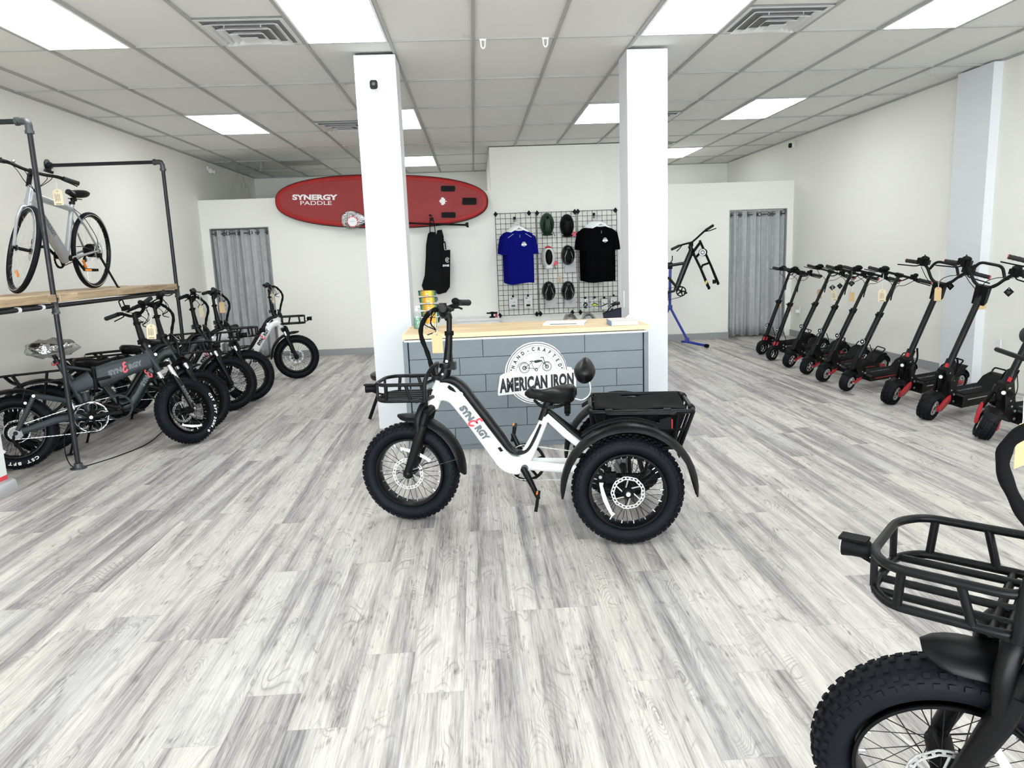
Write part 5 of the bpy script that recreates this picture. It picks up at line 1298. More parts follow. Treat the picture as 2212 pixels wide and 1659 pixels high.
# ------------------------------------------------------------------ silver city bike on the shelf
def city_bike():
    a, R_ = R(271), .330
    z0 = ZS+.041
    mx = T((-3.225, 6.41, z0)) @ RZ(a) @ RX(-R(4)) @ Matrix.Scale(.955, 4)
    t = thing('city_bike', 'silver grey city bike with slim tyres standing on the wooden shelf', 'bicycle', mx)
    sp = M['silverp']; WB = 1.06
    A0 = Vector((.935, 0, .640)); AD = Vector((-.31, 0, .95)).normalized(); S = T(A0) @ Matrix.Rotation(R(46), 4, AD) @ T(-A0)
    def wheel(mx_, rot, refl):
        w = part('wheel_rim', lambda: rim_geo(.296, .036, .022, .10, 64), M['rim'], t, mx_, key='cw')
        part('tyre', lambda: tyre_geo(R_, .294, .040, 0, seg=80), M['rubber'], w, key='cwt')
        for s in (-1, 1): part('tyre_stripe', lambda: G().ring((0, 0, 0), (0, 1, 0), .3105, .3075, .0015, 80), M['whitep'], w, T((0, s*.0202, 0)), key='cws')
        part('spokes', lambda: spokes_geo(.296, .022, .09, 32, .0009, .02), M['steel'], w, key='cwsp')
        part('brake_rotor', lambda: rotor_geo(.075), M['rotor'], w, T((0, .055, 0)), key='rot.075')
        for q in refl: part('reflector', lambda: G().box((0, 0, 0), (.085, .012, .020)), M['orange'], w, RY(q) @ T((.0, .01, .20)), key='cwr')
        return w
    wheel(T((0, 0, R_)), 1, (2.2,)); wheel(S @ T((WB, 0, R_)), 1, (R(200),))
    part('hub_motor', G().lathe([(1e-4, -.05), (.045, -.05), (.058, -.03), (.058, .03), (.045, .05), (1e-4, .05)], (0, 0, R_), (0, 1, 0), 24, closed=False), M['matte'], t)
    BB = Vector((.435, 0, .265))
    part('down_tube', G().tube([(.905, 0, .700), (.68, 0, .485), (.435, 0, .255)], .030, 12, lat=(0, 1, 0), b=[.036, .044, .046], power=4), sp, t)
    part('frame', G().tube([(.885, 0, .735), (.30, 0, .665)], .020, 10, lat=(0, 1, 0), b=[.026, .020], power=4).tube([BB, (.285, 0, .715)], [.022, .018], 12).tube([(.855, 0, .80), (.920, 0, .635)], [.027, .030], 14), sp, t)
    for s in (-1, 1):
        part('seat_stay', (lambda s=s: G().tube([(.30, s*.02, .655), (.18, s*.045, .53), (0, s*.062, R_)], .0085, 8)), sp, t, key=f'css{s}')
        part('chain_stay', (lambda s=s: G().tube([(.42, s*.03, .265), (0, s*.062, R_)], [.012, .009], 8)), sp, t, key=f'ccs{s}')
    part('stay_bridge', G().tube([(.20, -.042, .555), (.20, .042, .555)], .006, 6), sp, t)
    d = Vector((-.47, 0, -.445)).normalized()
    part('frame_lettering', fit(text_geo('SYNERGY', .06, bold=.001, shear=.15), .21, .042).xf(frame_mx((.705, .0325, .508), d, Vector((0, 1, 0)).cross(d))), M['greytext'], t)
    fk = part('fork', G().tube(rounded([(1.055, -.062, .34), (.985, -.062, .54), (.935, -.035, .635), (.925, 0, .645), (.935, .035, .635), (.985, .062, .54), (1.055, .062, .34)], .05, 4), [.011, .013, .018, .018, .013, .011], 8), sp, t, S)
    part('brake_caliper', G().box((1.02, .062, .40), (.03, .02, .04)), M['matte'], fk)
    part('stem', G().tube([(.855, 0, .795), (.835, 0, .89)], .018, 12).tube([(.838, 0, .885), (.885, 0, .905)], .017, 10).box((.89, 0, .907), (.035, .05, .04)), M['black'], t, S)
    CL = (.892, 0, .908)
    hb = part('handlebar', bars_geo(CL, .018, .325, .035, .004), M['black'], t, S)
    for sy in (-1, 1):
        part('grip', grip_geo(CL, sy, .325, .035, .018, .125), M['grip'], hb); part('brake_lever', lever_geo(CL, sy, .325, .018), M['matte'], hb)
    part('display', G().box((.885, .10, .945), (.05, .055, .02)), M['matte'], hb)
    part('bell', G().ell((.88, -.13, .945), (.016, .016, .014), 12, 8), M['steel'], hb)
    part('control_cables', wires_geo((.86, 0, .86)), M['matte'], t, S)
    part('saddle', saddle_geo(.26, .155, .055), M['vinyl'], t, T((.225, 0, .785)))
    part('seat_post', G().tube([(.285, 0, .70), (.268, 0, .745)], .0145, 12).lathe([(.018, -.012), (.024, -.012), (.024, .012), (.018, .012)], (.284, 0, .718), (-.2, 0, .98), 14).tube([(.255, -.02, .748), (.255, .02, .748)], .016, 8).tube([(.16, -.02, .755), (.30, -.02, .753)], .004, 6).tube([(.16, .02, .755), (.30, .02, .753)], .004, 6), M['black'], t)
    part('crankset', G().ring((.435, -.05, .265), (0, 1, 0), .088, .070, .004, 40).tube([(.435, -.05, .265), (.435+.08, -.05, .265)], .009, 6).tube([(.435, -.05, .265), (.435-.04, -.05, .265+.07)], .009, 6).tube([(.435, -.05, .265), (.435-.04, -.05, .265-.07)], .009, 6).tube([(.435, -.05, .265), (.435, .04, .265)], .024, 12), M['matte'], t)
    for s, an in ((1, R(-100)), (-1, R(80))):
        c = Vector((.435, s*.07, .265)); e = c+Vector((math.cos(an), 0, math.sin(an)))*.165
        an2 = R(-35) if s == 1 else R(145); e = c+Vector((math.cos(an2+PI), 0, -abs(math.sin(an2))*1.0 if s == 1 else .5*1.0)).normalized()*.165
        part('crank_arm', G().tube([c, e], [.013, .010], 8), M['matte'], t)
        pd = part('pedal', G().box(e+Vector((0, s*.055, 0)), (.075, .09, .022)), M['matte'], t)
        part('pedal_reflector', G().box(e+Vector((.036, s*.055, 0)), (.010, .05, .014)), M['orange'], pd)
    part('chain', loop_chain(chain_points(cx=.435, cz=.265, cr=.088, rx=0, rz=R_, rr=.035, y=-.05)), M['matte'], t)
    part('cassette', cassette_geo((0, -.045, R_), .045), M['matte'], t); part('derailleur', derailleur_geo((0, -.07, R_)), M['matte'], t)
    part('kickstand', G().box((.02, .07, .29), (.04, .03, .04)).tube([(.03, .075, .29), (-.03, .19, .012)], [.010, .009], 8).ell((-.032, .195, .010), (.022, .012, .008), 8, 6), M['matte'], t)
    part('rear_brake_cable', G().tube(catmull([(.31, .025, .67), (.20, .05, .60), (.06, .07, .45), (.03, .07, .36)], 5), .003, 5), M['matte'], t)
    return t
city = city_bike()
# power cable on the floor
o = part('power_cable', G().tube(catmull([(-2.915, 5.185, .33), (-2.945, 5.17, .25), (-2.95, 5.16, .12), (-2.93, 5.19, .02), (-2.87, 5.26, .0045), (-2.75, 5.55, .0045), (-2.70, 5.9, .0045), (-2.80, 6.5, .0045), (-2.9, 6.9, .0045)], 6), .0038, 6), M['matte'])
tag(o, 'thin black cable running along the floor from the near rack post under the bikes', 'cable')

# ------------------------------------------------------------------ service counter
CX0, CX1, CY0, CY1, CZ = -.527, 1.228, 5.205, 5.83, .862
ct = thing('service_counter', 'slate blue plank-clad service counter with pale butcher block top', 'counter', loc=((CX0+CX1)/2, (CY0+CY1)/2, 0))
ox, oy = (CX0+CX1)/2, (CY0+CY1)/2
part('cabinet_body', G().box((0, 0, .41), (CX1-CX0-.02, CY1-CY0-.02, .82)), M['gap'], ct)
g = G()
rows = [(.808, .683, (.035, .770)), (.679, .556, (-.136,)), (.552, .429, (.046, 1.0)), (.425, .302, (.903, .20)), (.298, .168, (.336,)), (.164, .042, (-.191, .657))]
for z1, z0, js in rows:
    xs = [CX0+.034]+[j for j in sorted(js) if j < CX1-.06]+[CX1-.034]
    for a, b in zip(xs[:-1], xs[1:]): g.box(((a+b)/2-ox, CY0-.004-oy, (z0+z1)/2), (b-a-.004, .018, z1-z0))
part('plank_cladding', g, M['shiplap'], ct)
for x in (CX0+.012, CX1-.012):
    part('corner_trim', G().box((x-ox, CY0-.008-oy, .414), (.030, .030, .792)), M['shiplap'], ct)
for s, x in ((-1, CX0), (1, CX1)): part('side_panel', G().box((x-ox, 0, .41), (.014, CY1-CY0, .80)), M['shiplap'], ct)
part('white_top_strip', G().box((0, CY0-.010-oy, .816), (CX1-CX0-.01, .024, .014)), M['whitep'], ct)
part('toe_kick', G().box((0, CY0+.02-oy, .02), (CX1-CX0-.06, .03, .04)), M['shiplap'], ct)
tp = thing('butcher_block_worktop', 'long pale butcher block worktop lying on the slate blue counter', 'countertop', loc=(.354, 5.505, CZ-.0165))
part('top_board', G().box((0, 0, .002), (1.755, .665, .031)), M['butcher'], tp)
part('front_edge', G().box((0, -.336, .0015), (1.757, .008, .032)), M['blockedge'], tp)
for s in (-1, 1): part('end_edge', G().box((s*.8815, 0, .0015), (.008, .672, .032)), M['blockedge'], tp)

# round sign, units: k metres per drawing unit
k_ = .000829; SY = CY0-.016
sg = thing('round_sign', 'white round sign with black lettering and a vintage motorcycle on the counter front', 'sign', loc=(.416, SY, .546))
def q(x, y): return ((x-1185)*k_, (345-y)*k_)
def circ(r, a0=0, a1=360, n=56): return [(r*math.cos(R(a0+(a1-a0)*i/n)), r*math.sin(R(a0+(a1-a0)*i/n))) for i in range(n+1)]
def flat(poly, h0, h1): return G().prism(poly, -h1, -h0)
body = [q(*p) for p in [(905, 335), (912, 290), (925, 250), (950, 205), (985, 160), (1025, 120), (1075, 90), (1130, 74), (1185, 70), (1240, 74), (1295, 92), (1345, 120), (1385, 160), (1415, 205), (1438, 250), (1450, 300), (1490, 308), (1497, 328), (1527, 332), (1527, 484), (1470, 492), (1462, 500), (1415, 520), (1370, 550), (1310, 590), (1250, 610), (1185, 616), (1120, 612), (1065, 595), (1020, 565), (985, 535), (975, 520), (940, 512), (925, 508), (850, 528), (838, 515), (842, 470), (862, 362), (872, 348), (890, 343), (888, 336)]]
part('sign_panel', flat(body, 0, .006), M['whitep'], sg)
def ring2(r0, r1, a0, a1, h=.0064, n=48, cy=0., cx=0., sy=1.):
    g = G(); vs = []
    for i in range(n+1):
        a = R(a0+(a1-a0)*i/n); vs += [(cx+r0*math.cos(a), -h, cy+r0*math.sin(a)*sy), (cx+r1*math.cos(a), -h, cy+r1*math.sin(a)*sy)]
    return g.add(vs, [(2*i, 2*i+1, 2*i+3, 2*i+2) for i in range(n)])
g = G()
for r0, r1 in ((.2150, .2200), (.1998, .2025)):
    h_ = ring2(r0, r1, 4, 176); g.add(h_.v, h_.f); h_ = ring2(r0, r1, 222, 318); g.add(h_.v, h_.f)
h_ = ring2(.1505, .1520, 6, 174); g.add(h_.v, h_.f)
h_ = ring2(.143, .1445, 228, 312, cy=0); g.add(h_.v, h_.f)
part('ring_lines', g, M['blacktext'], sg)
def on_arc(s, rad, size, a0, a1, inward=False):
    g = G(); n = len(s)
    for i, ch in enumerate(s):
        a = R(a0+(a1-a0)*i/(n-1)); d = Vector((math.cos(a), 0, math.sin(a)))
        up = -d if inward else d; x = Vector((math.sin(a), 0, -math.cos(a)))*(-1 if inward else 1)
        t = text_geo(ch, size, ext=.0004, bold=size*.045, sx=.8); t.xf(frame_mx(d*rad+Vector((0, -.0066, 0)), x, up)); g.add(t.v, t.f)
    return g
part('arc_lettering', on_arc('HAND-CRAFTED', .176, .036, 163, 17), M['blacktext'], sg)
part('arc_lettering', on_arc('CYCLE', .170, .036, 246, 294, True), M['blacktext'], sg)
for a in (173, 7):
    d = Vector((math.cos(R(a)), 0, math.sin(R(a))))*.186
    star = [(d.x+(.009 if j % 2 == 0 else .004)*math.sin(j*PI/5), d.z+(.009 if j % 2 == 0 else .004)*math.cos(j*PI/5)+.008) for j in range(10)]
    part('star', G().prism(star, -.0068, -.006), M['blacktext'], sg)
# banner
bn = [q(*p) for p in [(866, 362), (1524, 336), (1522, 480), (846, 522)]]
part('banner', flat([q(*p) for p in [(862, 358), (1530, 331), (1527, 486), (840, 528)]], .006, .009), M['whitep'], sg)
g = fit(text_geo('AMERICAN IRON', .1, bold=.0052, spacing=1.06), 1, 1, .5, .5)
xl, xr = 856, 1508
vs = []
for x, y, z in g.v:
    top = 377+(352-377)*x; bot = 509+(464-509)*x
    vs.append((*q(xl+(xr-xl)*x, bot+(top-bot)*y), z))
g.v = [(a, -.0095-.0004*(c_ > 0), b) for a, b, c_ in vs]
part('banner_lettering', g, M['blacktext'], sg)
# motorcycle emblem
g = G(); k2 = .001
def wheel2(cx, cy, r):
    for r0, r1 in ((r-5, r), (r*.72, r*.76), (r*.24, r*.42), (0.5, r*.12)):
        h_ = ring2(r0*k_, r1*k_, 0, 360, n=32, cy=q(0, cy)[1], cx=q(cx, 0)[0], h=.0067); g.add(h_.v, h_.f)
wheel2(1080, 294, 46); wheel2(1276, 290, 41)
def ln(pts, w):
    P = [Vector((q(*p)[0], -.0066, q(*p)[1])) for p in pts]; g.tube(P, w*k_, 4, lat=(0, 1, 0), b=w*k_) if False else g.tube(P, w*k_*.7, 4)
ln([(1080, 294), (1130, 262), (1150, 240), (1225, 232), (1276, 290)], 3); ln([(1245, 215), (1262, 262), (1276, 290)], 4); ln([(1140, 245), (1160, 300), (1205, 300), (1240, 240)], 3)
ln([(1222, 212), (1240, 206), (1252, 214)], 5); ln([(1126, 240), (1150, 236), (1160, 240)], 5); ln([(1080, 294), (1150, 300), (1180, 314)], 3)
ln([(1022, 292), (1030, 262), (1060, 244), (1100, 246)], 3); ln([(1240, 262), (1262, 246), (1300, 250)], 3)
g.prism([q(*p) for p in [(1168, 232), (1205, 228), (1238, 232), (1232, 244), (1180, 256), (1164, 246)]], -.0072, -.006)
h_ = ring2(8*k_, 14*k_, 0, 360, n=20, cy=q(0, 314)[1], cx=q(1182, 0)[0], h=.0067); g.add(h_.v, h_.f)
part('motorcycle_emblem', g, M['blacktext'], sg)

# things on the worktop
ZT = CZ+.0005
t = thing('laptop', 'closed silver laptop lying on the counter top', 'laptop', T((.67, 5.50, ZT)) @ RZ(R(-14)))
part('base', G().box((0, 0, .006), (.31, .215, .011)), M['laptop'], t); part('lid', G().box((0, 0, .0145), (.31, .215, .005)), M['whitep'], t); part('hinge_gap', G().box((.0, -.1085, .0105), (.20, .002, .004)), M['matte'], t)
t = thing('thick_book', 'thick paperback book with blue spine at the right end of the counter', 'book', T((1.065, 5.30, ZT)) @ RZ(R(-2)))
part('pages', G().box((.004, 0, .018), (.19, .22, .032)), M['paper'], t); part('spine', G().box((-.095, 0, .0185), (.006, .226, .037)), M['bookblue'], t)
cv = part('cover', G().box((0, 0, .0365), (.196, .228, .002)), M['bookcover'], t)
o = part('folded_paper_cone', G().add([(-.03, -.02, 0), (.03, -.02, 0), (.03, .02, 0), (-.03, .02, 0), (0, 0, .028)], [(0, 1, 4), (1, 2, 4), (2, 3, 4), (3, 0, 4), (3, 2, 1, 0)]), M['pink'], mx=T((1.12, 5.33, ZT+.0385))); tag(o, 'small pink folded paper standing on the thick book', 'paper')
# sanitizer bottle
t = thing('sanitizer_bottle', 'clear pump bottle of green sanitizer at the left end of the counter', 'bottle', loc=(-.452, 5.62, ZT))
part('liquid', G().lathe([(1e-4, .002), (.028, .002), (.030, .008), (.030, .085), (1e-4, .085)], (0, 0, 0), (0, 0, 1), 20, closed=False), M['sanitizer'], t)
part('bottle_shell', G().lathe([(1e-4, 0), (.031, 0), (.033, .006), (.033, .095), (.026, .118), (.013, .130), (.013, .140), (1e-4, .140)], (0, 0, 0), (0, 0, 1), 20, closed=False), M['clear'], t)
part('pump', G().lathe([(1e-4, .138), (.015, .138), (.015, .153), (.006, .155), (.006, .165), (1e-4, .165)], (0, 0, 0), (0, 0, 1), 14, closed=False).box((.010, 0, .168), (.036, .014, .010)), M['whitep'], t)
o = part('label_sticker', G().tube([(0, -.0335, .03), (0, -.0335, .08)], .001, 4), M['whitep'], t) if False else None
# sunglasses stand and five pairs
SXx, SYy = -.352, 5.60
t = thing('sunglasses_stand', 'narrow yellow-edged acrylic sunglasses stand on the counter', 'display stand', loc=(SXx, SYy, ZT))
part('base', G().box((0, .02, .004), (.11, .12, .008)), M['clear'], t)
part('upright', G().box((0, .035, .145), (.052, .004, .275)), M['clear'], t)
for s in (-1, 1): part('edge_strip', G().box((s*.027, .034, .145), (.005, .010, .278)), M['yellow'], t)
for i, (z, lb) in enumerate(((1.132, 'orange mirrored wraparound sunglasses at the top of the stand'), (1.080, 'orange mirrored sunglasses second from the top of the stand'), (1.026, 'orange mirrored sunglasses in the middle of the stand'), (.972, 'mirrored sunglasses second from the bottom of the stand'), (.925, 'mirrored sunglasses lowest on the stand'))):
    t = thing('sunglasses', lb, 'sunglasses', loc=(SXx+(.004*i-.012), SYy, z), group='mirrored sunglasses on the stand')
    g = G(); vs = []; n = 20
    for j in range(n+1):
        u = -1+2*j/n; a = u*1.05; x = .066*math.sin(a)/math.sin(1.05); y = -.052*math.cos(a)+.015
        top = .022-.004*u*u; bot = -.022+.006*u*u+(.016*math.exp(-(u/.10)**2))
        vs += [(x, y, top), (x, y-.0015, top), (x, y, bot), (x, y-.0015, bot)]
    fs = []
    for j in range(n):
        a, b = 4*j, 4*j+4; fs += [(a, b, b+1, a+1), (a+1, b+1, b+3, a+3), (a+2, a+3, b+3, b+2), (a, a+2, b+2, b)]
    fs += [(0, 1, 3, 2), (4*n, 4*n+2, 4*n+3, 4*n+1)]
    part('lens', g.add(vs, fs), M['lensmat'], t)
    part('brow_frame', G().tube([(.067*math.sin(-1.05+2.1*j/16)/math.sin(1.05), -.0535*math.cos(-1.05+2.1*j/16)+.015, .023-.004*((-1+j/8)**2)) for j in range(17)], .0022, 6), M['matte'], t)
    for s in (-1, 1): part('temple', G().tube(catmull([(s*.066, -.012, .018), (s*.069, .03, .010), (s*.066, .075, -.010)], 4), .0028, 6), M['matte'], t)
    part('nose_pad', G().tube([(-.008, -.036, -.010), (0, -.038, .000), (.008, -.036, -.010)], .003, 6), M['whitep'], t)

# ------------------------------------------------------------------ behind the counter
t = thing('white_cabinet', 'low white cabinet against the back wall behind the counter', 'cabinet', loc=(.02, 10.86, 0))
part('body', G().box((0, 0, .235), (.62, .44, .47)), M['whitep'], t); part('top', G().box((0, -.005, .485), (.64, .46, .028)), M['whitep'], t); part('door', G().box((0, -.226, .24), (.58, .012, .42)), M['whitep'], t)
t = thing('bench_vice', 'small black bench tool with a red grip on the low white cabinet', 'tool', loc=(.235, 10.75, .4995))
part('jaw_bar', G().tube([(-.085, 0, .068), (.075, 0, .066)], [.010, .018], 10), M['matte'], t); part('pedestal', G().lathe([(1e-4, 0), (.045, 0), (.045, .014), (.018, .024), (.018, .06), (.024, .085), (1e-4, .088)], (.0, 0, 0), (0, 0, 1), 16, closed=False), M['matte'], t); part('red_grip', G().box((.058, 0, .030), (.03, .03, .058)), M['red'], t)
t = thing('back_shelf_unit', 'low white storage unit behind the counter under the grid panels', 'shelf', loc=(1.60, 10.45, 0))
part('body', G().box((0, 0, .17), (1.3, .6, .34)), M['whitep'], t); part('top', G().box((0, 0, .353), (1.34, .64, .024)), M['whitep'], t)
for i, (x, lb) in enumerate(((1.34, 'black helmet in a clear bag behind the counter, left of the pair'), (1.60, 'black helmet in a clear bag behind the counter, right of the pair'))):
    t = thing('bagged_helmet', lb, 'helmet', loc=(x, 10.30, .366), group='bagged helmets behind the counter')
    part('shell', G().ell((0, 0, 0), (.10, .12, .175), 24, 14, half=True, fn=lambda p: Vector((p.x*(1+.03*math.sin(8*p.z+3*p.y)), p.y, p.z))), M['vinyl'], t)
    part('plastic_bag', G().ell((-.015, 0, 0), (.125, .14, .19), 24, 14, half=True, fn=lambda p: Vector((p.x*(1+.08*math.sin(7*p.z+5*p.y)), p.y*(1+.06*math.sin(9*p.x)), p.z*(1+.05*math.sin(11*p.x))))), M['film'], t)
t = thing('frame_bag', 'navy black frame bag propped beside the right pillar behind the counter', 'bag', loc=(1.93, 10.30, .366))
part('bag_body', G().prism([(-.13, .17), (-.12, .10), (-.095, .065), (.13, .065), (.14, .235), (.08, .225)], -.05, .05), M['navy'], t); part('zip_flap', G().tube([(-.13, -.052, .17), (.08, -.052, .228), (.14, -.052, .24)], .006, 6), M['matte'], t)
part('strap', G().tube(catmull([(-.08, -.03, .19), (-.03, -.03, .25), (.03, -.03, .27)], 5), .007, 6), M['matte'], t); part('foam_roll', G().tube([(-.01, -.02, .285), (.105, -.02, .300)], .021, 14), M['grip'], t); part('prop_leg', G().tube([(-.095, 0, .07), (-.12, 0, .004)], .006, 6), M['matte'], t)
part('bag_foot', G().box((.07, 0, .033), (.10, .07, .066)), M['matte'], t)

# ------------------------------------------------------------------ grid wall
def grid_panel(x0, x1, z0, z1, label):
    t = thing('grid_panel', label, 'display grid', loc=((x0+x1)/2, 11.07, (z0+z1)/2), group='wire grid panels on the back wall')
    w, h = x1-x0, z1-z0; g = G(); nx, nz = 8, 20
    for i in range(nx+1): g.tube([(-w/2+w*i/nx, 0, -h/2), (-w/2+w*i/nx, 0, h/2)], .0032 if 0 < i < nx else .0042, 6)
    for j in range(nz+1): g.tube([(-w/2, -.004, -h/2+h*j/nz), (w/2, -.004, -h/2+h*j/nz)], .0032 if 0 < j < nz else .0042, 6)
    part('wire_grid', g, M['black'], t)
    for x, z in ((-w/2+.006, h/2-.008), (w/2-(.10 if x0 < .5 else .02), h/2-.008), (-w/2+.012, -h/2+.002), (w/2-(.03 if x0 < .5 else .09), -h/2+.002)):
        part('diamond_bracket', G().prism([(0, .042), (.033, 0), (0, -.042), (-.033, 0)], -.012, -.004).disc((0, -.014, 0), (0, 1, 0), .008, .004, 10).tube([(0, -.004, 0), (0, .028, 0)], .008, 8), M['matte'], t, T((x, 0, z)), key='diamond')
    return t
grid_panel(.347, .948, .497, 2.006, 'black wire grid panel holding the blue shirts')
grid_panel(.963, 1.551, .498, 2.002, 'black wire grid panel holding six helmets')
grid_panel(1.573, 2.162, .496, 2.004, 'black wire grid panel holding the black shirts')

def shirt_parts(t, m, wid=.195, ln_=.78, sl=.33, stripe=False, big=False):
    n = 28
    rows = [(0., .060, .014), (-.018, .115, .016), (-.05, .185, .018), (-.10, wid+.008, .020), (-.20, wid, .020), (-.35, wid-.004, .019), (-.50, wid-.002, .018), (-.65, wid-.004, .018), (-ln_+.01, wid-.006, .018), (-ln_, wid-.008, .017)]
    g = G(); vs = []
    for z, hw, d in rows:
        for k in range(n):
            a = 2*PI*k/n; c, s = math.cos(a), math.sin(a)
            x = hw*math.copysign(abs(c)**.7, c); y = d*math.copysign(abs(s)**.9, s)
            low = min(1, max(0, -z/.5))
            y += .008*low*math.sin(x*62+.6)+.004*low*math.sin(x*120)
            zz = z+(-.022*(1-abs(x)/.06) if z == 0 and s < 0 and abs(x) < .06 else 0)+(.012*math.sin(x*14) if z < -ln_+.02 else 0)
            vs.append((x, y, zz))
    R_ = len(rows)
    fs = [(i*n+k, i*n+(k+1) % n, (i+1)*n+(k+1) % n, (i+1)*n+k) for i in range(R_-1) for k in range(n)]+[tuple((R_-1)*n+k for k in range(n))]
    body = part('torso', lambda: G().add(vs, fs), m, t, key=f'torso{m.name}{wid}', sharp=70)
    for s in (-1, 1):
        part('sleeve', (lambda s=s: G().tube([(s*(wid-.075), 0, -.055), (s*(wid-.01), 0, -.12), (s*(wid+.030), .002, -.22), (s*(wid+.045), .004, -sl)], [.050, .070, .068, .066], 14, lat=(0, 1, 0) if False else None, b=None) if False else G().tube([(s*(wid-.09), 0, -.070), (s*(wid-.015), 0, -.12), (s*(wid+.012), .002, -.23), (s*(wid+.022), .004, -sl)], [.015, .019, .020, .019], 14, lat=(0, 1, 0), b=[.045, .052, .046, .050])), m, t, key=f'sleeve{m.name}{wid}{s}')
    return body
def hanger(t, dz=.0):
    part('hanger', lambda: G().tube([(-.125, 0, -.030), (-.05, 0, .022), (0, 0, .05), (.05, 0, .022), (.125, 0, -.030)], .010, 8, lat=(0, 1, 0), b=.017).tube([(-.06, 0, .0), (.06, 0, .0)], .010, 6), M['whitep'], t, key='hanger')
    part('hanger_hook', lambda: G().tube(catmull([(0, 0, .035), (0, 0, .085), (-.016, 0, .10), (-.018, 0, .125), (-.004, 0, .138), (.012, 0, .128)], 4), .0042, 6), M['steel'], t, key='hook')
def shirts(cx, zn, m, n, col, dx, big):
    for i in range(n):
        y = 10.74+.055*i
        lab = f'{col} short sleeve shirt with white chest badge, front one of the hanging stack' if i == 0 else f'{col} shirt edge hanging behind the front {col} shirt on the grid'
        t = thing('shirt', lab, 'shirt', loc=(cx-dx*i, y, zn+.004*i), group=f'{col} shirts behind the front one' if i else None)
        shirt_parts(t, m, .212 if big else .200, .80 if big else .765, .345)
        hanger(t)
        if i == 0:
            bx = .055 if big else .06
            y0 = -.030
            def badge():
                g = G(); h_ = ring2(.024, .029, 0, 360, h=0., n=24, sy=1.15); g.add(h_.v, h_.f); h_ = ring2(.010, .018, 0, 360, h=0., n=20); g.add(h_.v, h_.f); g.prism([(-.040, -.006), (-.034, -.022), (0, -.014), (.034, -.022), (.040, -.006), (.030, .004), (-.030, .004)], -.0015, 0); return g
            part('chest_badge', badge, M['whitetext'], t, T((bx, y0-.003, -.20)), key='badge')
            part('neck_print', lambda: G().box((0, 0, 0), (.013, .001, .040)), M['greytext'], t, T((.004, -.024, -.085)), key='neckp')
            if not big:
                for s in (-1, 1): part('shoulder_piping', (lambda s=s: G().tube([(s*.085, -.020, -.050), (s*.17, -.024, -.105)], .0022, 4)), M['whitetext'], t)
    t = thing('display_arm', f'black bracket arm on the grid carrying the {col} shirts', 'bracket', loc=(cx-.045, 11.06, zn+.165))
    part('arm', G().tube([(0, 0, 0), (.03, -.38, -.035)], .006, 8).tube([(.03, -.38, -.035), (.032, -.385, -.015)], .006, 6), M['steel'], t); part('arm_plate', G().box((0, -.006, .005), (.035, .008, .075)), M['matte'], t)
shirts(.675, 1.745, M['blue'], 5, 'blue', .012, False)
shirts(1.862, 1.760, M['blackshirt'], 6, 'black', .014, True)

def helmet(x, z, kind, label, w=.105, h=.165):
    t = thing('bike_helmet', label, 'helmet', loc=(x, 11.045, z), group='helmets on the middle grid panel')
    def fn(p): return Vector((p.x*(1-.10*p.z), p.y, p.z))
    shell = {'green': M['helmetgreen'], 'black': M['matte'], 'white': M['white'], 'vent': M['blackp']}[kind]
    rot = Matrix.Rotation(R(90), 3, 'X')     # dome points to -y
    g = G().ell((0, 0, 0), (w, h, .135), 24, 12, rot=rot, half=True)
    part('shell', g, shell, t)
    def surf(u, v, lift=1.02):   # u,v in unit disc -> point on the dome
        d = max(0, 1-u*u-v*v); return Vector((u*w*lift, -math.sqrt(d)*.135*lift, v*h*lift))
    if kind == 'vent':
        for q0 in (-.62, -.22, .22, .62):
            g = G().tube([surf(q0*(.35+.65*math.cos(v*1.25)), v, 1.0) for v in [-.80+.2*i for i in range(9)]], .010, 6); part('rib', g, M['blackp'], t)
        for s in (-1, 1):  # pale stripes draw the glossy rib highlights onto the shell
            part('highlight_stripe', G().tube([surf(s*(.08+.50*(i/7)), .72-.95*i/7, 1.03) for i in range(8)], .0045, 5), M['rotor'], t)
            part('highlight_stripe', G().tube([surf(s*(.55-.15*(i/5)), -.30-.5*i/5, 1.03) for i in range(6)], .0035, 5), M['rotor'], t)
        for v in (.35, .05, -.25, -.5):
            part('vent_slot', G().ell(surf(0, v, .99), (.017, .012, .032), 10, 6), M['matte'], t)
    if kind in ('green', 'black'):
        for s in (-1, 1):
            part('vent_slot', G().tube([surf(s*(.42+.1*i/4), .35-.9*i/4, 1.) for i in range(5)], [.006, .012, .013, .010, .005], 6), M['matte'], t)
        part('vent_slot', G().tube([surf(0, .62, 1.0), surf(0, .40, 1.0)], [.020, .014], 6), M['matte'], t)
        part('visor', G().ell((0, -.035, -h*.93), (w*.80, .055, .018), 16, 8), shell, t)
    if kind == 'white':
        part('vent_opening', G().ell((0, -.080, .005), (w*.60, .072, h*.72), 20, 12), M['matte'], t)
        part('rear_trim', G().ell((0, -.03, h*.86), (w*.5, .04, .03), 14, 8), M['red'], t)
        part('visor', G().ell((0, -.045, -h*.88), (w*.66, .06, .03), 16, 8), M['white'], t)
    if kind != 'vent': part('chin_strap', G().tube(catmull([(w*.7, -.02, -h*.5), (w*.95, -.02, -h*.95), (w*1.05, -.015, -h*1.08)], 4), .004, 5), M['matte'], t)
    if kind in ('white', 'black'): part('swing_tag', G().box((w*1.0, -.03, -h*.78 if kind == 'black' else -h*.52), (.05, .002, .065), Matrix.Rotation(R(25), 3, 'Y')), M['redtext'], t)
    if kind == 'vent': part('header_card', G().box((.035, .012, -h-.03), (.17, .002, .16)), M['greycard'], t)
helmet(1.111, 1.828, 'green', 'dark green bike helmet, top left of the six on the grid')
helmet(1.407, 1.800, 'black', 'matte black bike helmet with red tag, top right of the six')
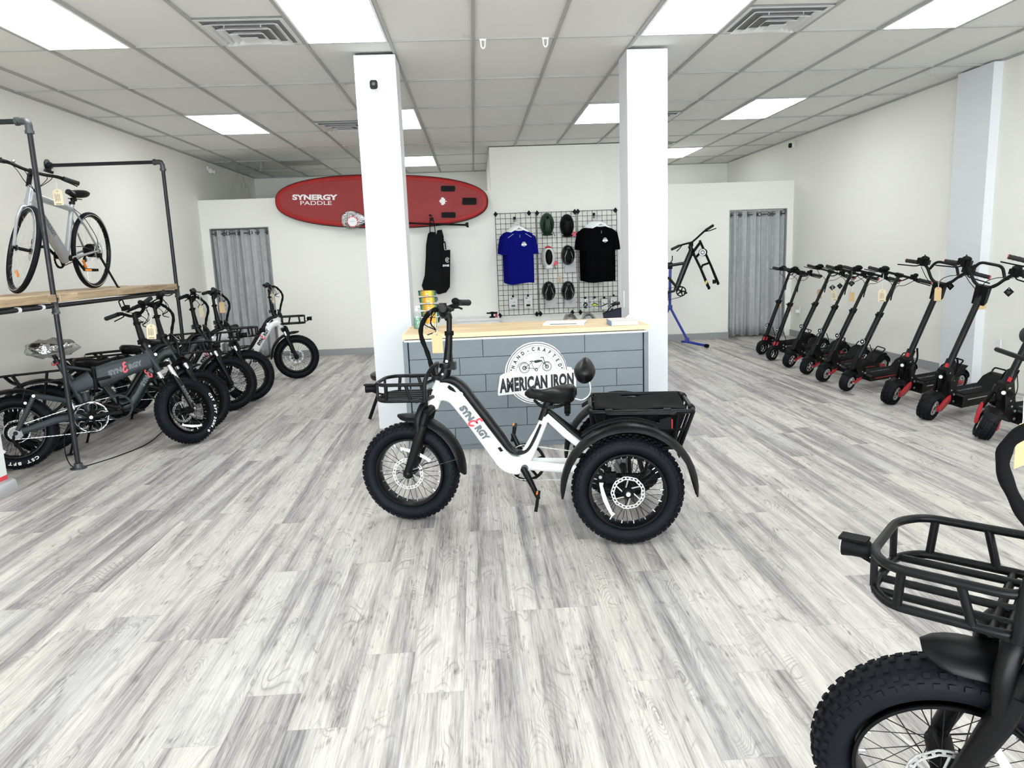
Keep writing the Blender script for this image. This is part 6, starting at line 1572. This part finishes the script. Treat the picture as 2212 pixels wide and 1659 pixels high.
helmet(1.116, 1.337, 'white', 'white and black bike helmet with red tag on the grid')
helmet(1.410, 1.363, 'vent', 'glossy black vented helmet beside the white helmet', .103, .150)
helmet(1.108, .839, 'vent', 'glossy black vented helmet, bottom left of the six', .103, .147)
helmet(1.401, .833, 'vent', 'glossy black vented helmet, bottom right of the six', .103, .147)
def pack(x, z, label, kind):
    t = thing('accessory_pack', label, 'packaged accessory', loc=(x, 11.03, z), group='accessory packs hanging on the grid')
    if kind in ('card', 'cardlight'):
        part('card', G().prism([(-.062, -.09), (.062, -.09), (.062, .09), (-.062, .09)], -.002, .002), M['card'], t)
        part('product', G().tube([(-.028, -.014, -.05), (.028, -.014, -.05)], .014, 10), M['greytext'] if kind == 'cardlight' else M['matte'], t)
        part('print', G().box((.015, -.0025, .0), (.04, .001, .006)).box((-.02, -.0025, .055), (.03, .001, .012)), M['greytext'], t)
    else:
        part('card', G().prism([(-.052, -.085), (.052, -.085), (.052, .08), (-.052, .08)], -.001, .001), M['card'] if kind == 'net' else M['clear'], t)
        if kind == 'navy': part('product', G().tube(catmull([(-.03, -.012, -.03), (.0, -.012, .015), (.03, -.012, -.02), (-.02, -.012, -.05), (.025, -.012, -.06)], 5), .010, 6), M['navy'], t)
        if kind == 'lime': part('product', G().ell((0, -.015, -.022), (.036, .012, .020), 14, 8), M['lime'], t); part('product_rim', G().tube([(.040*math.cos(R(a)), -.015, -.022+.024*math.sin(R(a))) for a in range(0, 181, 15)], .005, 6), M['matte'], t)
        if kind == 'net': part('product', G().tube([(-.045, -.008, -.035), (.05, -.008, .005)], .006, 6).tube([(-.02, -.008, .02), (.01, -.008, -.02)], .004, 6), M['matte'], t); part('frame', G().tube([(-.052, -.004, -.08), (-.052, -.004, .08), (.052, -.004, .08)], .004, 5), M['matte'], t)
    part('peg_hook', G().box((0, -.012, .093), (.026, .03, .03)), M['matte'], t)
pack(.563, .692, 'white card pack with a grey oval, left of two under the blue shirts', 'cardlight')
pack(.790, .692, 'white card pack with a black oval, right of two under the blue shirts', 'card')
pack(1.655, .625, 'clear pack with dark blue cord under the black shirts', 'navy')
pack(1.800, .625, 'clear pack with a lime green item under the black shirts', 'lime')
pack(1.948, .615, 'white pack with black diagonal tool under the black shirts', 'net')
pack(2.090, .640, 'accessory pack at the far right end of the grid', 'net')

# ------------------------------------------------------------------ paddle board, paddle, bag
BM = T((-1.286, 10.985, 2.232)) @ RY(R(1.95))
t = thing('paddle_board', 'red inflatable paddle board mounted on the back wall', 'paddle board', BM)
def outline(sc=1., n=72):
    pts = []
    for i in range(n):
        a = 2*PI*i/n; c, s = math.cos(a), math.sin(a)
        x = 1.537*math.copysign(abs(c)**.86, c); z = .382*math.copysign(abs(s)**(.80), s)
        pts.append((x-(1-sc)*.5*(x/1.537), z*(1-(1-sc)*1.6) if False else z))
    return pts
def board(scale_in, y0, y1, rim=.0):
    """pillow edged slab"""
    o_ = outline(); g = G(); n = len(o_); layers = []
    for k, (ins, y) in enumerate(scale_in):
        layers.append([(x*(1-ins/1.537), y, z*(1-ins/.382)) for x, z in o_])
    vs = [p for l in layers for p in l]; m = len(layers)
    fs = [(i*n+k, i*n+(k+1) % n, (i+1)*n+(k+1) % n, (i+1)*n+k) for i in range(m-1) for k in range(n)]+[tuple(range(n)), tuple((m-1)*n+k for k in range(n))]
    return g.add(vs, fs)
part('rail', board([(.02, .055), (.0, .035), (.0, -.01), (.006, -.03)], 0, 0), M['matte'], t, label='black and grey rail band')
part('board_skin', board([(.008, -.012), (.012, -.034), (.024, -.050), (.040, -.056)], 0, 0), M['boardred'], t)
part('deck_pad', board([(.075, -.054), (.080, -.060)], 0, 0), M['boardredlight'], t)
def rr(w, h, r, n=5):
    pts = []
    for cx, cz, a0 in ((w/2-r, h/2-r, 0), (-w/2+r, h/2-r, 90), (-w/2+r, -h/2+r, 180), (w/2-r, -h/2+r, 270)):
        for i in range(n+1): a = R(a0+90*i/n); pts.append((cx+r*math.cos(a), cz+r*math.sin(a)))
    return pts
for x, z in ((.955, .178), (1.262, .0), (.955, -.195)):
    f = part('fin_box', G().prism(rr(.205, .078 if z else .098, .02), -.074, -.058), M['matte'], t, T((x, 0, z)))
    part('fin_slot', G().prism(rr(.15, .018, .008), -.0755, -.0735), M['matte'], f)
def btext(s, w, h, cx, cz, bold): return fit(text_geo(s, .1, bold=bold, ext=.0005), w, h, 0, 0).xf(frame_mx((cx, -.0615, cz), (1, 0, 0), (0, 0, 1)))
part('board_lettering', btext('SYNERGY', .645, .078, -.955, .055, .0045), M['whitetext'], t)
part('board_lettering', btext('PADDLE', .445, .056, -.945, -.025, .0005), M['whitetext'], t)
leaf = [(0, .065), (.012, .040), (.028, .050), (.024, .018), (.042, .032), (.048, .020), (.062, .022), (.054, .004), (.060, -.004), (.034, -.026), (.038, -.036), (.006, -.030), (.005, -.060), (-.005, -.060), (-.006, -.030), (-.038, -.036), (-.034, -.026), (-.060, -.004), (-.054, .004), (-.062, .022), (-.048, .020), (-.042, .032), (-.024, .018), (-.028, .050), (-.012, .040)]
part('maple_leaf', G().prism([(.878-y*.95, x*.95) for x, y in leaf], -.0625, -.058), M['whitetext'], t)
# paddle
t = thing('paddle', 'black paddle with plastic-wrapped blade hanging along the lower edge of the board', 'paddle', loc=(-1.50, 10.86, 1.935))
part('shaft', G().tube([(-.05, 0, .012), (1.42, 0, -.085)], .0135, 10), M['matte'], t)
part('blade', G().prism([(-.33, .145), (-.22, .135), (-.08, .060), (.0, .03), (.0, -.02), (-.12, -.045), (-.28, -.055), (-.33, -.05)], -.008, .008), M['matte'], t)
part('plastic_wrap', G().ell((-.19, 0, .045), (.19, .022, .125), 24, 12, fn=lambda p: Vector((p.x, p.y*(1+.3*math.sin(12*p.x)), p.z*(1-.35*p.x)))), M['film'], t)
burst = []
for i in range(32):
    a = 2*PI*i/32; r_ = .088 if i % 2 == 0 else .066; burst.append((r_*math.cos(a), r_*math.sin(a)))
o = part('price_burst', G().prism(burst, -.002, 0), M['redtext'], t, T((-.215, -.030, .018)), label='white starburst price card with red edge')
part('burst_face', G().prism([(x*.86, y*.86) for x, y in burst], -.0035, -.001), M['whitep'], o)
part('burst_writing', text_geo('$100', .045, shear=.1).xf(frame_mx((0, -.004, 0), (1, 0, 0), (0, 0, 1))), M['greytext'], o) if False else part('burst_writing', G().tube(catmull([(-.04, -.0038, 0), (-.03, -.0038, .012), (-.02, -.0038, -.006), (-.005, -.0038, .01), (.01, -.0038, -.004), (.02, -.0038, .012), (.035, -.0038, .0)], 3), .0014, 4), M['greytext'], o)
part('handle', G().prism([(1.40, -.055), (1.425, -.05), (1.445, -.045), (1.448, -.125), (1.43, -.120), (1.405, -.105)], -.012, .012), M['matte'], t)
part('shaft_clip', G().lathe([(.0135, -.02), (.019, -.018), (.019, .018), (.0135, .02)], (.90, 0, -.049), (1, 0, -.066), 12), M['matte'], t)
# bag
t = thing('board_bag', 'tall black carry bag hanging below the paddle board', 'bag', loc=(-.575, 10.93, 1.75))
def pillow(poly, y0, y1, inset=.02):
    cx = sum(p[0] for p in poly)/len(poly); cz = sum(p[1] for p in poly)/len(poly); g = G(); n = len(poly); L_ = []
    for f_, y in ((.90, y0), (.97, y0+(y1-y0)*.15), (1., y0+(y1-y0)*.5), (.97, y0+(y1-y0)*.85), (.90, y1)): L_.append([(cx+(p[0]-cx)*f_, y, cz+(p[1]-cz)*(1-(1-f_)*.5)) for p in poly])
    m = len(L_); vs = [p for l in L_ for p in l]
    return g.add(vs, [(i*n+k, i*n+(k+1) % n, (i+1)*n+(k+1) % n, (i+1)*n+k) for i in range(m-1) for k in range(n)]+[tuple(range(n)), tuple((m-1)*n+k for k in range(n))])
main = [(-.664, 1.70), (-.650, 1.75), (-.615, 1.775), (-.545, 1.765), (-.515, 1.70), (-.42, 1.66), (-.435, 1.60), (-.425, 1.51), (-.385, 1.45), (-.37, .965), (-.43, .885), (-.545, .860), (-.62, .90), (-.765, .935), (-.787, 1.0), (-.735, 1.15), (-.705, 1.40), (-.69, 1.58)]
part('bag_body', pillow([(x+.575, z-1.75) for x, z in main], -.09, .09), M['cloth'], t)
part('side_pocket', pillow([(x+.575, z-1.75) for x, z in [(-.55, 1.66), (-.51, 1.79), (-.445, 1.80), (-.42, 1.69), (-.44, 1.60), (-.5, 1.58)]], -.10, -.02), M['cloth'], t)
part('front_pocket', pillow([(x+.575, z-1.75) for x, z in [(-.46, 1.50), (-.335, 1.505), (-.365, 1.0), (-.46, .98)]], -.11, -.05), M['cloth'], t)
part('carry_handle', G().tube(catmull([(.13, -.08, -.25), (.135, -.09, -.16), (.165, -.09, -.13), (.175, -.09, -.24)], 5), .009, 6), M['cloth'], t)
part('hanging_strap', G().box((-.012, -.02, .20), (.055, .012, .05)).tube([(-.035, -.02, .19), (-.045, -.02, .0)], .006, 6).tube([(.015, -.02, .19), (.035, -.02, .0)], .006, 6), M['matte'], t)
part('bag_emblem', G().tube([(.19+.026*math.cos(R(a)), -.114, -.39+.034*math.sin(R(a))) for a in range(20, 330, 20)], .004, 5).tube([(.19+.011*math.cos(R(a)), -.114, -.39+.014*math.sin(R(a))) for a in range(0, 361, 30)], .004, 5), M['whitetext'], t)
part('bag_lettering', fit(text_geo('SYNE', .1, bold=.006), .095, .030).xf(frame_mx((.165, -.114, -.47), (1, 0, 0), (0, 0, 1))), M['whitetext'], t)
for z in (-.80, -.815): part('bag_toggle', G().disc((-.17+(z+.8)*4, -.06, z), (0, 1, 0), .008, .01, 8), M['whitep'], t)
o = part('wall_bracket', G().box((0, 0, 0), (.06, .10, .05)).box((0, -.14, .02), (.03, .22, .02)), M['matte'], mx=T((-.60, 11.05, 1.985))); tag(o, 'black wall bracket holding the paddle and the bag strap', 'bracket')

# ------------------------------------------------------------------ curtains
def curtain(x0, x1, label, folds, ph, name_off=0., z0=.03, tape=True):
    t = thing('curtain', label, 'curtain', loc=((x0+x1)/2, YP+.055, 0))
    w = x1-x0; n = 72; m = 10; vs = []; z1 = 1.915
    for j in range(m+1):
        z = z0+(z1-z0)*j/m
        for i in range(n+1):
            u = i/n; amp = .030*(1-.15*math.sin(3*z+ph))
            y = amp*math.sin(2*PI*folds*u+ph+.25*math.sin(2.1*z+ph))+.010*math.sin(2*PI*folds*2.3*u+1.7*ph+z)
            x = -w/2+w*u+.010*math.sin(2*PI*folds*u*1.1+z*1.3+ph)*(1-z/z1)
            vs.append((x, y, z+(.012*math.sin(2*PI*folds*u+ph) if j == 0 else 0)))
    fs = [(j*(n+1)+i, j*(n+1)+i+1, (j+1)*(n+1)+i+1, (j+1)*(n+1)+i) for j in range(m) for i in range(n)]
    o = part('cloth', G().add(vs, fs), M['curtain'], t, sharp=180); md = o.modifiers.new('thickness', 'SOLIDIFY'); md.thickness = .002
    for i in range(4):
        u = (.08, .42, .60, .92)[i]; y = .030*math.sin(2*PI*folds*u+ph)
        part('grommet', lambda: G().lathe([(.020, -.003), (.033, -.003), (.033, .003), (.020, .003)], (0, 0, 0), (.35, 1, 0), 18), M['pipeshiny'], t, T((-w/2+w*u, y-.004, 1.862)), key='grommet')
    return t
curtain(-3.822, -3.43, 'grey grommet curtain in the left doorway, left half', 3, .4)
curtain(-3.45, -3.002, 'grey grommet curtain in the left doorway, right half', 3, 2.2)
curtain(3.902, 4.345, 'grey grommet curtain in the right doorway, left half', 3, 1.1)
curtain(4.325, 4.757, 'grey grommet curtain in the right doorway, right half', 3, 3.0)
for x0, x1, lb in ((-3.828, -2.996, 'metal curtain rod across the left doorway'), (3.896, 4.763, 'metal curtain rod across the right doorway')):
    o = part('curtain_rod', G().tube([(0, 0, 0), (x1-x0, 0, 0)], .0095, 12), M['pipeshiny'], mx=T((x0, YP+.055, 1.862))); tag(o, lb, 'curtain rod')

# ------------------------------------------------------------------ small wall fittings
def security_cam(mx, label):
    t = thing('security_camera', label, 'security camera', mx)
    part('mount', G().lathe([(1e-4, 0), (.028, 0), (.028, .006), (.009, .012), (.009, .05), (1e-4, .05)], (0, 0, 0), (0, -1, 0), 16, closed=False).tube([(0, -.045, 0), (0, -.05, -.035)], .008, 8), M['whitep'], t)
    b = part('body', G().prism(rr(.062, .068, .018), -.10, -.03), M['whitep'], t, T((0, 0, -.055)))
    part('face', G().prism(rr(.060, .066, .018), -.106, -.099), M['matte'], b); part('camera_lens', G().disc((0, -.107, .004), (0, 1, 0), .013, .004, 16), M['blackp'], b)
security_cam(T((-.700, 6.01, 2.765)), 'small black faced security camera on the front of the left pillar')
security_cam(T((XR, 11.12, 2.90)) @ RZ(R(-62)) , 'small black faced security camera high on the right wall')
t = thing('emergency_light', 'white twin head emergency light high on the left wall', 'emergency light', T((XL, 11.68, 2.84)) @ RZ(R(90)))
part('mount', G().box((0, -.012, .02), (.11, .024, .05)), M['whitep'], t)
for s in (-1, 1): part('lamp_head', G().lathe([(1e-4, 0), (.024, 0), (.036, .045), (.036, .055), (1e-4, .055)], (s*.055, -.02, -.01), (s*.5, -.8, -.3), 14, closed=False), M['whitep'], t)
def plate(mx, w, h, label, cat, sockets=True, plug=False):
    t = thing('wall_plate' if not sockets else 'wall_outlet', label, cat, mx)
    part('cover', G().prism(rr(w, h, .006), -.006, 0), M['whitep'], t)
    if sockets:
        for z in (-.022, .022): part('socket', G().prism(rr(.034, .028, .008), -.008, -.005), M['card'], t, T((0, 0, z)))
    else: part('toggle', G().box((0, -.009, 0), (.012, .008, .03)), M['card'], t)
    if plug: part('plugged_charger', G().box((-.01, -.03, -.01), (.05, .05, .04)), M['whitep'], t)
plate(T((XR, 6.55, .394)) @ RZ(R(-90)), .072, .115, 'white wall outlet on the right wall near the pilaster', 'outlet')
plate(T((XR, 10.80, .407)) @ RZ(R(-90)), .072, .115, 'white wall outlet with a plug by the right curtain', 'outlet', plug=True)
plate(T((.322, YP, 1.105)), .045, .115, 'white switch plate left of the blue shirt grid', 'switch', False)
o = part('wall_hook', G().prism(rr(.03, .085, .012), -.004, 0).tube([(0, -.004, -.01), (0, -.022, -.022), (0, -.024, -.004)], .004, 6), M['clear'] if False else M['card'], mx=T((1.42, 6.04, 1.765))); tag(o, 'small clear adhesive hook on the right pillar', 'hook')
o = part('cable_cover', G().box((0, 0, 0), (.008, .03, .14)), M['whitep'], mx=T((1.271, 6.24, .985))); tag(o, 'short white cable cover on the side of the right pillar', 'cable cover')

# ------------------------------------------------------------------ tags
def price_tag(x, y, z, rz, w, h, label, col='manila', cat='price tag', string=.10, writing=False, tilt=0.):
    t = thing('price_tag', label, cat, T((x, y, z)) @ RZ(R(rz)) @ RY(R(tilt)))
    c_ = w*.22
    part('tag_card', G().prism([(-w/2, -h/2), (w/2, -h/2), (w/2, h/2-c_), (w/2-c_, h/2), (-w/2+c_, h/2), (-w/2, h/2-c_)], -.0006, .0006), M[col], t)
    part('eyelet', G().ring((0, 0, h/2-w*.22), (0, 1, 0), w*.09, w*.045, .003, 14), M['greytext'], t)
    part('tag_string', G().tube(catmull([(0, -.001, h/2-w*.2), (-.004, 0, h/2+string*.5), (.003, 0, h/2+string)], 3), .0011, 4).tube(catmull([(0, .001, h/2-w*.2), (.006, 0, h/2+string*.5), (.003, 0, h/2+string)], 3), .0011, 4), M['string'], t)
    if writing:
        g = G()
        for i in range(4):
            g.box((-w*.28+i*w*.15, -.0012, -h*.02), (w*.045, .0006, h*(.5-.08*(i % 2))))
        g.box((0, -.0012, -h*.42), (w*.6, .0006, h*.04))
        part('handwriting', g, M['blacktext'], t)
    return t
price_tag(-.205, 3.72, .966, -6, .055, .108, 'manila tag hanging from the tricycle handlebar')
price_tag(-2.375, 5.44, .941, 15, .062, .108, 'cream written tag hanging from the grey folding bike handlebar', 'cream', writing=True, tilt=3)
price_tag(-2.55, 7.50, .985, 25, .052, .110, 'manila tag on the nearer white bike, in front of the left curtain')
price_tag(-2.44, 8.95, .985, 30, .046, .115, 'cream written tag hanging from the farthest white bike', 'cream', writing=True)
price_tag(-2.575, 7.0, .982, 65, .05, .11, 'cream tag seen edge-on beside the black fat bike stem', 'cream')
price_tag(-3.05, 5.72, 1.940, 20, .062, .115, 'cream written tag on the silver city bike frame', 'cream', writing=True, string=.06)
price_tag(3.745, 6.58, .898, -25, .064, .112, 'cream written tag on the last straight-barred scooter', 'cream', writing=True, string=.14)
price_tag(3.82, 5.88, .943, -50, .052, .112, 'manila tag on the first loop handlebar scooter', string=.14)
price_tag(4.09, 5.72, .875, -20, .062, .118, 'manila tag half hidden behind the scooter stem by the white pilaster')
price_tag(3.85, 8.8, .639, -10, .056, .11, 'manila tag low on the second small red ringed scooter', string=.20)
price_tag(3.93, 9.3, .65, -60, .05, .11, 'thin manila tag low on the farthest small scooter', string=.20)
price_tag(4.0, 8.35, .814, -20, .05, .11, 'manila tag behind the third scooter from the curtain')
price_tag(3.82, 7.64, .841, -20, .052, .115, 'cream written tag on the fourth scooter under two diamond tags', 'cream', writing=True, tilt=-12)
price_tag(3.828, 7.28, .844, -50, .05, .10, 'manila tag partly hidden by the fifth scooter stem')
price_tag(1.278, 11.04, 1.011, 0, .052, .10, 'cream written tag hanging on the helmet grid', 'cream', writing=True, string=.03)
price_tag(1.28, 1.62, .90, 30, .055, .108, 'manila tag on the black bike at the lower right edge', string=.12)
def diamond(x, y, z, rz, s, label):
    t = thing('diamond_tag', label, 'hang tag', T((x, y, z)) @ RZ(R(rz)), group=None)
    part('tag_card', G().prism([(0, s), (s, 0), (0, -s), (-s, 0)], -.0008, .0008), M['matte'], t)
    part('print', G().box((-.005, -.0014, .006), (s*.7, .0005, .003)).box((.004, -.0014, -.002), (s*.8, .0005, .003)).box((-.002, -.0014, -.010), (s*.6, .0005, .003)), M['greytext'], t)
    part('eyelet', G().disc((0, -.001, s*.62), (0, 1, 0), s*.09, .002, 10), M['whitetext'], t)
    part('tag_string', G().tube([(0, 0, s*.6), (0, .0, s+.09)], .0006, 4), M['string'], t)
diamond(3.990, 5.30, .980, -12, .037, 'black diamond tag hanging beside the loop handlebar, nearest to the pilaster')
diamond(4.002, 6.0, .996, -70, .036, 'black diamond tag seen nearly edge-on, left of the pilaster')
diamond(3.829, 7.70, .922, -10, .034, 'black diamond tag above the cream tag, left of two')
diamond(3.870, 7.62, .940, -55, .034, 'black diamond tag above the cream tag, right of two')
diamond(3.775, 7.20, .986, -40, .034, 'black diamond tag beside the fifth scooter handlebar')

# ------------------------------------------------------------------ blue repair stand with black bike
t = thing('repair_stand', 'blue bicycle repair stand standing by the back wall right of the pillar', 'repair stand', loc=(2.787, 10.40, 0))
part('mast', G().tube([(0, 0, .56), (.006, 0, 1.14)], .019, 12), M['standblue'], t)
part('collar', G().box((0, 0, .575), (.06, .05, .05)), M['standblue'], t)
for s, fy in ((1, -.02), (-1, .04)):
    l = part('leg', G().tube([(0, 0, .575), (s*.246, fy, .10)], .0175, 12), M['standblue'], t)
    b = part('foot_bar', G().tube([(s*.20, fy+.10, .055), (s*.25, fy, .06), (s*.43, fy-.30, .032)], .019, 12), M['standblue'], t)
    part('foot_cap', G().tube([(s*.425, fy-.29, .032), (s*.45, fy-.33, .030)], .027, 12), M['matte'], b)
    part('foot_joint', G().box((s*.246, fy, .085), (.05, .05, .07)), M['standblue'], t)
part('clamp', G().box((.0, 0, 1.16), (.06, .06, .09)).tube([(0, 0, 1.19), (.03, -.02, 1.24), (.03, -.02, 1.30)], .008, 6), M['matte'], t)
t = thing('black_mountain_bike', 'black electric bike without front wheel clamped in the blue repair stand', 'bicycle', loc=(2.787, 10.40, 0))
def rel(x, z, y=0.):
    f_ = (10.34+y)/10.40; return (x*f_-2.787, y-.06, (z-1.39)*f_+1.39)
part('frame', G().tube([rel(3.10, 1.36), rel(3.03, 1.20), rel(2.95, 1.0), rel(2.87, .80)], .028, 10, lat=(0, 1, 0), b=[.040, .042, .040, .035]).tube([rel(3.0, 1.19), rel(2.80, 1.165), rel(2.55, 1.12)], .022, 10).tube([rel(2.88, .86), rel(2.78, .98), rel(2.6, 1.05)], .020, 8).tube([rel(2.86, .80), rel(2.50, .74)], .016, 8).tube([rel(3.075, 1.43), rel(3.125, 1.29)], .032, 12).tube([rel(2.60, 1.14), rel(2.50, .74)], .013, 8), M['blackp'], t)
part('fork', G().tube([rel(3.125, 1.32, -.08), rel(3.23, 1.11, -.09), rel(3.345, .84, -.10)], [.017, .017, .021], 10).tube([rel(3.215, 1.50, .08), rel(3.385, 1.13, .09), rel(3.48, .90, .10)], [.017, .017, .021], 10).tube([rel(3.235, 1.10, -.09), rel(3.26, 1.15, -.05), rel(3.36, 1.18, .09)], .015, 8).tube([rel(3.12, 1.34, -.08), rel(3.215, 1.46, .08)], .020, 8).tube([rel(3.155, 1.26, -.08), rel(3.27, 1.37, .08)], .017, 8), M['matte'], t)
part('fork_sticker', G().box(rel(3.315, .905, -.13), (.03, .004, .05), Matrix.Rotation(R(25), 3, 'Y')), M['gold'], t)
for x, z, y in ((3.355, .825, -.10), (3.487, .885, .10)): part('dropout', G().ell(rel(x, z, y), (.022, .014, .026), 10, 8), M['matte'], t)
part('brake_caliper', G().box(rel(3.43, .91, .10), (.04, .03, .055)), M['matte'], t)
lp = part('headlight', G().lathe([(1e-4, 0), (.045, 0), (.056, .03), (.056, .045), (1e-4, .045)], rel(3.246, 1.335, -.06), (.25, -1, -.1), 24, closed=False), M['matte'], t)
part('lamp_lens', G().ring(rel(3.258, 1.330, -.107), (.25, -1, -.1), .048, .030, .004, 24).disc(rel(3.258, 1.330, -.107), (.25, -1, -.1), .020, .006, 16), M['lens'], lp)
hb = part('handlebar', G().tube(rounded([rel(2.82, 1.395, -.30), rel(2.93, 1.44, -.2), rel(3.04, 1.465, -.08), rel(3.10, 1.475, 0), rel(3.17, 1.53, .1), rel(3.28, 1.625, .2), rel(3.405, 1.70, .30)], .04), .0135, 8), M['matte'], t)
for a, b in ((rel(2.815, 1.39, -.30), rel(2.92, 1.435, -.215)), (rel(3.405, 1.70, .30), rel(3.305, 1.64, .22))): part('grip', G().tube([a, b], .020, 10), M['grip'], hb)
for a, b, c_ in ((rel(2.96, 1.44, -.18), rel(2.93, 1.40, -.22), rel(2.885, 1.36, -.26)), (rel(3.29, 1.62, .2), rel(3.36, 1.63, .24), rel(3.45, 1.66, .28))): part('brake_lever', G().tube([a, b, c_], .007, 6), M['matte'], hb)
part('stem', G().box(rel(3.09, 1.45), (.05, .06, .06)), M['matte'], t)
cr = part('crankset', G().ring(rel(2.95, .79, -.05), (.2, 1, 0), .075, .058, .006, 32).disc(rel(2.95, .79, -.05), (.2, 1, 0), .025, .012, 16), M['matte'], t)
for k in range(5):
    a = 2*PI*k/5; part('chainring_spoke', G().tube([rel(2.95, .79, -.05), rel(2.95+.062*math.cos(a), .79+.062*math.sin(a), -.05-.012*math.cos(a))], .010, 6), M['matte'], cr)
part('pedal', G().box(rel(3.015, .765, -.09), (.035, .05, .022)), M['matte'], t)
part('chain', G().tube([rel(2.95, .712, -.05), rel(2.50, .62, -.05)], .004, 5).tube([rel(2.95, .868, -.05), rel(2.50, .80, -.05)], .004, 5), M['matte'], t)
part('tyre', lambda: tyre_geo(.265, .19, .09, 36, 5), M['rubber'], t, T(rel(2.50, .74)), key='standtyre'); part('wheel_rim', lambda: rim_geo(.19, .09), M['rim'], t, T(rel(2.50, .74)), key='standrim')
part('saddle', lambda: saddle_geo(), M['vinyl'], t, T(rel(2.55, 1.30)), key='saddle'); part('seat_post', G().tube([rel(2.60, 1.13), rel(2.56, 1.25)], .016, 10), M['matte'], t)

# ------------------------------------------------------------------ stool behind the left pillar
t = thing('shop_stool', 'black padded stool with angled legs half hidden behind the left pillar', 'stool', loc=(-.76, 6.60, 0))
part('seat', G().lathe([(1e-4, .33), (.215, .335), (.225, .350), (.225, .378), (.20, .392), (1e-4, .395)], (0, 0, 0), (0, 0, 1), 32, closed=False), M['vinyl'], t)
part('backrest_mount', G().tube([(0, 0, .39), (0, .0, .43)], [.12, .06], 16), M['matte'], t)
for x, y in ((-.225, -.24), (.20, -.22), (-.17, .2), (.2, .2)): part('leg', G().tube([(x*.45, y*.45, .335), (x, y, .012)], [.013, .016], 10), M['matte'], t)
# roll up banner at the left edge
t = thing('roll_up_banner', 'white roll-up banner with red stripe in a silver base, cut by the left edge', 'banner', T((-3.115, 4.775, 0)) @ RZ(R(180+88)))
part('base_cassette', G().prism([(-.045, 0), (.045, 0), (.05, .02), (.042, .062), (.02, .075), (-.02, .075), (-.042, .062), (-.05, .02)], -.004, .80, 'yz').xf(Matrix(((1, 0, 0, 0), (0, 1, 0, 0), (0, 0, 1, 0), (0, 0, 0, 1)))), M['laptop'], t)
part('banner_sheet', G().box((.40, 0, .585), (.78, .0015, 1.03)), M['whitep'], t)
part('banner_stripe', G().box((.40, 0, .085), (.782, .0025, .035)), M['redtext'], t)
part('top_rail', G().box((.40, 0, 1.10), (.80, .012, .02)), M['laptop'], t)
part('support_pole', G().tube([(.40, .03, .07), (.40, .012, 1.10)], .006, 8), M['laptop'], t)

# ------------------------------------------------------------------ light
w = bpy.data.worlds.new('daylight'); SC.world = w; w.use_nodes = True
N, L = w.node_tree.nodes, w.node_tree.links
bg = N['Background']
sk = N.new('ShaderNodeTexSky'); sk.sky_type = 'HOSEK_WILKIE'; sk.turbidity = 5; sk.ground_albedo = .5; sk.sun_direction = (.3, -.5, .8)
mxw = N.new('ShaderNodeMix'); mxw.data_type = 'RGBA'; mxw.inputs[0].default_value = .75
L.new(sk.outputs[0], mxw.inputs[6]); mxw.inputs[7].default_value = (.86, .94, 1., 1)
L.new(mxw.outputs[2], bg.inputs[0]); bg.inputs[1].default_value = 2.6
# daylight through the shop front glass: portal in the opening
al = bpy.data.lights.new('shopfront_daylight', 'AREA'); al.shape = 'RECTANGLE'; al.size = XR-XL-.2; al.size_y = HC-.2
al.energy = 420; al.color = (.90, .95, 1.)
ao = bpy.data.objects.new('shopfront_daylight', al); COL.objects.link(ao); ao.location = ((XL+XR)/2, YF-.12, HC/2); ao.rotation_euler = (R(90), 0, 0)
SC.view_settings.view_transform = 'Standard'; SC.view_settings.look = 'None'; SC.view_settings.gamma = 1; SC.view_settings.exposure = .62
SC.view_settings.use_curve_mapping = False
SC.cycles.use_denoising = True
SC.cycles.max_bounces = 5; SC.cycles.diffuse_bounces = 4; SC.cycles.glossy_bounces = 2; SC.cycles.transparent_max_bounces = 8; SC.cycles.use_adaptive_sampling = True; SC.cycles.adaptive_threshold = .1; SC.cycles.adaptive_min_samples = 10; SC.cycles.use_light_tree = False; SC.cycles.caustics_reflective = False; SC.cycles.caustics_refractive = False
SC.cycles.sample_clamp_indirect = 6
